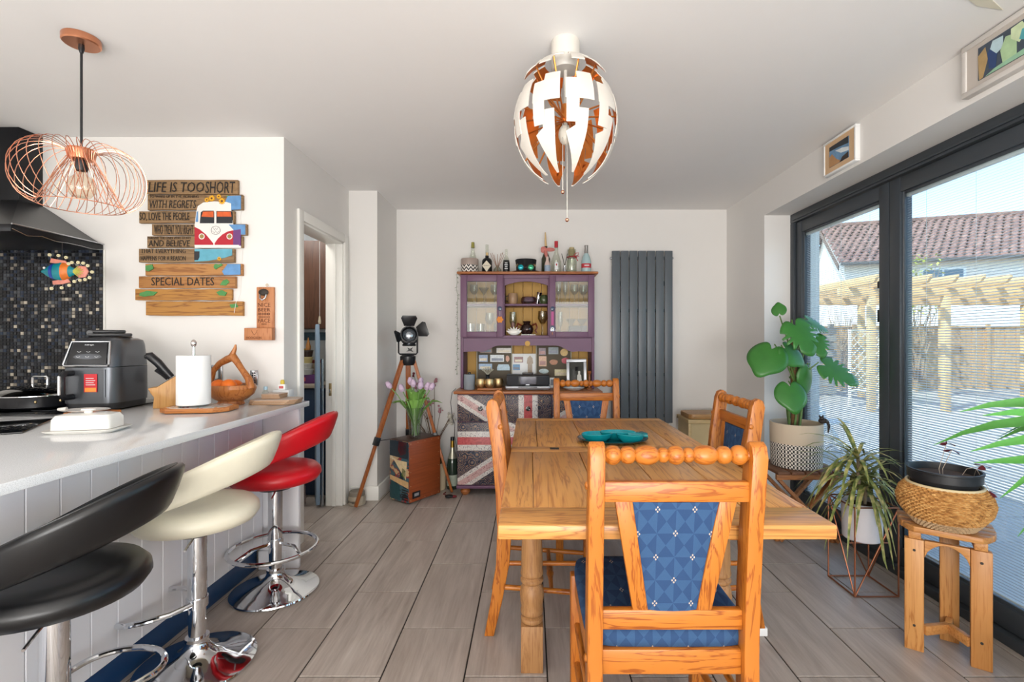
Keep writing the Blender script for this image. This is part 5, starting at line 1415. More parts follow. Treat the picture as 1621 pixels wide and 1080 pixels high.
# ================================================================== radiator
rd = thing('radiator', 'tall anthracite flat panel radiator on the back wall', 'radiator', (PX(1016.5, 4.27), 4.27, .52))
M_rad = plain('anthracite_radiator', '#596066', .4, var=.03)
pp = None; pw = .0765
for k in range(7):
    x = (k - 3)*pw
    if pp is None: pp = G().box((-.0345, -.010, 0), (.0345, .010, 1.50)).build('column_panel', M_rad, rd, bev=.004, loc=(x, 0, 0))
    else: dup_part(pp, (x, 0, 0))
for z in (.06, .42, .98, 1.44):
    G().cyl((-3.4*pw, .022, z), (3.4*pw, .022, z), .014, n=14).build('manifold', M_rad, rd)
for s in (-1, 1):
    G().cyl((s*3.45*pw, .022, 1.44), (s*3.62*pw, .022, 1.44), .010, n=12).build('end_plug', M_steel, rd)
    B('wall_bracket', (s*2.5*pw - .015, .03, 1.2), (s*2.5*pw + .015, .074, 1.24), M_rad, rd)
    G().cyl((s*3*pw, .022, -.51), (s*3*pw, .022, .01), .008, n=10).build('pipe', M_chrome, rd)

# ================================================================== storage box with cushion top
sb = thing('storage_box', 'pale wooden storage box with woven panel by the corner', 'storage box', (PX(1112, 4.1), 4.1, 0))
M_pw = wood('pale_box_wood', '#cdb283', '#b09461', 0, 1, .5, .3)
bwid = (1140 - 1073)*4.0/F/2
B('frame_rail', (-bwid, -.17, .5705), (bwid, .15, .60), M_pw, sb)
B('body', (-bwid + .015, -.155, .06), (bwid - .015, .15, .57), plain('woven_rush', '#c2ac82', .8, var=.12, bump=.4, bs=200), sb, bev=0)
B('frame_rail', (-bwid, -.17, .0), (bwid, .15, .06), M_pw, sb)
for s in (-1, 1): B('corner_post', (s*(bwid - .013) - .012, -.17, .0605), (s*(bwid - .013) + .012, -.156, .5700), M_pw, sb)
sc_ = thing('wooden_lid_tray', 'brown wooden tray lying on the pale storage box', 'tray', (PX(1114, 4.08), 4.08, .6005))
G().rbox((0, 0, .022), (bwid*1.9, .28, .044), 8, 40, 8).build('tray', wood('tray_brown_wood', '#b98d55', '#94683a', 0), sc_, ang=60)
# ================================================================== tripod lamp, cajon and flowers
M_trw = wood('tripod_teak', '#b5692f', '#87461b', 2, 1.2, .4, .4)
AP = Vector((-.985, 3.93, 0)); ZA = 1.09
tl = thing('tripod_lamp', 'wooden tripod floor lamp with black stage spotlight head', 'lamp', AP)
feet = [Vector((-1.295, 3.62, 0)) - AP, Vector((-.640, 3.985, 0)) - AP, Vector((-1.06, 4.26, 0)) - AP]
for f in feet:
    d_ = f.normalized(); topp = d_*.045 + Vector((0, 0, ZA)); mid = topp.lerp(f, .58)
    G().bar(topp, mid, .040, .024, up=d_).build('upper_leg', M_trw, tl, bev=.003)
    G().bar(topp.lerp(f, .55), f + Vector((0, 0, .006)), .026, .020, up=d_).build('lower_leg', M_trw, tl, bev=.003)
    G().bar(topp.lerp(f, .545), topp.lerp(f, .60), .048, .034, up=d_).build('leg_clamp', M_black, tl, bev=.003)
    G().cyl(topp.lerp(f, .57), Vector((0, 0, ZA*.43)), .003, n=6).build('spreader', M_iron, tl)
G().lathe([(0, -.05), (.050, -.05), (.062, -.03), (.062, .02), (.045, .032), (0, .032)], 24, c=(0, 0, ZA)).build('hub', M_black, tl)
# yoke and head
hc = Vector((.015, -.02, 1.275))
G().tube([(-.075, 0, 1.285), (-.075, 0, 1.14), (-.065, 0, 1.128), (.065, 0, 1.128), (.075, 0, 1.14), (.075, 0, 1.285)], .007, 8).build('yoke', M_black, tl)
HM = Matrix.Translation(hc) @ Matrix.Rotation(R(14), 4, 'Z') @ Matrix.Rotation(R(-8), 4, 'X') @ Matrix.Rotation(R(90), 4, 'X')   # local z towards the viewer
hd_ = G().lathe([(0, -.10), (.035, -.10), (.060, -.085), (.066, -.06), (.066, -.02), (.060, -.015), (.060, .03), (.068, .035), (.068, .085), (.060, .085), (.055, .02), (0, .0)], 32, M=HM).build('spotlight_body', M_black, tl)
for z in (-.07, -.055, -.04): G().tube([HM @ Vector((.068*math.cos(a), .068*math.sin(a), z)) for a in (2*PI*k/28 for k in range(28))], .003, 5, closed=True).build('cooling_fin', M_black, hd_)
G().lathe([(0, .030), (.045, .030), (.05, .036), (.035, .05), (0, .056)], 24, M=HM).build('lens', plain('spot_lens', '#aeb6bf', .05, .8), hd_)
def flap(ang, tilt, w=.062, L=.085):
    M = HM @ Matrix.Rotation(R(ang), 4, 'Z') @ Matrix.Translation((0, .066, .085)) @ Matrix.Rotation(R(tilt), 4, 'X')
    G().prism([(-w*.62, 0), (w*.62, 0), (w, L*.75), (w*.8, L), (-w*.8, L), (-w, L*.75)], -.0012, .0012, 'z').xf(M).build('barn_door', M_black, hd_, bev=.0004)
flap(0, 28); flap(-72, 22); flap(105, 55, .05, .07); flap(180, 62, .055, .075)
G().cyl(hc + Vector((-.09, 0, .01)), hc + Vector((-.06, 0, .01)), .016, n=14).build('tilt_knob', M_black, tl)
G().cyl(hc + Vector((.058, 0, .01)), hc + Vector((.075, 0, .01)), .012, n=14).build('tilt_knob', M_black, tl)
G().prism([(-.03, .0), (-.012, .012), (-.02, .032), (0, .022), (.022, .034), (.012, .012), (.028, -.004), (0, .004)], -.002, .002, 'y').build('wing_nut', M_black, tl, loc=(.02, -.012, 1.15))

cj = thing('cajon_drum', 'wooden box drum with collage printed front and screwed panel', 'drum', (-.916, 3.678, 0), R(55.7))
CL, CW_, CH = .33, .215, .475
B('shell', (.006, .006, .012), (CL, CW_, CH), wood('dark_drum_shell', '#5a3a2a', '#38241a', 0), cj)
B('side_panel', (.004, 0, .012), (CL, .0055, CH - .004), wood('red_brown_drum_ply', '#a24f26', '#86401d', 0, .8, .4, .15), cj, bev=.001)
def collage():
    t = NT('collage_print'); x, y_, z = t.sep(t.co())
    v = t.comb(y_, z, 0.0)
    c = t.ramp(t.voro(t.map(v, scale=(1, .8, 1)), 9, out='Color') if False else t.noise(v, 9, 2, .5, 1.5), [(.3, '#1e2a33'), (.42, '#3c5a63'), (.5, '#8d2b2a'), (.55, '#c4a277'), (.66, '#e0cfae'), (.72, '#4c6b3c')], 'CONSTANT')
    t.base(c, .3); return t.m
fp = B('front_panel', (0, .001, .012), (.0055, CW_, CH - .004), collage(), cj, bev=.001)
def coll(name, P, col): G().prism(P, -.0012, -.0002, 'x').build(name, plain('collage_' + col[1:], col, .35, var=.3, vs=40), fp, smooth=False)
coll('collage_strip', [(.002, .47), (.213, .47), (.213, .35), (.002, .34)], '#243039'); coll('collage_figure', [(.02, .465), (.11, .468), (.12, .40), (.09, .36), (.03, .38)], '#8e2226')
coll('collage_wedge', [(.17, .325), (.03, .18), (.02, .32)], '#d9c398'); coll('collage_plant', [(.03, .25), (.07, .27), (.08, .21), (.04, .19)], '#55742f')
coll('collage_band', [(.003, .17), (.21, .20), (.21, .165), (.003, .12)], '#cfa877'); coll('collage_tower', [(.10, .13), (.205, .16), (.205, .02), (.10, .02)], '#26474b')
for k in range(5): coll('collage_key', [(.004, .105 - .018*k), (.075, .108 - .018*k), (.075, .100 - .018*k), (.004, .097 - .018*k)], '#1a1513')
B('badge', (.035, -.0012, .035), (.115, -.0001, .085), M_black, cj, bev=0); B('badge_mark', (.055, -.0018, .050), (.10, -.0011, .072), plain('grey_badge', '#9a9a9c', .4), cj, bev=0)
for k in range(5):
    for (x, z) in ((.02, .03 + .105*k), (CL - .02, .03 + .105*k), (.02 + .0725*k, CH - .018), (.02 + .0725*k, .022)):
        G().ell((x, -.0006, z), (.0028, .0015, .0028), 8, 5).build('screw', M_brass, cj)
for x in (.03, CL - .03):
    for y in (.03, CW_ - .03): G().lathe([(0, 0), (.012, 0), (.014, .012), (0, .012)], 12, c=(x, y, 0)).build('rubber_foot', M_black, cj)

vs_ = thing('tulip_vase', 'clear glass vase of pale purple tulips on the box drum', 'vase', (-.905, 3.835, CH + .0005)); vs_.scale = (1.15, 1.15, 1.12)
G().lathe([(0, 0), (.034, 0), (.037, .004), (.038, .02), (.050, .13), (.061, .215), (.058, .215), (.047, .13), (.034, .022), (0, .018)], 32).build('vase', M_clear, vs_)
M_tl = plain('tulip_leaf', '#7fae52', .45, var=.25, vs=20); M_tp = plain('lilac_petal', '#cdb4cb', .5, var=.12, vs=30); M_ts = plain('tulip_stem', '#7ba05a', .5, var=.1)
rg = random.Random(5)
heads = [(-.155, -.04, .355), (-.07, -.06, .335), (-.03, .0, .375), (.0, -.05, .365), (.03, .02, .37), (.085, -.04, .345), (.115, -.05, .345), (.05, -.07, .355)]
for (x, y, z) in heads:
    b0 = Vector((rg.uniform(-.02, .02), rg.uniform(-.02, .02), .02)); e = Vector((x, y, z))
    m = Vector((x*.35, y*.4, z*.58))
    G().tube([b0, b0.lerp(m, .5) + Vector((0, 0, .01)), m, m.lerp(e, .55) + Vector((0, 0, .012)), e], .0035, 7).build('stem', M_ts, vs_)
    dn = (e - m).normalized(); q = Vector((0, 0, 1)).rotation_difference(dn).to_matrix().to_4x4()
    M = Matrix.Translation(e) @ q
    hd2 = G().lathe([(0, -.008), (.012, -.004), (.019, .012), (.018, .03), (.010, .046), (.004, .05), (0, .046)], 12, M=M).build('tulip_head', M_tp, vs_)
    for k in range(3):
        a = 2*PI*k/3 + rg.random()
        G().blade([M @ Vector((.010*math.cos(a), .010*math.sin(a), -.004)), M @ Vector((.021*math.cos(a), .021*math.sin(a), .018)), M @ Vector((.014*math.cos(a), .014*math.sin(a), .050))], [.004, .014, .002], side=M.to_3x3() @ Vector((-math.sin(a), math.cos(a), 0)), fold=-.3).build('petal', M_tp, hd2)
for k in range(16):
    a = rg.uniform(0, 2*PI); rr = rg.uniform(.05, .13); z = rg.uniform(.24, .34)
    e = Vector((rr*math.cos(a)*1.2, rr*math.sin(a)*.7, z))
    G().blade([(0, 0, .06), e*.4 + Vector((0, 0, .09)), e*.8 + Vector((0, 0, .05)), e, e + Vector((e.x*.25, e.y*.25, -.01))], [.008, .024, .027, .017, .001], fold=.5).build('leaf', M_tl, vs_)

# dried flowers behind the drum
df = thing('dried_flower_jar', 'jar of dried pink and white blossom behind the tripod lamp', 'vase', (-.83, 4.23, 0))
G().lathe([(0, 0), (.06, 0), (.075, .1), (.06, .24), (.04, .30), (.036, .30), (.055, .24), (0, .01)], 24).build('jar', plain('grey_jar', '#8a8580', .5), df)
cols = [plain('dried_red', '#7d2530', .8, var=.2), plain('dried_pink', '#b9848c', .8, var=.2), plain('dried_white', '#d8d3c4', .8, var=.1)]
for k in range(16):
    a = rg.uniform(-2.2, 1.2); sp_ = rg.uniform(.05, .2); z = rg.uniform(.5, .95)
    ex = -.08 + sp_*math.sin(a)*1.1 if k % 4 else .10 + .08*rg.random()
    if k % 4 == 0: z = rg.uniform(.52, .62)
    e = Vector((ex, min(.1, .08*math.cos(a)), z))
    s_ = G().tube([(0, 0, .25), (e.x*.4, e.y*.5, .25 + (z - .25)*.55), e], .002, 5).build('twig', plain('dry_twig', '#6b5138', .8), df)
    m = cols[2] if k % 4 == 0 else cols[k % 2]
    g = G()
    for q in range(6): g.ell(e + Vector((rg.uniform(-.02, .02), rg.uniform(-.02, .02), rg.uniform(-.04, .02))), rg.uniform(.006, .013), 7, 5)
    g.build('blossom', m, s_)

o = thing('prosecco_bottle', 'tall dark sparkling wine bottle with gold foil by the dresser', 'bottle', (-.655, 4.1, 0))
G().lathe([(0, 0), (.042, 0), (.045, .005), (.045, .20), (.038, .25), (.019, .31), (.016, .34), (0, .34)], 28).build('body', plain('green_black_glass', '#2c3a30', .08), o)
G().lathe([(.0455, .03), (.0455, .12), (.045, .12), (.045, .03)], 28).build('label', plain('sage_label', '#a9b3a2', .5, var=.3, vs=30), o)
G().lathe([(0.0, .255), (.038, .255), (.0195, .31), (.0165, .345), (0, .345)], 24).build('silver_shoulder', plain('pale_foil', '#b9b7a4', .3, .6), o)
G().lathe([(0, .3455), (.0175, .3455), (.0165, .40), (0, .402)], 20).build('gold_foil', plain('gold_foil', '#b08d3c', .3, .9), o)
G().lathe([(0, .4025), (.017, .4025), (.016, .43), (0, .432)], 18).build('black_cap', M_black, o)
o = thing('squat_bottle', 'cream wrapped bottle standing beside the box drum', 'bottle', (-.757, 4.085, 0))
G().lathe([(0, 0), (.046, 0), (.05, .01), (.048, .14), (.03, .19), (.016, .21), (0, .21)], 24).build('wrapped_body', plain('cream_wrap', '#cbb99a', .8, var=.15), o)
G().lathe([(0, .2105), (.014, .2105), (.014, .27), (0, .272)], 16).build('neck', M_dg, o)
o = thing('dark_red_trinket', 'small dark red and black trinket lying on the floor tiles', 'trinket', (PX(711, 3.85), 3.85, 0))
G().ell((0, 0, .014), (.035, .025, .014), 14, 8).build('body', M_black, o)
G().ell((.035, .005, .010), (.026, .018, .010), 12, 8).build('red_end', plain('dark_red_cloth', '#7c1f28', .7), o)
G().tube([(-.02, .01, .012), (-.03, .05, .006), (-.06, .08, .005), (-.05, .13, .005)], .004, 6).build('cord', plain('dark_red_cloth', '', 0), o)
o = thing('lettered_tin', 'round cream tin with dark lettering on the floor by the pier', 'tin', (PX(565, 3.70), 3.70, 0), R(-10))
G().lathe([(0, 0), (.056, 0), (.062, .006), (.064, .05), (.06, .07), (0, .07)], 30).build('body', plain('cream_tin', '#a99d8a', .5, var=.25, vs=25), o)
G().lathe([(0, .0705), (.06, .0705), (.058, .095), (.05, .104), (0, .102)], 30).build('lid', plain('grey_tin_lid', '#7d766a', .5, var=.2), o)
text('Doggies', .075, .022, (.004, -.0655, .034), M_ink, o)

# ================================================================== pictures on the beam over the doors
def art(name, blobs, base):
    return base
pc1 = thing('framed_picture', 'small framed coastal painting with pale wood border above the doors', 'picture', (XR, 2.726, 2.285))
hw, hh = .142, .098
B('frame_rail', (-.026, -hw, hh - .012), (0, hw, hh), M_white, pc1); B('frame_rail', (-.026, -hw, -hh), (0, hw, -hh + .012), M_white, pc1)
B('frame_stile', (-.026, -hw, -hh + .0122), (0, -hw + .012, hh - .0122), M_white, pc1); B('frame_stile', (-.026, hw - .012, -hh + .0122), (0, hw, hh - .0122), M_white, pc1)
B('mount', (-.022, -hw + .012, -hh + .012), (-.004, hw - .012, hh - .012), plain('peach_mount', '#d7b48d', .7), pc1, bev=0)
pt1 = B('painting', (-.0245, -.085, -.058), (-.0222, .085, .058), plain('blue_painting', '#6d93b5', .5, var=.5, vs=26), pc1, bev=0)
def bl(P, col, par, x=-.0252): G().prism(P, x, x + .0008, 'x').build('paint_shape', plain('art_' + col[1:], col, .5, var=.25, vs=30), par, smooth=False)
bl([(-.085, .02), (-.085, .058), (.085, .058), (.085, .035), (.0, .03)], '#2b3138', pt1); bl([(-.03, -.058), (.085, -.058), (.085, .0), (.06, .012), (.02, -.03)], '#b98a5b', pt1)
bl([(-.085, -.058), (-.01, -.058), (-.03, -.035), (-.085, -.025)], '#3a2c24', pt1); bl([(-.085, -.02), (-.02, -.01), (.03, .02), (-.03, .015), (-.085, .0)], '#dfe6ea', pt1, -.0256)
pc2 = thing('framed_print', 'larger grey-framed figurative print above the doors', 'picture', (XR, 1.745, 2.292))
hw, hh = .200, .1
B('frame_rail', (-.03, -hw, hh - .02), (0, hw, hh), plain('pale_grey_frame', '#cfcac4', .6, var=.06), pc2); B('frame_rail', (-.03, -hw, -hh), (0, hw, -hh + .02), plain('pale_grey_frame', '', 0), pc2)
B('frame_stile', (-.03, -hw, -hh + .0202), (0, -hw + .02, hh - .0202), plain('pale_grey_frame', '', 0), pc2); B('frame_stile', (-.03, hw - .02, -hh + .0202), (0, hw, hh - .0202), plain('pale_grey_frame', '', 0), pc2)
B('mount', (-.024, -hw + .02, -hh + .02), (-.004, hw - .02, hh - .02), plain('grey_mount', '#bdb4ab', .8, var=.05), pc2, bev=0)
pt2 = B('print', (-.0262, -.13, -.062), (-.0243, .13, .062), plain('dark_teal_print', '#3e4a58', .4, var=.4, vs=25), pc2, bev=0)
for P, c_ in (([(.125, -.062), (.13, .03), (.10, .05), (.09, .0), (.11, -.06)], '#a98d5f'), ([(.06, -.05), (.085, -.04), (.09, .02), (.07, .045), (.05, .02)], '#27406e'), ([(.055, .0), (.08, .03), (.07, .055), (.03, .05), (.03, .01)], '#b5cfd6'),
              ([(-.02, -.05), (.03, -.055), (.04, .0), (.02, .04), (-.02, .03)], '#a9c79a'), ([(-.03, -.01), (.0, .02), (.0, .055), (-.04, .058), (-.06, .02)], '#c9d9b0'), ([(-.06, -.02), (-.03, .0), (-.04, .03), (-.08, .02)], '#4fa0a8'),
              ([(-.13, -.062), (.10, -.062), (.06, -.05), (-.05, -.042), (-.13, -.03)], '#8fb89a')):
    bl(P, c_, pt2, -.0268 - .0003*(len(pt2.children) + 1))
cst = struct(G().prism([(1.40, 1.62), (1.55, 1.70), (1.66, 1.72), (1.54, 1.65)], CZ - .003, CZ - .0003, 'z').build('trim_2', plain('cream_ceiling_patch', '#d8d2c0', .8)))

# ================================================================== folding stool and monstera
M_ac = wood('folding_stool_wood', '#b0733f', '#83502a', 1, 1.2, .5, .4); M_acx = wood('folding_stool_wood_x', '#b0733f', '#83502a', 0, 1.2, .5, .4)
M_dk = wood('folding_stool_slats', '#7d5236', '#5c3a25', 1, 1.2, .5, .4)
FX0, FX1, FY0, FY1, FZ = 1.475, 1.895, 2.94, 3.24, .45
fs_ = thing('folding_stool', 'brown slatted folding stool holding the monstera', 'stool', ((FX0 + FX1)/2, (FY0 + FY1)/2, 0))
ox_, oy_ = (FX0 + FX1)/2, (FY0 + FY1)/2
hx, hy = (FX1 - FX0)/2, (FY1 - FY0)/2
for k in range(5):
    x = -hx + .002 + k*(2*hx/5)
    B('slat', (x, -hy - .02, FZ - .018), (x + 2*hx/5 - .010, hy + .02, FZ), M_dk, fs_, bev=.003)
for y in (-hy, hy - .022): B('top_rail', (-hx + .004, y, FZ - .052), (hx - .004, y + .022, FZ - .0185), M_acx, fs_, bev=.003)
for y in (-hy + .036, hy - .036):
    G().bar((-hx + .03, y, FZ - .055), (hx - .03, y, .012), .020, .038, up=(0, 1, 0)).build('leg', M_ac, fs_, bev=.003)
for y in (-hy + .060, hy - .060):
    G().bar((hx - .03, y, FZ - .055), (-hx + .05, y, .012), .020, .038, up=(0, 1, 0)).build('leg', M_ac, fs_, bev=.003)
G().cyl((0, -hy + .02, FZ*.49), (0, -hy + .074, FZ*.49), .006, n=10).build('pivot_bolt', M_steel, fs_)
B('foot_rail', (-hx + .03, -hy + .07, .0), (-hx + .06, hy - .07, .035), M_ac, fs_, bev=.003)
B('foot_rail', (hx - .06, -hy + .046, .0), (hx - .03, hy - .046, .035), M_ac, fs_, bev=.003)

def weave():
    t = NT('woven_pot_pattern'); x, y_, z = t.sep(t.co())
    an = t.m_('MULTIPLY', t.m_('ARCTAN2', y_, x), 1/(2*PI))
    s1 = t.m_('SINE', t.m_('MULTIPLY', an, 2*PI*7))
    fx = t.m_('FRACT', t.m_('MULTIPLY', an, 46)); fz = t.m_('FRACT', t.m_('MULTIPLY', z, 42))
    chk = t.m_('ABSOLUTE', t.m_('SUBTRACT', t.m_('GREATER_THAN', fx, .5), t.m_('GREATER_THAN', fz, t.m_('ADD', .5, t.m_('MULTIPLY', s1, .28)))))
    col = t.mix(chk, '#e6ded2', '#2b2726')
    col = t.mix(t.m_('GREATER_THAN', z, .150), col, '#c9b79f')
    t.base(col, .8); t.bump(t.noise(t.co(), 300, 1), .3, .001); return t.m
mp = thing('potted_monstera', 'large monstera in a black and cream woven pot on the folding stool', 'plant', (1.675, 3.09, FZ + .0005))
G().lathe([(0, 0), (.138, 0), (.145, .006), (.150, .15), (.151, .272), (.142, .272), (.138, .02), (0, .02)], 44).build('pot', weave(), mp)
G().lathe([(0, .2), (.139, .2), (.139, .232), (.06, .238), (0, .24)], 30).build('soil', M_soil, mp)
MO = Vector((1.675, 3.09, FZ))
G().tube([(.0, .02, .20), (.005, .02, .45), (-.01, .025, .74), (-.012, .02, .79)], .021, 12).build('moss_pole', plain('coir_pole', '#7d5a3c', .95, var=.4, vs=70, bump=.8), mp)
for z in (.42, .55, .68): G().tube([(-.004 + .023*math.cos(a), .022 + .023*math.sin(a), z + .006*math.cos(a*2)) for a in (2*PI*k/16 for k in range(16))], .004, 6, closed=True).build('pole_tie', M_stem, mp)
def leaf_mesh(size, nrm, tipdir, holes=True, seed=0, curl=.22):
    """heart-shaped split leaf: origin at the stalk joint"""
    rg = random.Random(seed)
    n = Vector(nrm).normalized(); t_ = Vector(tipdir); t_ = (t_ - n*t_.dot(n)).normalized(); s_ = n.cross(t_)
    out = []
    K = 60
    notch = [rg.uniform(-.02, .02) for _ in range(12)]
    def rad(a):            # a = 0 at tip, pi at the stalk side
        r = size*.60*(.80 + .12*math.cos(a) + .24*math.exp(-(a/.30)**2))
        r *= 1 - .55*math.exp(-((abs(a) - PI)/.26)**2)
        if holes:
            for q, c in enumerate((.55, .9, 1.25, 1.62)):
                r *= 1 - (.52 if q else .40)*math.exp(-((abs(a) - c - notch[q])/.065)**2)
        return r
    vs = []; fs = []
    cen = t_*size*.36
    RN = 5
    for j in range(RN + 1):
        for k in range(K):
            a = -PI + 2*PI*k/K
            r = rad(a)*j/RN if j > 2 else min(rad(a)*j/RN, size*.62*.62*j/RN)
            p = cen + t_*r*math.cos(a) + s_*r*math.sin(a)*1.02
            across = p.dot(s_); along = p.dot(t_)
            p = p - n*(curl*(across**2)/size + curl*.5*max(0, along - size*.3)**2/size) + n*.10*abs(across)*0
            vs.append(p)
    for j in range(RN):
        for k in range(K):
            q = (k + 1) % K
            fs.append((j*K + k, j*K + q, (j + 1)*K + q, (j + 1)*K + k))
    return vs, fs
def mon_leaf(px, py, dy, size, nrm, tip, stem_from, holes=True, seed=0, curl=.25):
    y = MO.y + dy
    c = W(px, py, y) - MO
    vs, fs = leaf_mesh(size, nrm, tip, holes, seed, curl)
    tdir = Vector(tip).normalized()
    org = c - tdir*size*.36
    g = G(); g.add([v + org for v in vs], fs)
    o = g.build('leaf', M_leaf, mp, ang=80)
    md = o.modifiers.new('thickness', 'SOLIDIFY'); md.thickness = .0012
    b0 = Vector(stem_from)
    G().tube([b0, b0.lerp(org, .5) + Vector((0, 0, .03)), org], [.006, .005, .004], 7).build('leaf_stalk', M_stem, mp)
mon_leaf(1233, 492, -.02, 0.090, (-.5, -.8, .3), (-.1, .1, 1), (-.01, 0, .60), False, 1)
mon_leaf(1217, 562, -.05, 0.240, (-.25, -.75, .6), (-.55, -.3, -.75), (0, 0, .50), False, 2, .5)
mon_leaf(1262, 527, -.09, 0.240, (.0, -.9, .45), (.30, -.2, -1), (0, 0, .62), True, 3)
mon_leaf(1290, 508, .0, 0.168, (.35, -.6, .7), (.95, -.1, -.25), (0, 0, .66), True, 4)
mon_leaf(1291, 543, .02, 0.156, (-.1, -.9, .4), (.2, 0, -1), (0, 0, .56), True, 9)
mon_leaf(1317, 586, -.07, 0.240, (.10, -.75, .65), (.80, -.25, -.55), (0, 0, .48), True, 5, .2)
mon_leaf(1284, 592, -.04, 0.192, (.55, -.8, .1), (.22, -.1, -1), (0, 0, .46), False, 6, .8)
mon_leaf(1251, 622, -.10, 0.198, (-.05, -.85, .5), (.0, -.3, -1), (0, 0, .40), False, 7, .45)
mon_leaf(1252, 556, -.06, 0.180, (.2, -.8, .5), (.75, -.3, -.55), (0, 0, .52), False, 8, .5)
for k in range(6):
    a = 2*PI*k/6; G().tube([(.03*math.cos(a), .02 + .03*math.sin(a), .21), (.045*math.cos(a + .4), .02 + .04*math.sin(a + .4), .36), (.02*math.cos(a + 1), .02 + .02*math.sin(a + 1), .50)], [.008, .006, .004], 7).build('aerial_stem', M_stem, mp)
mo = thing('toy_mouse', 'small dark felt animal perched on the woven pot rim', 'ornament', MO + Vector((.135, -.06, .268)))
M_ms = plain('dark_felt_animal', '#3a332e', .9)
G().ell((0, 0, .022), (.028, .02, .018), 14, 10).build('body', M_ms, mo); hd3 = G().ell((-.016, -.012, .040), (.014, .012, .012), 12, 8).build('head', M_ms, mo)
for s in (-1, 1): G().ell((-.016 + s*.010, -.008, .052), (.006, .003, .007), 8, 6).build('ear', M_ms, hd3)
G().tube([(.025, 0, .02), (.034, -.004, -.01), (.028, -.006, -.05)], [.010, .008, .004], 8).build('leg', M_ms, mo)

# ================================================================== dracaena in a copper stand
SXc, SYc = 1.665, 2.46
ST = thing('wire_plant_stand', 'geometric copper wire plant stand on the floor', 'plant stand', (SXc, SYc, 0))
w2 = .105; hS = .43
M_cw = plain('copper_wire', '#a56a4e', .35, .9, var=.05)
cn = [(-w2, -w2), (w2, -w2), (w2, w2), (-w2, w2)]
for k in range(4):
    a, b = cn[k], cn[(k + 1) % 4]
    G().cyl((*a, .004), (*a, hS), .004, n=8).build('upright', M_cw, ST)
    G().cyl((*a, .004), (*b, .004), .004, n=8).build('base_bar', M_cw, ST)
    G().cyl((*a, hS), (*b, hS), .004, n=8).build('top_bar', M_cw, ST)
    G().cyl((*(a if k % 2 else b), hS), (*(b if k % 2 else a), .004), .0035, n=8).build('diagonal', M_cw, ST)
for s in (-1, 1): G().cyl((-w2, s*.05, .24), (w2, s*.05, .24), .0035, n=8).build('pot_support', M_cw, ST)
dp = thing('potted_dracaena', 'spiky variegated dracaena in a white pot on the copper stand', 'plant', (SXc, SYc, .2445))
G().lathe([(0, 0), (.080, 0), (.086, .006), (.090, .16), (.091, .185), (.084, .185), (.080, .02), (0, .02)], 36).build('pot', plain('matt_white_pot', '#e4e0e4', .5), dp)
G().lathe([(0, .14), (.082, .14), (.082, .165), (0, .17)], 24).build('soil', M_soil, dp)
rg = random.Random(11)
M_sp = (lambda t: (t.base(t.ramp(t.noise(t.shift(t.co(), 9), 22, 2), [(.35, '#5d6f38'), (.5, '#8d9350'), (.62, '#c2b578')]), .5), t.m)[1])(NT('variegated_blade'))
for s_i, (sx_, sy_, zt_) in enumerate(((-.02, 0, .33), (.03, .01, .26), (.0, .03, .40))):
    G().tube([(sx_*.5, sy_*.5, .15), (sx_, sy_, zt_)], .008, 8).build('cane', plain('grey_cane', '#8b7a62', .8), dp)
    for k in range(34):
        a = rg.uniform(0, 2*PI); L = rg.uniform(.22, .36); up = rg.uniform(-.1, 1.0)
        d_ = Vector((math.cos(a), math.sin(a), 0))
        if d_.x > .55: L *= .72
        p0 = Vector((sx_, sy_, zt_ - .04 + .05*rg.random()))
        pts = []
        for i in range(6):
            u = i/5
            pts.append(p0 + d_*L*(u - .18*u*u*(1.2 - up)) + Vector((0, 0, L*(up*u - (.55 + .5*(1 - up))*u*u))))
        for p in pts: p.z = max(p.z, -.05)
        G().blade(pts, [.004, .0085, .009, .0075, .005, .0006], fold=.25).build('blade', M_sp, dp)

# ================================================================== side stool and rush basket
M_st = {a: wood('stool_pine_%s' % 'xyz'[a], '#d59c5c', '#b07238', a, 1.2, .42, .35) for a in range(3)}
KX, KY, KZ = 1.655, 1.955, .50
so = thing('side_stool', 'half-round light pine stool with slatted seat by the doors', 'stool', (KX, KY, 0), R(-36))
# half-round slatted seat
for k in range(4):
    y0, y1 = -.095 + k*.0535, -.095 + k*.0535 + .046
    def hwid(y): return .152 if y > .02 else .152*math.sqrt(max(.05, 1 - ((y - .02)/.155)**2))
    P = [(-hwid(y0), y0), (hwid(y0), y0), (hwid((y0 + y1)/2), (y0 + y1)/2), (hwid(y1), y1), (-hwid(y1), y1), (-hwid((y0 + y1)/2), (y0 + y1)/2)]
    G().prism(P, KZ - .024, KZ, 'z').build('slat', M_st[0], so, bev=.003)
for s in (-1, 1): B('cleat', (s*.098 - .02, -.075, KZ - .055), (s*.098 + .02, .11, KZ - .0245), M_st[1], so, bev=.003)
legs = [(-.100, -.06), (.100, -.06), (.02, .095)]
for (x, y) in legs: G().box((x - .031, y - .016, 0), (x + .031, y + .016, KZ - .056)).build('leg', M_st[2], so, bev=.003)
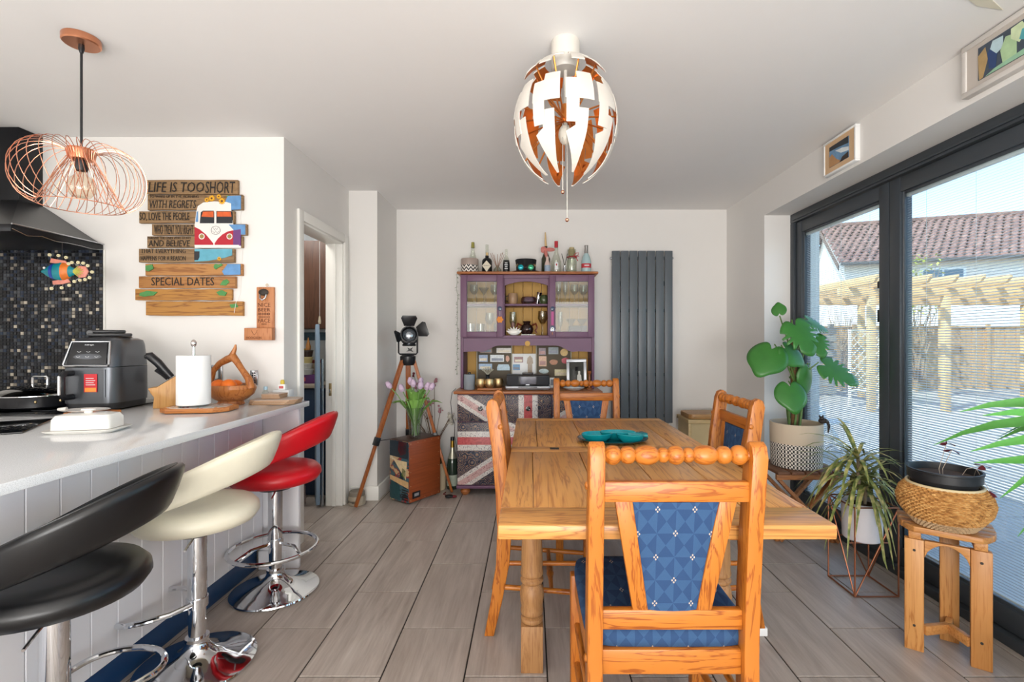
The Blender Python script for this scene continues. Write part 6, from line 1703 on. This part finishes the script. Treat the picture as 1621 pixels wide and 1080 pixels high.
# arched brace and Y stretcher
arc = [(-.068, KZ - .056), (-.068, KZ - .125)] + [(-.068 + .136*i/14, KZ - .125 + .062*math.sin(PI*i/14)**.6) for i in range(1, 14)] + [(.068, KZ - .125), (.068, KZ - .056)]
G().prism(arc, -.072, -.050, 'y').build('arched_brace', M_st[0], so, bev=.002)
G().bar((-.070, -.06, .085), (.012, .02, .085), .024, .036).build('stretcher', M_st[0], so, bev=.003)
G().bar((.070, -.06, .085), (.012, .02, .085), .024, .036).build('stretcher', M_st[0], so, bev=.003)
G().bar((.012, .02, .085), (.020, .080, .085), .024, .036).build('stretcher', M_st[0], so, bev=.003)
for x in (-.100, .100):
    for z in (.10, .40): G().lathe([(0, 0), (.005, 0), (.005, .002), (0, .002)], 10, M=Matrix.Translation((x, -.0762, z)) @ Matrix.Rotation(R(90), 4, 'X')).build('screw', M_iron, so)
M_rush = (lambda t: (t.base(t.ramp(t.noise(t.map(t.co(), scale=(1, 1, 3)), 40, 3), [(.3, '#8a5a2a'), (.5, '#c08a4a'), (.7, '#d9ab6a')]), .8), t.m)[1])(NT('rush_weave'))
bk = thing('rush_basket_planter', 'round woven rush basket holding a black plant pot', 'basket', (1.642, 1.945, KZ + .0005))
def brad(z):
    P = [(0, .088), (.03, .112), (.07, .142), (.105, .150), (.14, .140), (.165, .118)]
    for (z0, r0), (z1, r1) in zip(P, P[1:]):
        if z <= z1: return r0 + (r1 - r0)*(z - z0)/(z1 - z0)
    return P[-1][1]
G().lathe([(0, .002)] + [(brad(z), z + .002) for z in (0, .03, .07, .105, .14, .165)] + [(.108, .166), (0.10, .02), (0, .012)], 36).build('liner', M_rush, bk)
NR, NA = 22, 46
for part, z0, z1 in (('pale_base_weave', .004, .036), ('rush_body_weave', .036, .162)):
    g = G(); rows = round((z1 - z0)/.0068)
    for r in range(rows):
        z = z0 + .0034 + r*.0068
        pts = []
        for k in range(NA*2):
            a = 2*PI*k/(NA*2)
            off = .0032*(1 if (k + r) % 2 else -1)
            pts.append(((brad(z) + .002 + off)*math.cos(a), (brad(z) + .002 + off)*math.sin(a), z))
        g.tube(pts, .0036, 5, closed=True)
    tag(g.build(part, M_rush if 'rush' in part else plain('pale_rush', '#b89a76', .8, var=.3, vs=80), bk), kind='stuff')
G().tube([(.119*math.cos(a), .119*math.sin(a), .167) for a in (2*PI*k/40 for k in range(40))], .006, 8, closed=True).build('rim_band', plain('cream_rim', '#dcc79c', .7), bk)
ip = thing('black_nursery_pot', 'black plastic pot with dark red oxalis in the rush basket', 'plant', (1.642, 1.945, KZ + .0135))
G().lathe([(0, 0), (.085, 0), (.095, .13), (.110, .175), (.118, .176), (.119, .205), (.122, .207), (.122, .214), (.114, .214), (.106, .18), (0, .17)], 40).build('pot', plain('black_nursery_plastic', '#1b1d20', .45), ip)
G().lathe([(0, .165), (.106, .18), (.1, .19), (.04, .196), (0, .192)], 30).build('soil', M_soil, ip)
M_ox = plain('burgundy_leaf', '#5c1420', .45, var=.25, vs=60)
for (px, py, bx_) in ((1507, 712, -.02), (1556, 737, .05), (1567, 778, .10), (1499, 700, -.03)):
    e = W(px, py, 1.86) - Vector((1.642, 1.945, KZ + .0135))
    st_ = G().tube([(bx_, -.02, .185), ((bx_ + e.x)/2, -.03, .22), e], .0011, 5).build('stalk', plain('pale_stalk', '#cbb9a6', .6), ip)
    for q in range(3):
        a = 2*PI*q/3 + px
        d_ = Vector((math.cos(a), math.sin(a)*.6, -.35 + .3*math.sin(a))).normalized()
        G().blade([e, e + d_*.014, e + d_*.026], [.001, .010, .012], fold=.3).build('leaflet', M_ox, st_)

# ================================================================== yucca reaching in from the right
yu = thing('yucca_plant', 'green strap-leaved plant reaching across the glass door', 'plant', (1.66, 1.22, 0))
G().lathe([(0, 0), (.11, 0), (.115, .01), (.14, .24), (.145, .26), (.132, .26), (.125, .03), (0, .02)], 32).build('pot', plain('grey_floor_pot', '#6b6d6e', .6), yu)
G().lathe([(0, .2), (.130, .2), (.132, .225), (0, .235)], 24).build('soil', M_soil, yu)
G().tube([(0, 0, .2), (.015, .0, .55), (0, .01, .92)], [.028, .024, .02], 12).build('cane', plain('yucca_cane', '#84705a', .9, var=.3, vs=40, bump=.5), yu)
M_yl = plain('yucca_green', '#4f9440', .4, var=.18, vs=18)
YO_ = Vector((1.66, 1.22, 0)); hd0 = Vector((0, .01, .93))
tips = [((1520, 652), 1.40, .045), ((1556, 658), 1.30, .02), ((1478, 705), 1.60, .06), ((1536, 715), 1.42, .02), ((1541, 733), 1.46, -.02), ((1583, 789), 1.38, .05), ((1611, 850), 1.33, .06), ((1578, 697), 1.55, .05)]
for (pp_, yy, lift) in tips:
    e = W(pp_[0], pp_[1], yy) - YO_
    pts = [hd0]
    for i in range(1, 8):
        u = i/7; p = hd0.lerp(e, u) + Vector((0, 0, (lift + .03)*4*u*(1 - u)))
        pts.append(p)
    G().blade(pts, [.012, .016, .019, .020, .018, .014, .008, .0008], side=(.5, .3, .8), fold=.2).build('leaf', M_yl, yu)
for k in range(14):
    a = R(-150) + R(300)*k/13 - R(90)*0; L = .42
    d_ = Vector((math.cos(a), math.sin(a), 0))
    if d_.x < -.25 and d_.y > -.9: continue
    L = .24 if d_.x > .3 else .42
    pts = [hd0 + d_*L*u + Vector((0, 0, .30*u - .34*u*u + .02*k % .05)) for u in (0, .2, .4, .6, .8, 1)]
    G().blade(pts, [.012, .017, .02, .018, .012, .0008], fold=.25).build('leaf', M_yl, yu)
# ================================================================== utility room seen through the doorway
lamp('utility_fill_light', 'AREA', (-2.0, 3.5, CZ - .03), (0, 0, 0), 9, (.5, .5), (1, .97, .92))  # fill lamp added below the ceiling to lift the dark utility room
M_brn = wood('brown_cupboard_wood', '#6a4632', '#4c2f20', 2, .8, .4, .3)
wc = thing('utility_wall_cupboard', 'dark brown wall cupboard inside the utility room', 'cupboard', (-2.0, 4.3, 1.335))
B('body', (-.45, -.30, 0), (.45, 0, .72), M_brn, wc); B('door', (-.448, -.322, .004), (-.002, -.302, .716), M_brn, wc); d_ = B('door', (.002, -.322, .004), (.448, -.302, .716), M_brn, wc)
G().tube([(-.03, -.322, .12), (-.03, -.35, .13), (-.03, -.35, .30), (-.03, -.322, .31)], .005, 8).build('handle', M_steel, wc)
uc = thing('utility_base_cabinet', 'navy base cabinet inside the utility room', 'cabinet', (-2.0, 4.28, 0))
M_nv = plain('dark_navy_paint', '#14304c', .5)
B('body', (-.45, -.40, .1), (.45, 0, .862), M_nv, uc); B('door', (-.445, -.422, .105), (-.002, -.402, .855), M_nv, uc); B('door', (.002, -.422, .105), (.445, -.402, .855), M_nv, uc); B('plinth', (-.45, -.36, 0), (.45, 0, .0995), M_nv, uc)
B('counter', (-.46, -.44, .8625), (.46, 0, .89), plain('beige_counter', '#a89c8c', .4), uc)
struct(B('trim_3', (-2.6, 4.292, 1.24), (-1.54, 4.2995, 1.31), plain('teal_border_tile', '#3d5d6e', .3, var=.4, vs=40), bev=0))
def uy(px, y): return PX(px, y)
yu_ = 4.0
o = thing('purple_box', 'purple cardboard box on the utility counter', 'box', (PX(488, 4.0), 4.0, .8905)); B('carton', (-.08, -.05, 0), (.08, .05, .07), plain('purple_card', '#5c2d6b', .5, var=.3, vs=20), o); B('print_band', (-.06, -.0512, .02), (.0, -.0502, .05), plain('pink_print', '', 0), o, bev=0)
stk = [('glass_tub', 'clear lidded tub on the purple box in the utility room', .048, .05, '#b9bdbd'), ('glass_tub', 'second clear tub stacked on the lower one in the utility room', .042, .045, '#c6c7c2'), ('yellow_tub', 'pale yellow tub stacked on clear tubs in the utility room', .044, .05, '#cbbd84'), ('dark_tub', 'dark brown tub at the top of the utility stack', .046, .055, '#3a2a1e')]
z = .961
for nm, lb, r, h, col in stk:
    o = thing(nm, lb, 'tub', (PX(486, 3.98), 3.98, z))
    G().lathe([(0, 0), (r*.85, 0), (r, h - .012), (0, h - .012)], 24).build('tub', plain('tub_' + col[1:], col, .3), o)
    G().lathe([(0, h - .0115), (r*1.05, h - .0115), (r*1.05, h - .002), (0, h - .001)], 24).build('lid', plain('tub_' + col[1:], col, .3), o)
    z += h
o = thing('tan_squeezy_bottle', 'tan pointed bottle standing on the tub stack', 'bottle', (PX(488, 3.98), 3.98, z)); G().lathe([(0, 0), (.018, 0), (.02, .03), (.008, .07), (.004, .10), (0, .10)], 16).build('bottle', plain('tan_plastic', '#a9743a', .4), o); G().lathe([(0, .1), (.003, .1), (.002, .115), (0, .115)], 10).build('nozzle', M_black, o)
o = thing('yellow_bag', 'crumpled yellow packet behind the tubs in the utility room', 'packet', (PX(480, 4.14), 4.14, .8905)); G().rbox((0, 0, .13), (.13, .07, .26), 3, 20, 12, -.15).build('packet', plain('yellow_packet', '#c6a23a', .4, var=.25, vs=25, bump=.5, bs=30), o); B('packet_fold', (-.04, -.005, .25), (.04, .005, .28), plain('yellow_packet', '', 0), o)
o = thing('red_lidded_jar', 'cream jar with dark red lid on the utility counter', 'jar', (PX(500, 4.1), 4.1, .8905)); G().lathe([(0, 0), (.045, 0), (.05, .02), (.05, .16), (0, .16)], 24).build('jar', plain('cream_jar', '#b9a58c', .4), o); G().lathe([(0, .1605), (.052, .1605), (.052, .185), (0, .187)], 24).build('lid', plain('dark_red_lid', '#7a2f28', .4), o)
o = thing('pull_cord', 'white light pull cord hanging in the utility room', 'cord', (PX(506, 3.85), 3.85, CZ - .001)); G().cyl((0, 0, -(CZ - 1.43)), (0, 0, 0), .0015, n=6).build('cord', M_white, o); G().lathe([(0, -.06), (.009, -.06), (.011, -.04), (.005, 0), (0, 0)], 12, c=(0, 0, -(CZ - 1.43))).build('toggle', plain('cream_toggle', '#d8cdb4', .5), o)
ib = thing('ironing_board', 'grey-blue folded ironing board leaning inside the utility doorway', 'ironing board', (-1.612, 3.70, 0))
G().prism([(-.10, .02), (.10, .02), (.13, .2), (.13, 1.0), (.09, 1.25), (.03, 1.36), (-.03, 1.36), (-.09, 1.25), (-.13, 1.0), (-.13, .2)], -.014, .014, 'x').build('padded_top', plain('grey_blue_cover', '#7f93a6', .8, bump=.2), ib, bev=.006, rot=(0, 0, R(26)))
G().tube([(.03, -.08, .005), (.035, -.06, .7), (.03, -.08, 1.1)], .010, 8).build('leg_tube', M_steel, ib, rot=(0, 0, R(26)))
fb_ = thing('hanging_laundry', 'faded patterned cloth hanging below the ironing board', 'cloth', (-1.72, 3.66, 0))
rows = []
for i in range(14):
    u = i/13; z = .72 - .70*u; row = []
    for k in range(25):
        v = k/24; wv = .020*math.sin(v*22 + u*2)*(.3 + u)
        row.append(Vector((-.04 - .05*u + (.05 + .09*u)*v, wv, z - .10*(1 - v)*(1 - u))))
    rows.append(row)
g = G().ring(rows, closed=False, cap=False)
cl_ = g.build('cloth', (lambda t: (t.base(t.mix(t.m_('GREATER_THAN', t.m_('SINE', t.m_('MULTIPLY', t.sep(t.co())[0], 260)), .1), '#8d7f7c', t.ramp(t.noise(t.co(), 60), [(.4, '#5c5357'), (.6, '#a58e88')])), .9), t.m)[1])(NT('faded_stripe_cloth')), fb_)
md = cl_.modifiers.new('thickness', 'SOLIDIFY'); md.thickness = .003

# ================================================================== garden
def paving():
    t = NT('garden_paving')
    b = t.node('TexBrick'); t.put(b.inputs['Vector'], t.map(t.co(), scale=(1, 1, 1)))
    b.inputs['Scale'].default_value = 1.0; b.inputs['Brick Width'].default_value = .6; b.inputs['Row Height'].default_value = .45; b.inputs['Mortar Size'].default_value = .008
    b.inputs['Color1'].default_value = C('#b7ada2'); b.inputs['Color2'].default_value = C('#a59b92'); b.inputs['Mortar'].default_value = C('#7d766e')
    t.base(b.outputs[0], .85); return t.m
struct(B('ground_garden', (2.03, -8, -.25), (40, 45, -.06), paving(), bev=0))
M_fence = wood('sunbleached_fence', '#c9a77f', '#a5835d', 2, .6, .8, .3)
fn = thing('garden_fence', 'pale closeboard timber fence across the garden', 'fence', (11, 13.2, -.06))
fbd = None
for k in range(86):
    x = -6 + k*.15
    if fbd is None: fbd = G().box((0, 0, 0), (.146, .02, 1.66)).build('board', M_fence, fn, bev=0, loc=(x, 0, 0))
    else: dup_part(fbd, (x, .012*(k % 2), 0))
fpo = None
for k in range(8):
    if fpo is None: fpo = G().box((-.05, -.06, 0), (.05, -.002, 1.75)).build('post', M_fence, fn, bev=0, loc=(-5.9 + k*1.8, 0, 0))
    else: dup_part(fpo, (-5.9 + k*1.8, 0, 0))
B('capping', (-6, -.03, 1.662), (6.9, .05, 1.70), M_fence, fn)
fn2 = thing('side_fence', 'grey weathered slat fence left of the trellis', 'fence', (6.7, 11.6, -.06))
for k in range(9): B('slat', (-1.6, 0, .05 + k*.175), (.55, .025, .20 + k*.175), plain('grey_fence_slat', '#8a857d', .8, var=.15), fn2, bev=0)
for x in (-1.5, .45): B('post', (x - .05, .026, 0), (x + .05, .11, 1.7), plain('grey_fence_slat', '', 0), fn2, bev=0)
ts = thing('garden_trellis', 'cream diamond lattice trellis panel beside the pergola post', 'trellis', (6.62, 9.7, -.06))
M_tre = plain('cream_trellis_paint', '#e2d8c2', .6)
tw, th_ = .32, 1.52
B('frame', (-tw, -.02, .0), (-tw + .04, .02, th_), M_tre, ts, bev=0); B('frame', (tw - .04, -.02, 0), (tw, .02, th_), M_tre, ts, bev=0); B('frame', (-tw + .041, -.02, th_ - .04), (tw - .041, .02, th_), M_tre, ts, bev=0); B('frame', (-tw + .041, -.02, .3), (tw - .041, .02, .34), M_tre, ts, bev=0)
c0_ = -1.0
for s in (-1, 1):
    k = -6
    while k < 14:
        z0 = .34 + k*.155
        pts = []
        for i in range(41):
            x = -tw + .04 + (2*tw - .08)*i/40; z = z0 + s*(x)*1.05 + .3
            if .34 <= z <= th_ - .04: pts.append((x, z))
        if len(pts) > 3: G().bar((pts[0][0], .006*s, pts[0][1]), (pts[-1][0], .006*s, pts[-1][1]), .010, .022, up=(0, 1, 0)).build('lath', M_tre, ts)
        k += 1
# pergola
pg = thing('pergola', 'pale timber pergola with rafters and square posts', 'pergola', (6.2, 9.0, -.06))
M_per = wood('pale_pergola_timber', '#d8b88c', '#bf9a6a', 0, .6, .7, .25)
for x in (.06, 1.43, 3.3, 5.2):
    for y in (0, 2.3):
        B('post', (x - .055, y - .055, 0), (x + .055, y + .055, 2.12), M_per, pg, bev=.004)
for y in (0, 2.3): B('beam', (-.55, y - .03, 2.1205), (6.2, y + .03, 2.27), M_per, pg, bev=.004)
rf_ = None
for k in range(15):
    x = -.35 + k*.45
    if rf_ is None: rf_ = G().prism([(-.75, .10), (-.68, .02), (-.55, 0), (2.85, 0), (2.98, .02), (3.05, .10), (3.05, .15), (-.75, .15)], -.025, .025, 'x').build('rafter', M_per, pg, bev=.003, loc=(x, 0, 2.2705))
    else: dup_part(rf_, (x, 0, 2.2705))
# neighbour's house
uL = Vector((5.3, -1.84, 0)).normalized(); vL = Vector((1.84, 5.3, 0)).normalized()
hs = thing('neighbour_house', 'white rendered house with red-brown tiled roof beyond the fence', 'house', (11.54, 18.0, -.06), math.atan2(uL.y, uL.x))
WD, LN, EV, RG_ = 5.6, 13.0, 4.25, 6.05
M_ren = plain('white_render', '#e2dbd2', .9, var=.05)
G().prism([(0, 0), (WD, 0), (WD, EV), (WD/2, RG_), (0, EV)], 0, LN, 'x').build('walls', M_ren, hs, smooth=False)
M_rt = (lambda t: (t.base(t.ramp(t.noise(t.co(), 5, 3), [(.3, '#5e4741'), (.5, '#775a52'), (.7, '#8f7267')]), .85), t.m)[1])(NT('red_brown_roof_tile'))
def roof(side):
    g = G(); rows_, cols_ = 13, 56
    sl = math.hypot(WD/2 + .3, (RG_ - EV)*(WD/2 + .3)/(WD/2))
    for r in range(rows_):
        def P(t_, x, lift):
            f = t_/rows_; yy = -.3 + (WD/2 + .3)*f; zz = EV + (RG_ - EV)*(yy/(WD/2)) + .06 + lift
            return Vector((x, yy if side == 0 else WD - yy, zz))
        a, b = [], []
        for c in range(cols_*4 + 1):
            x = -.25 + (LN + .5)*c/(cols_*4); wv = .045*math.sin(c*PI/2 + (r % 2)*PI)
            a.append(P(r, x, wv + .05)); b.append(P(r + 1.05, x, wv))
        g.ring([[p - Vector((0, 0, .06)) for p in a], a, b], closed=False, cap=False)
    tag(g.build('roof_tiles', M_rt, hs, smooth=False), kind='stuff')
roof(0); roof(1)
B('ridge', (-.28, WD/2 - .1, RG_ + .03), (LN + .28, WD/2 + .1, RG_ + .17), M_rt, hs)
B('gutter', (-.2, -.42, EV - .22), (LN + .2, -.30, EV - .12), plain('dark_gutter', '#4a4644', .5), hs)
for x in (-.27,):
    G().add([(x, -.3, EV - .2), (x, WD/2, RG_ + .0), (x, WD/2, RG_ - .2), (x, -.3, EV - .4), (x + .03, -.3, EV - .2), (x + .03, WD/2, RG_), (x + .03, WD/2, RG_ - .2), (x + .03, -.3, EV - .4)], [(0,1,2,3),(7,6,5,4),(0,4,5,1),(3,2,6,7)]).build('bargeboard', plain('brown_barge', '#6b5345', .7), hs)
    G().add([(x, WD + .3, EV - .2), (x, WD/2, RG_ + .0), (x, WD/2, RG_ - .2), (x, WD + .3, EV - .4), (x + .03, WD + .3, EV - .2), (x + .03, WD/2, RG_), (x + .03, WD/2, RG_ - .2), (x + .03, WD + .3, EV - .4)], [(0,1,2,3),(7,6,5,4),(0,4,5,1),(3,2,6,7)]).build('bargeboard', plain('brown_barge', '', 0), hs)
for x in (2.3, 6.0, 9.2):
    w_ = B('window', (x, -.05, 2.75), (x + 1.3, -.001, 3.85), M_white, hs); B('window_pane', (x + .08, -.06, 2.83), (x + .62, -.051, 3.77), plain('dark_blue_pane', '#5b7386', .08), w_, bev=0); B('window_pane', (x + .68, -.06, 2.83), (x + 1.22, -.051, 3.77), plain('dark_blue_pane', '', 0), w_, bev=0)
# shrubs
rg = random.Random(21)
def shrub(x, y, h, spread, leafy, label, nb=16):
    o = thing('bare_shrub', label, 'shrub', (x, y, -.06))
    M_tw = plain('pale_twig', '#a58d74', .9, var=.2)
    for k in range(nb):
        a = rg.uniform(0, 2*PI); s = rg.uniform(.2, 1)*spread
        pts = [Vector((0, 0, 0))]
        for i in range(1, 7):
            u = i/6; pts.append(Vector((s*u*math.cos(a + u) + rg.uniform(-.06, .06), s*u*math.sin(a + u) + rg.uniform(-.06, .06), h*u*rg.uniform(.85, 1.05))))
        G().tube(pts, [.022, .018, .014, .011, .008, .006, .004], 5).build('branch', M_tw, o)
    if leafy:
        g = G()
        for k in range(leafy):
            a = rg.uniform(0, 2*PI); s = rg.uniform(0, 1)*spread; q = Vector((s*math.cos(a), s*math.sin(a), h*rg.uniform(.6, 1.05)))
            d_ = Vector((rg.uniform(-1, 1), rg.uniform(-1, 1), rg.uniform(-.5, .5))).normalized()
            g.blade([q, q + d_*.05, q + d_*.1], [.004, .03, .003])
        tag(g.build('leaves', plain('yellow_green_leaf', '#a9b04a', .6, var=.25), o), kind='stuff')
shrub(9.9, 12.55, 3.3, .6, 420, 'tall shrub with yellow-green leaves beside the far fence', 22)
shrub(8.0, 12.62, 2.1, .5, 0, 'leafless twiggy shrub growing behind the pergola', 24)
shrub(6.95, 12.62, 1.9, .5, 0, 'thin leafless shrub growing by the lattice trellis', 16)
gc = thing('garden_chair', 'white slatted garden chair standing on the paving', 'chair', (3.14, 5.4, -.06), R(25))
M_gc = plain('white_chair_paint', '#e8e8e6', .5)
for s in (-1, 1):
    G().bar((s*.22, .22, 0), (s*.22, -.02, .40), .03, .03).build('leg', M_gc, gc); G().bar((s*.22, -.25, 0), (s*.22, .30, .80), .03, .03).build('back_post', M_gc, gc)
for k in range(5): B('seat_slat', (-.235, -.24 + k*.075, .41), (.235, -.18 + k*.075, .43), M_gc, gc)
for k in range(6):
    z = .47 + k*.06; yb_ = -.25 + .55*(z/.80) - .022
    B('back_slat', (-.235, yb_ - .012, z - .022), (.235, yb_ + .006, z + .022), M_gc, gc)
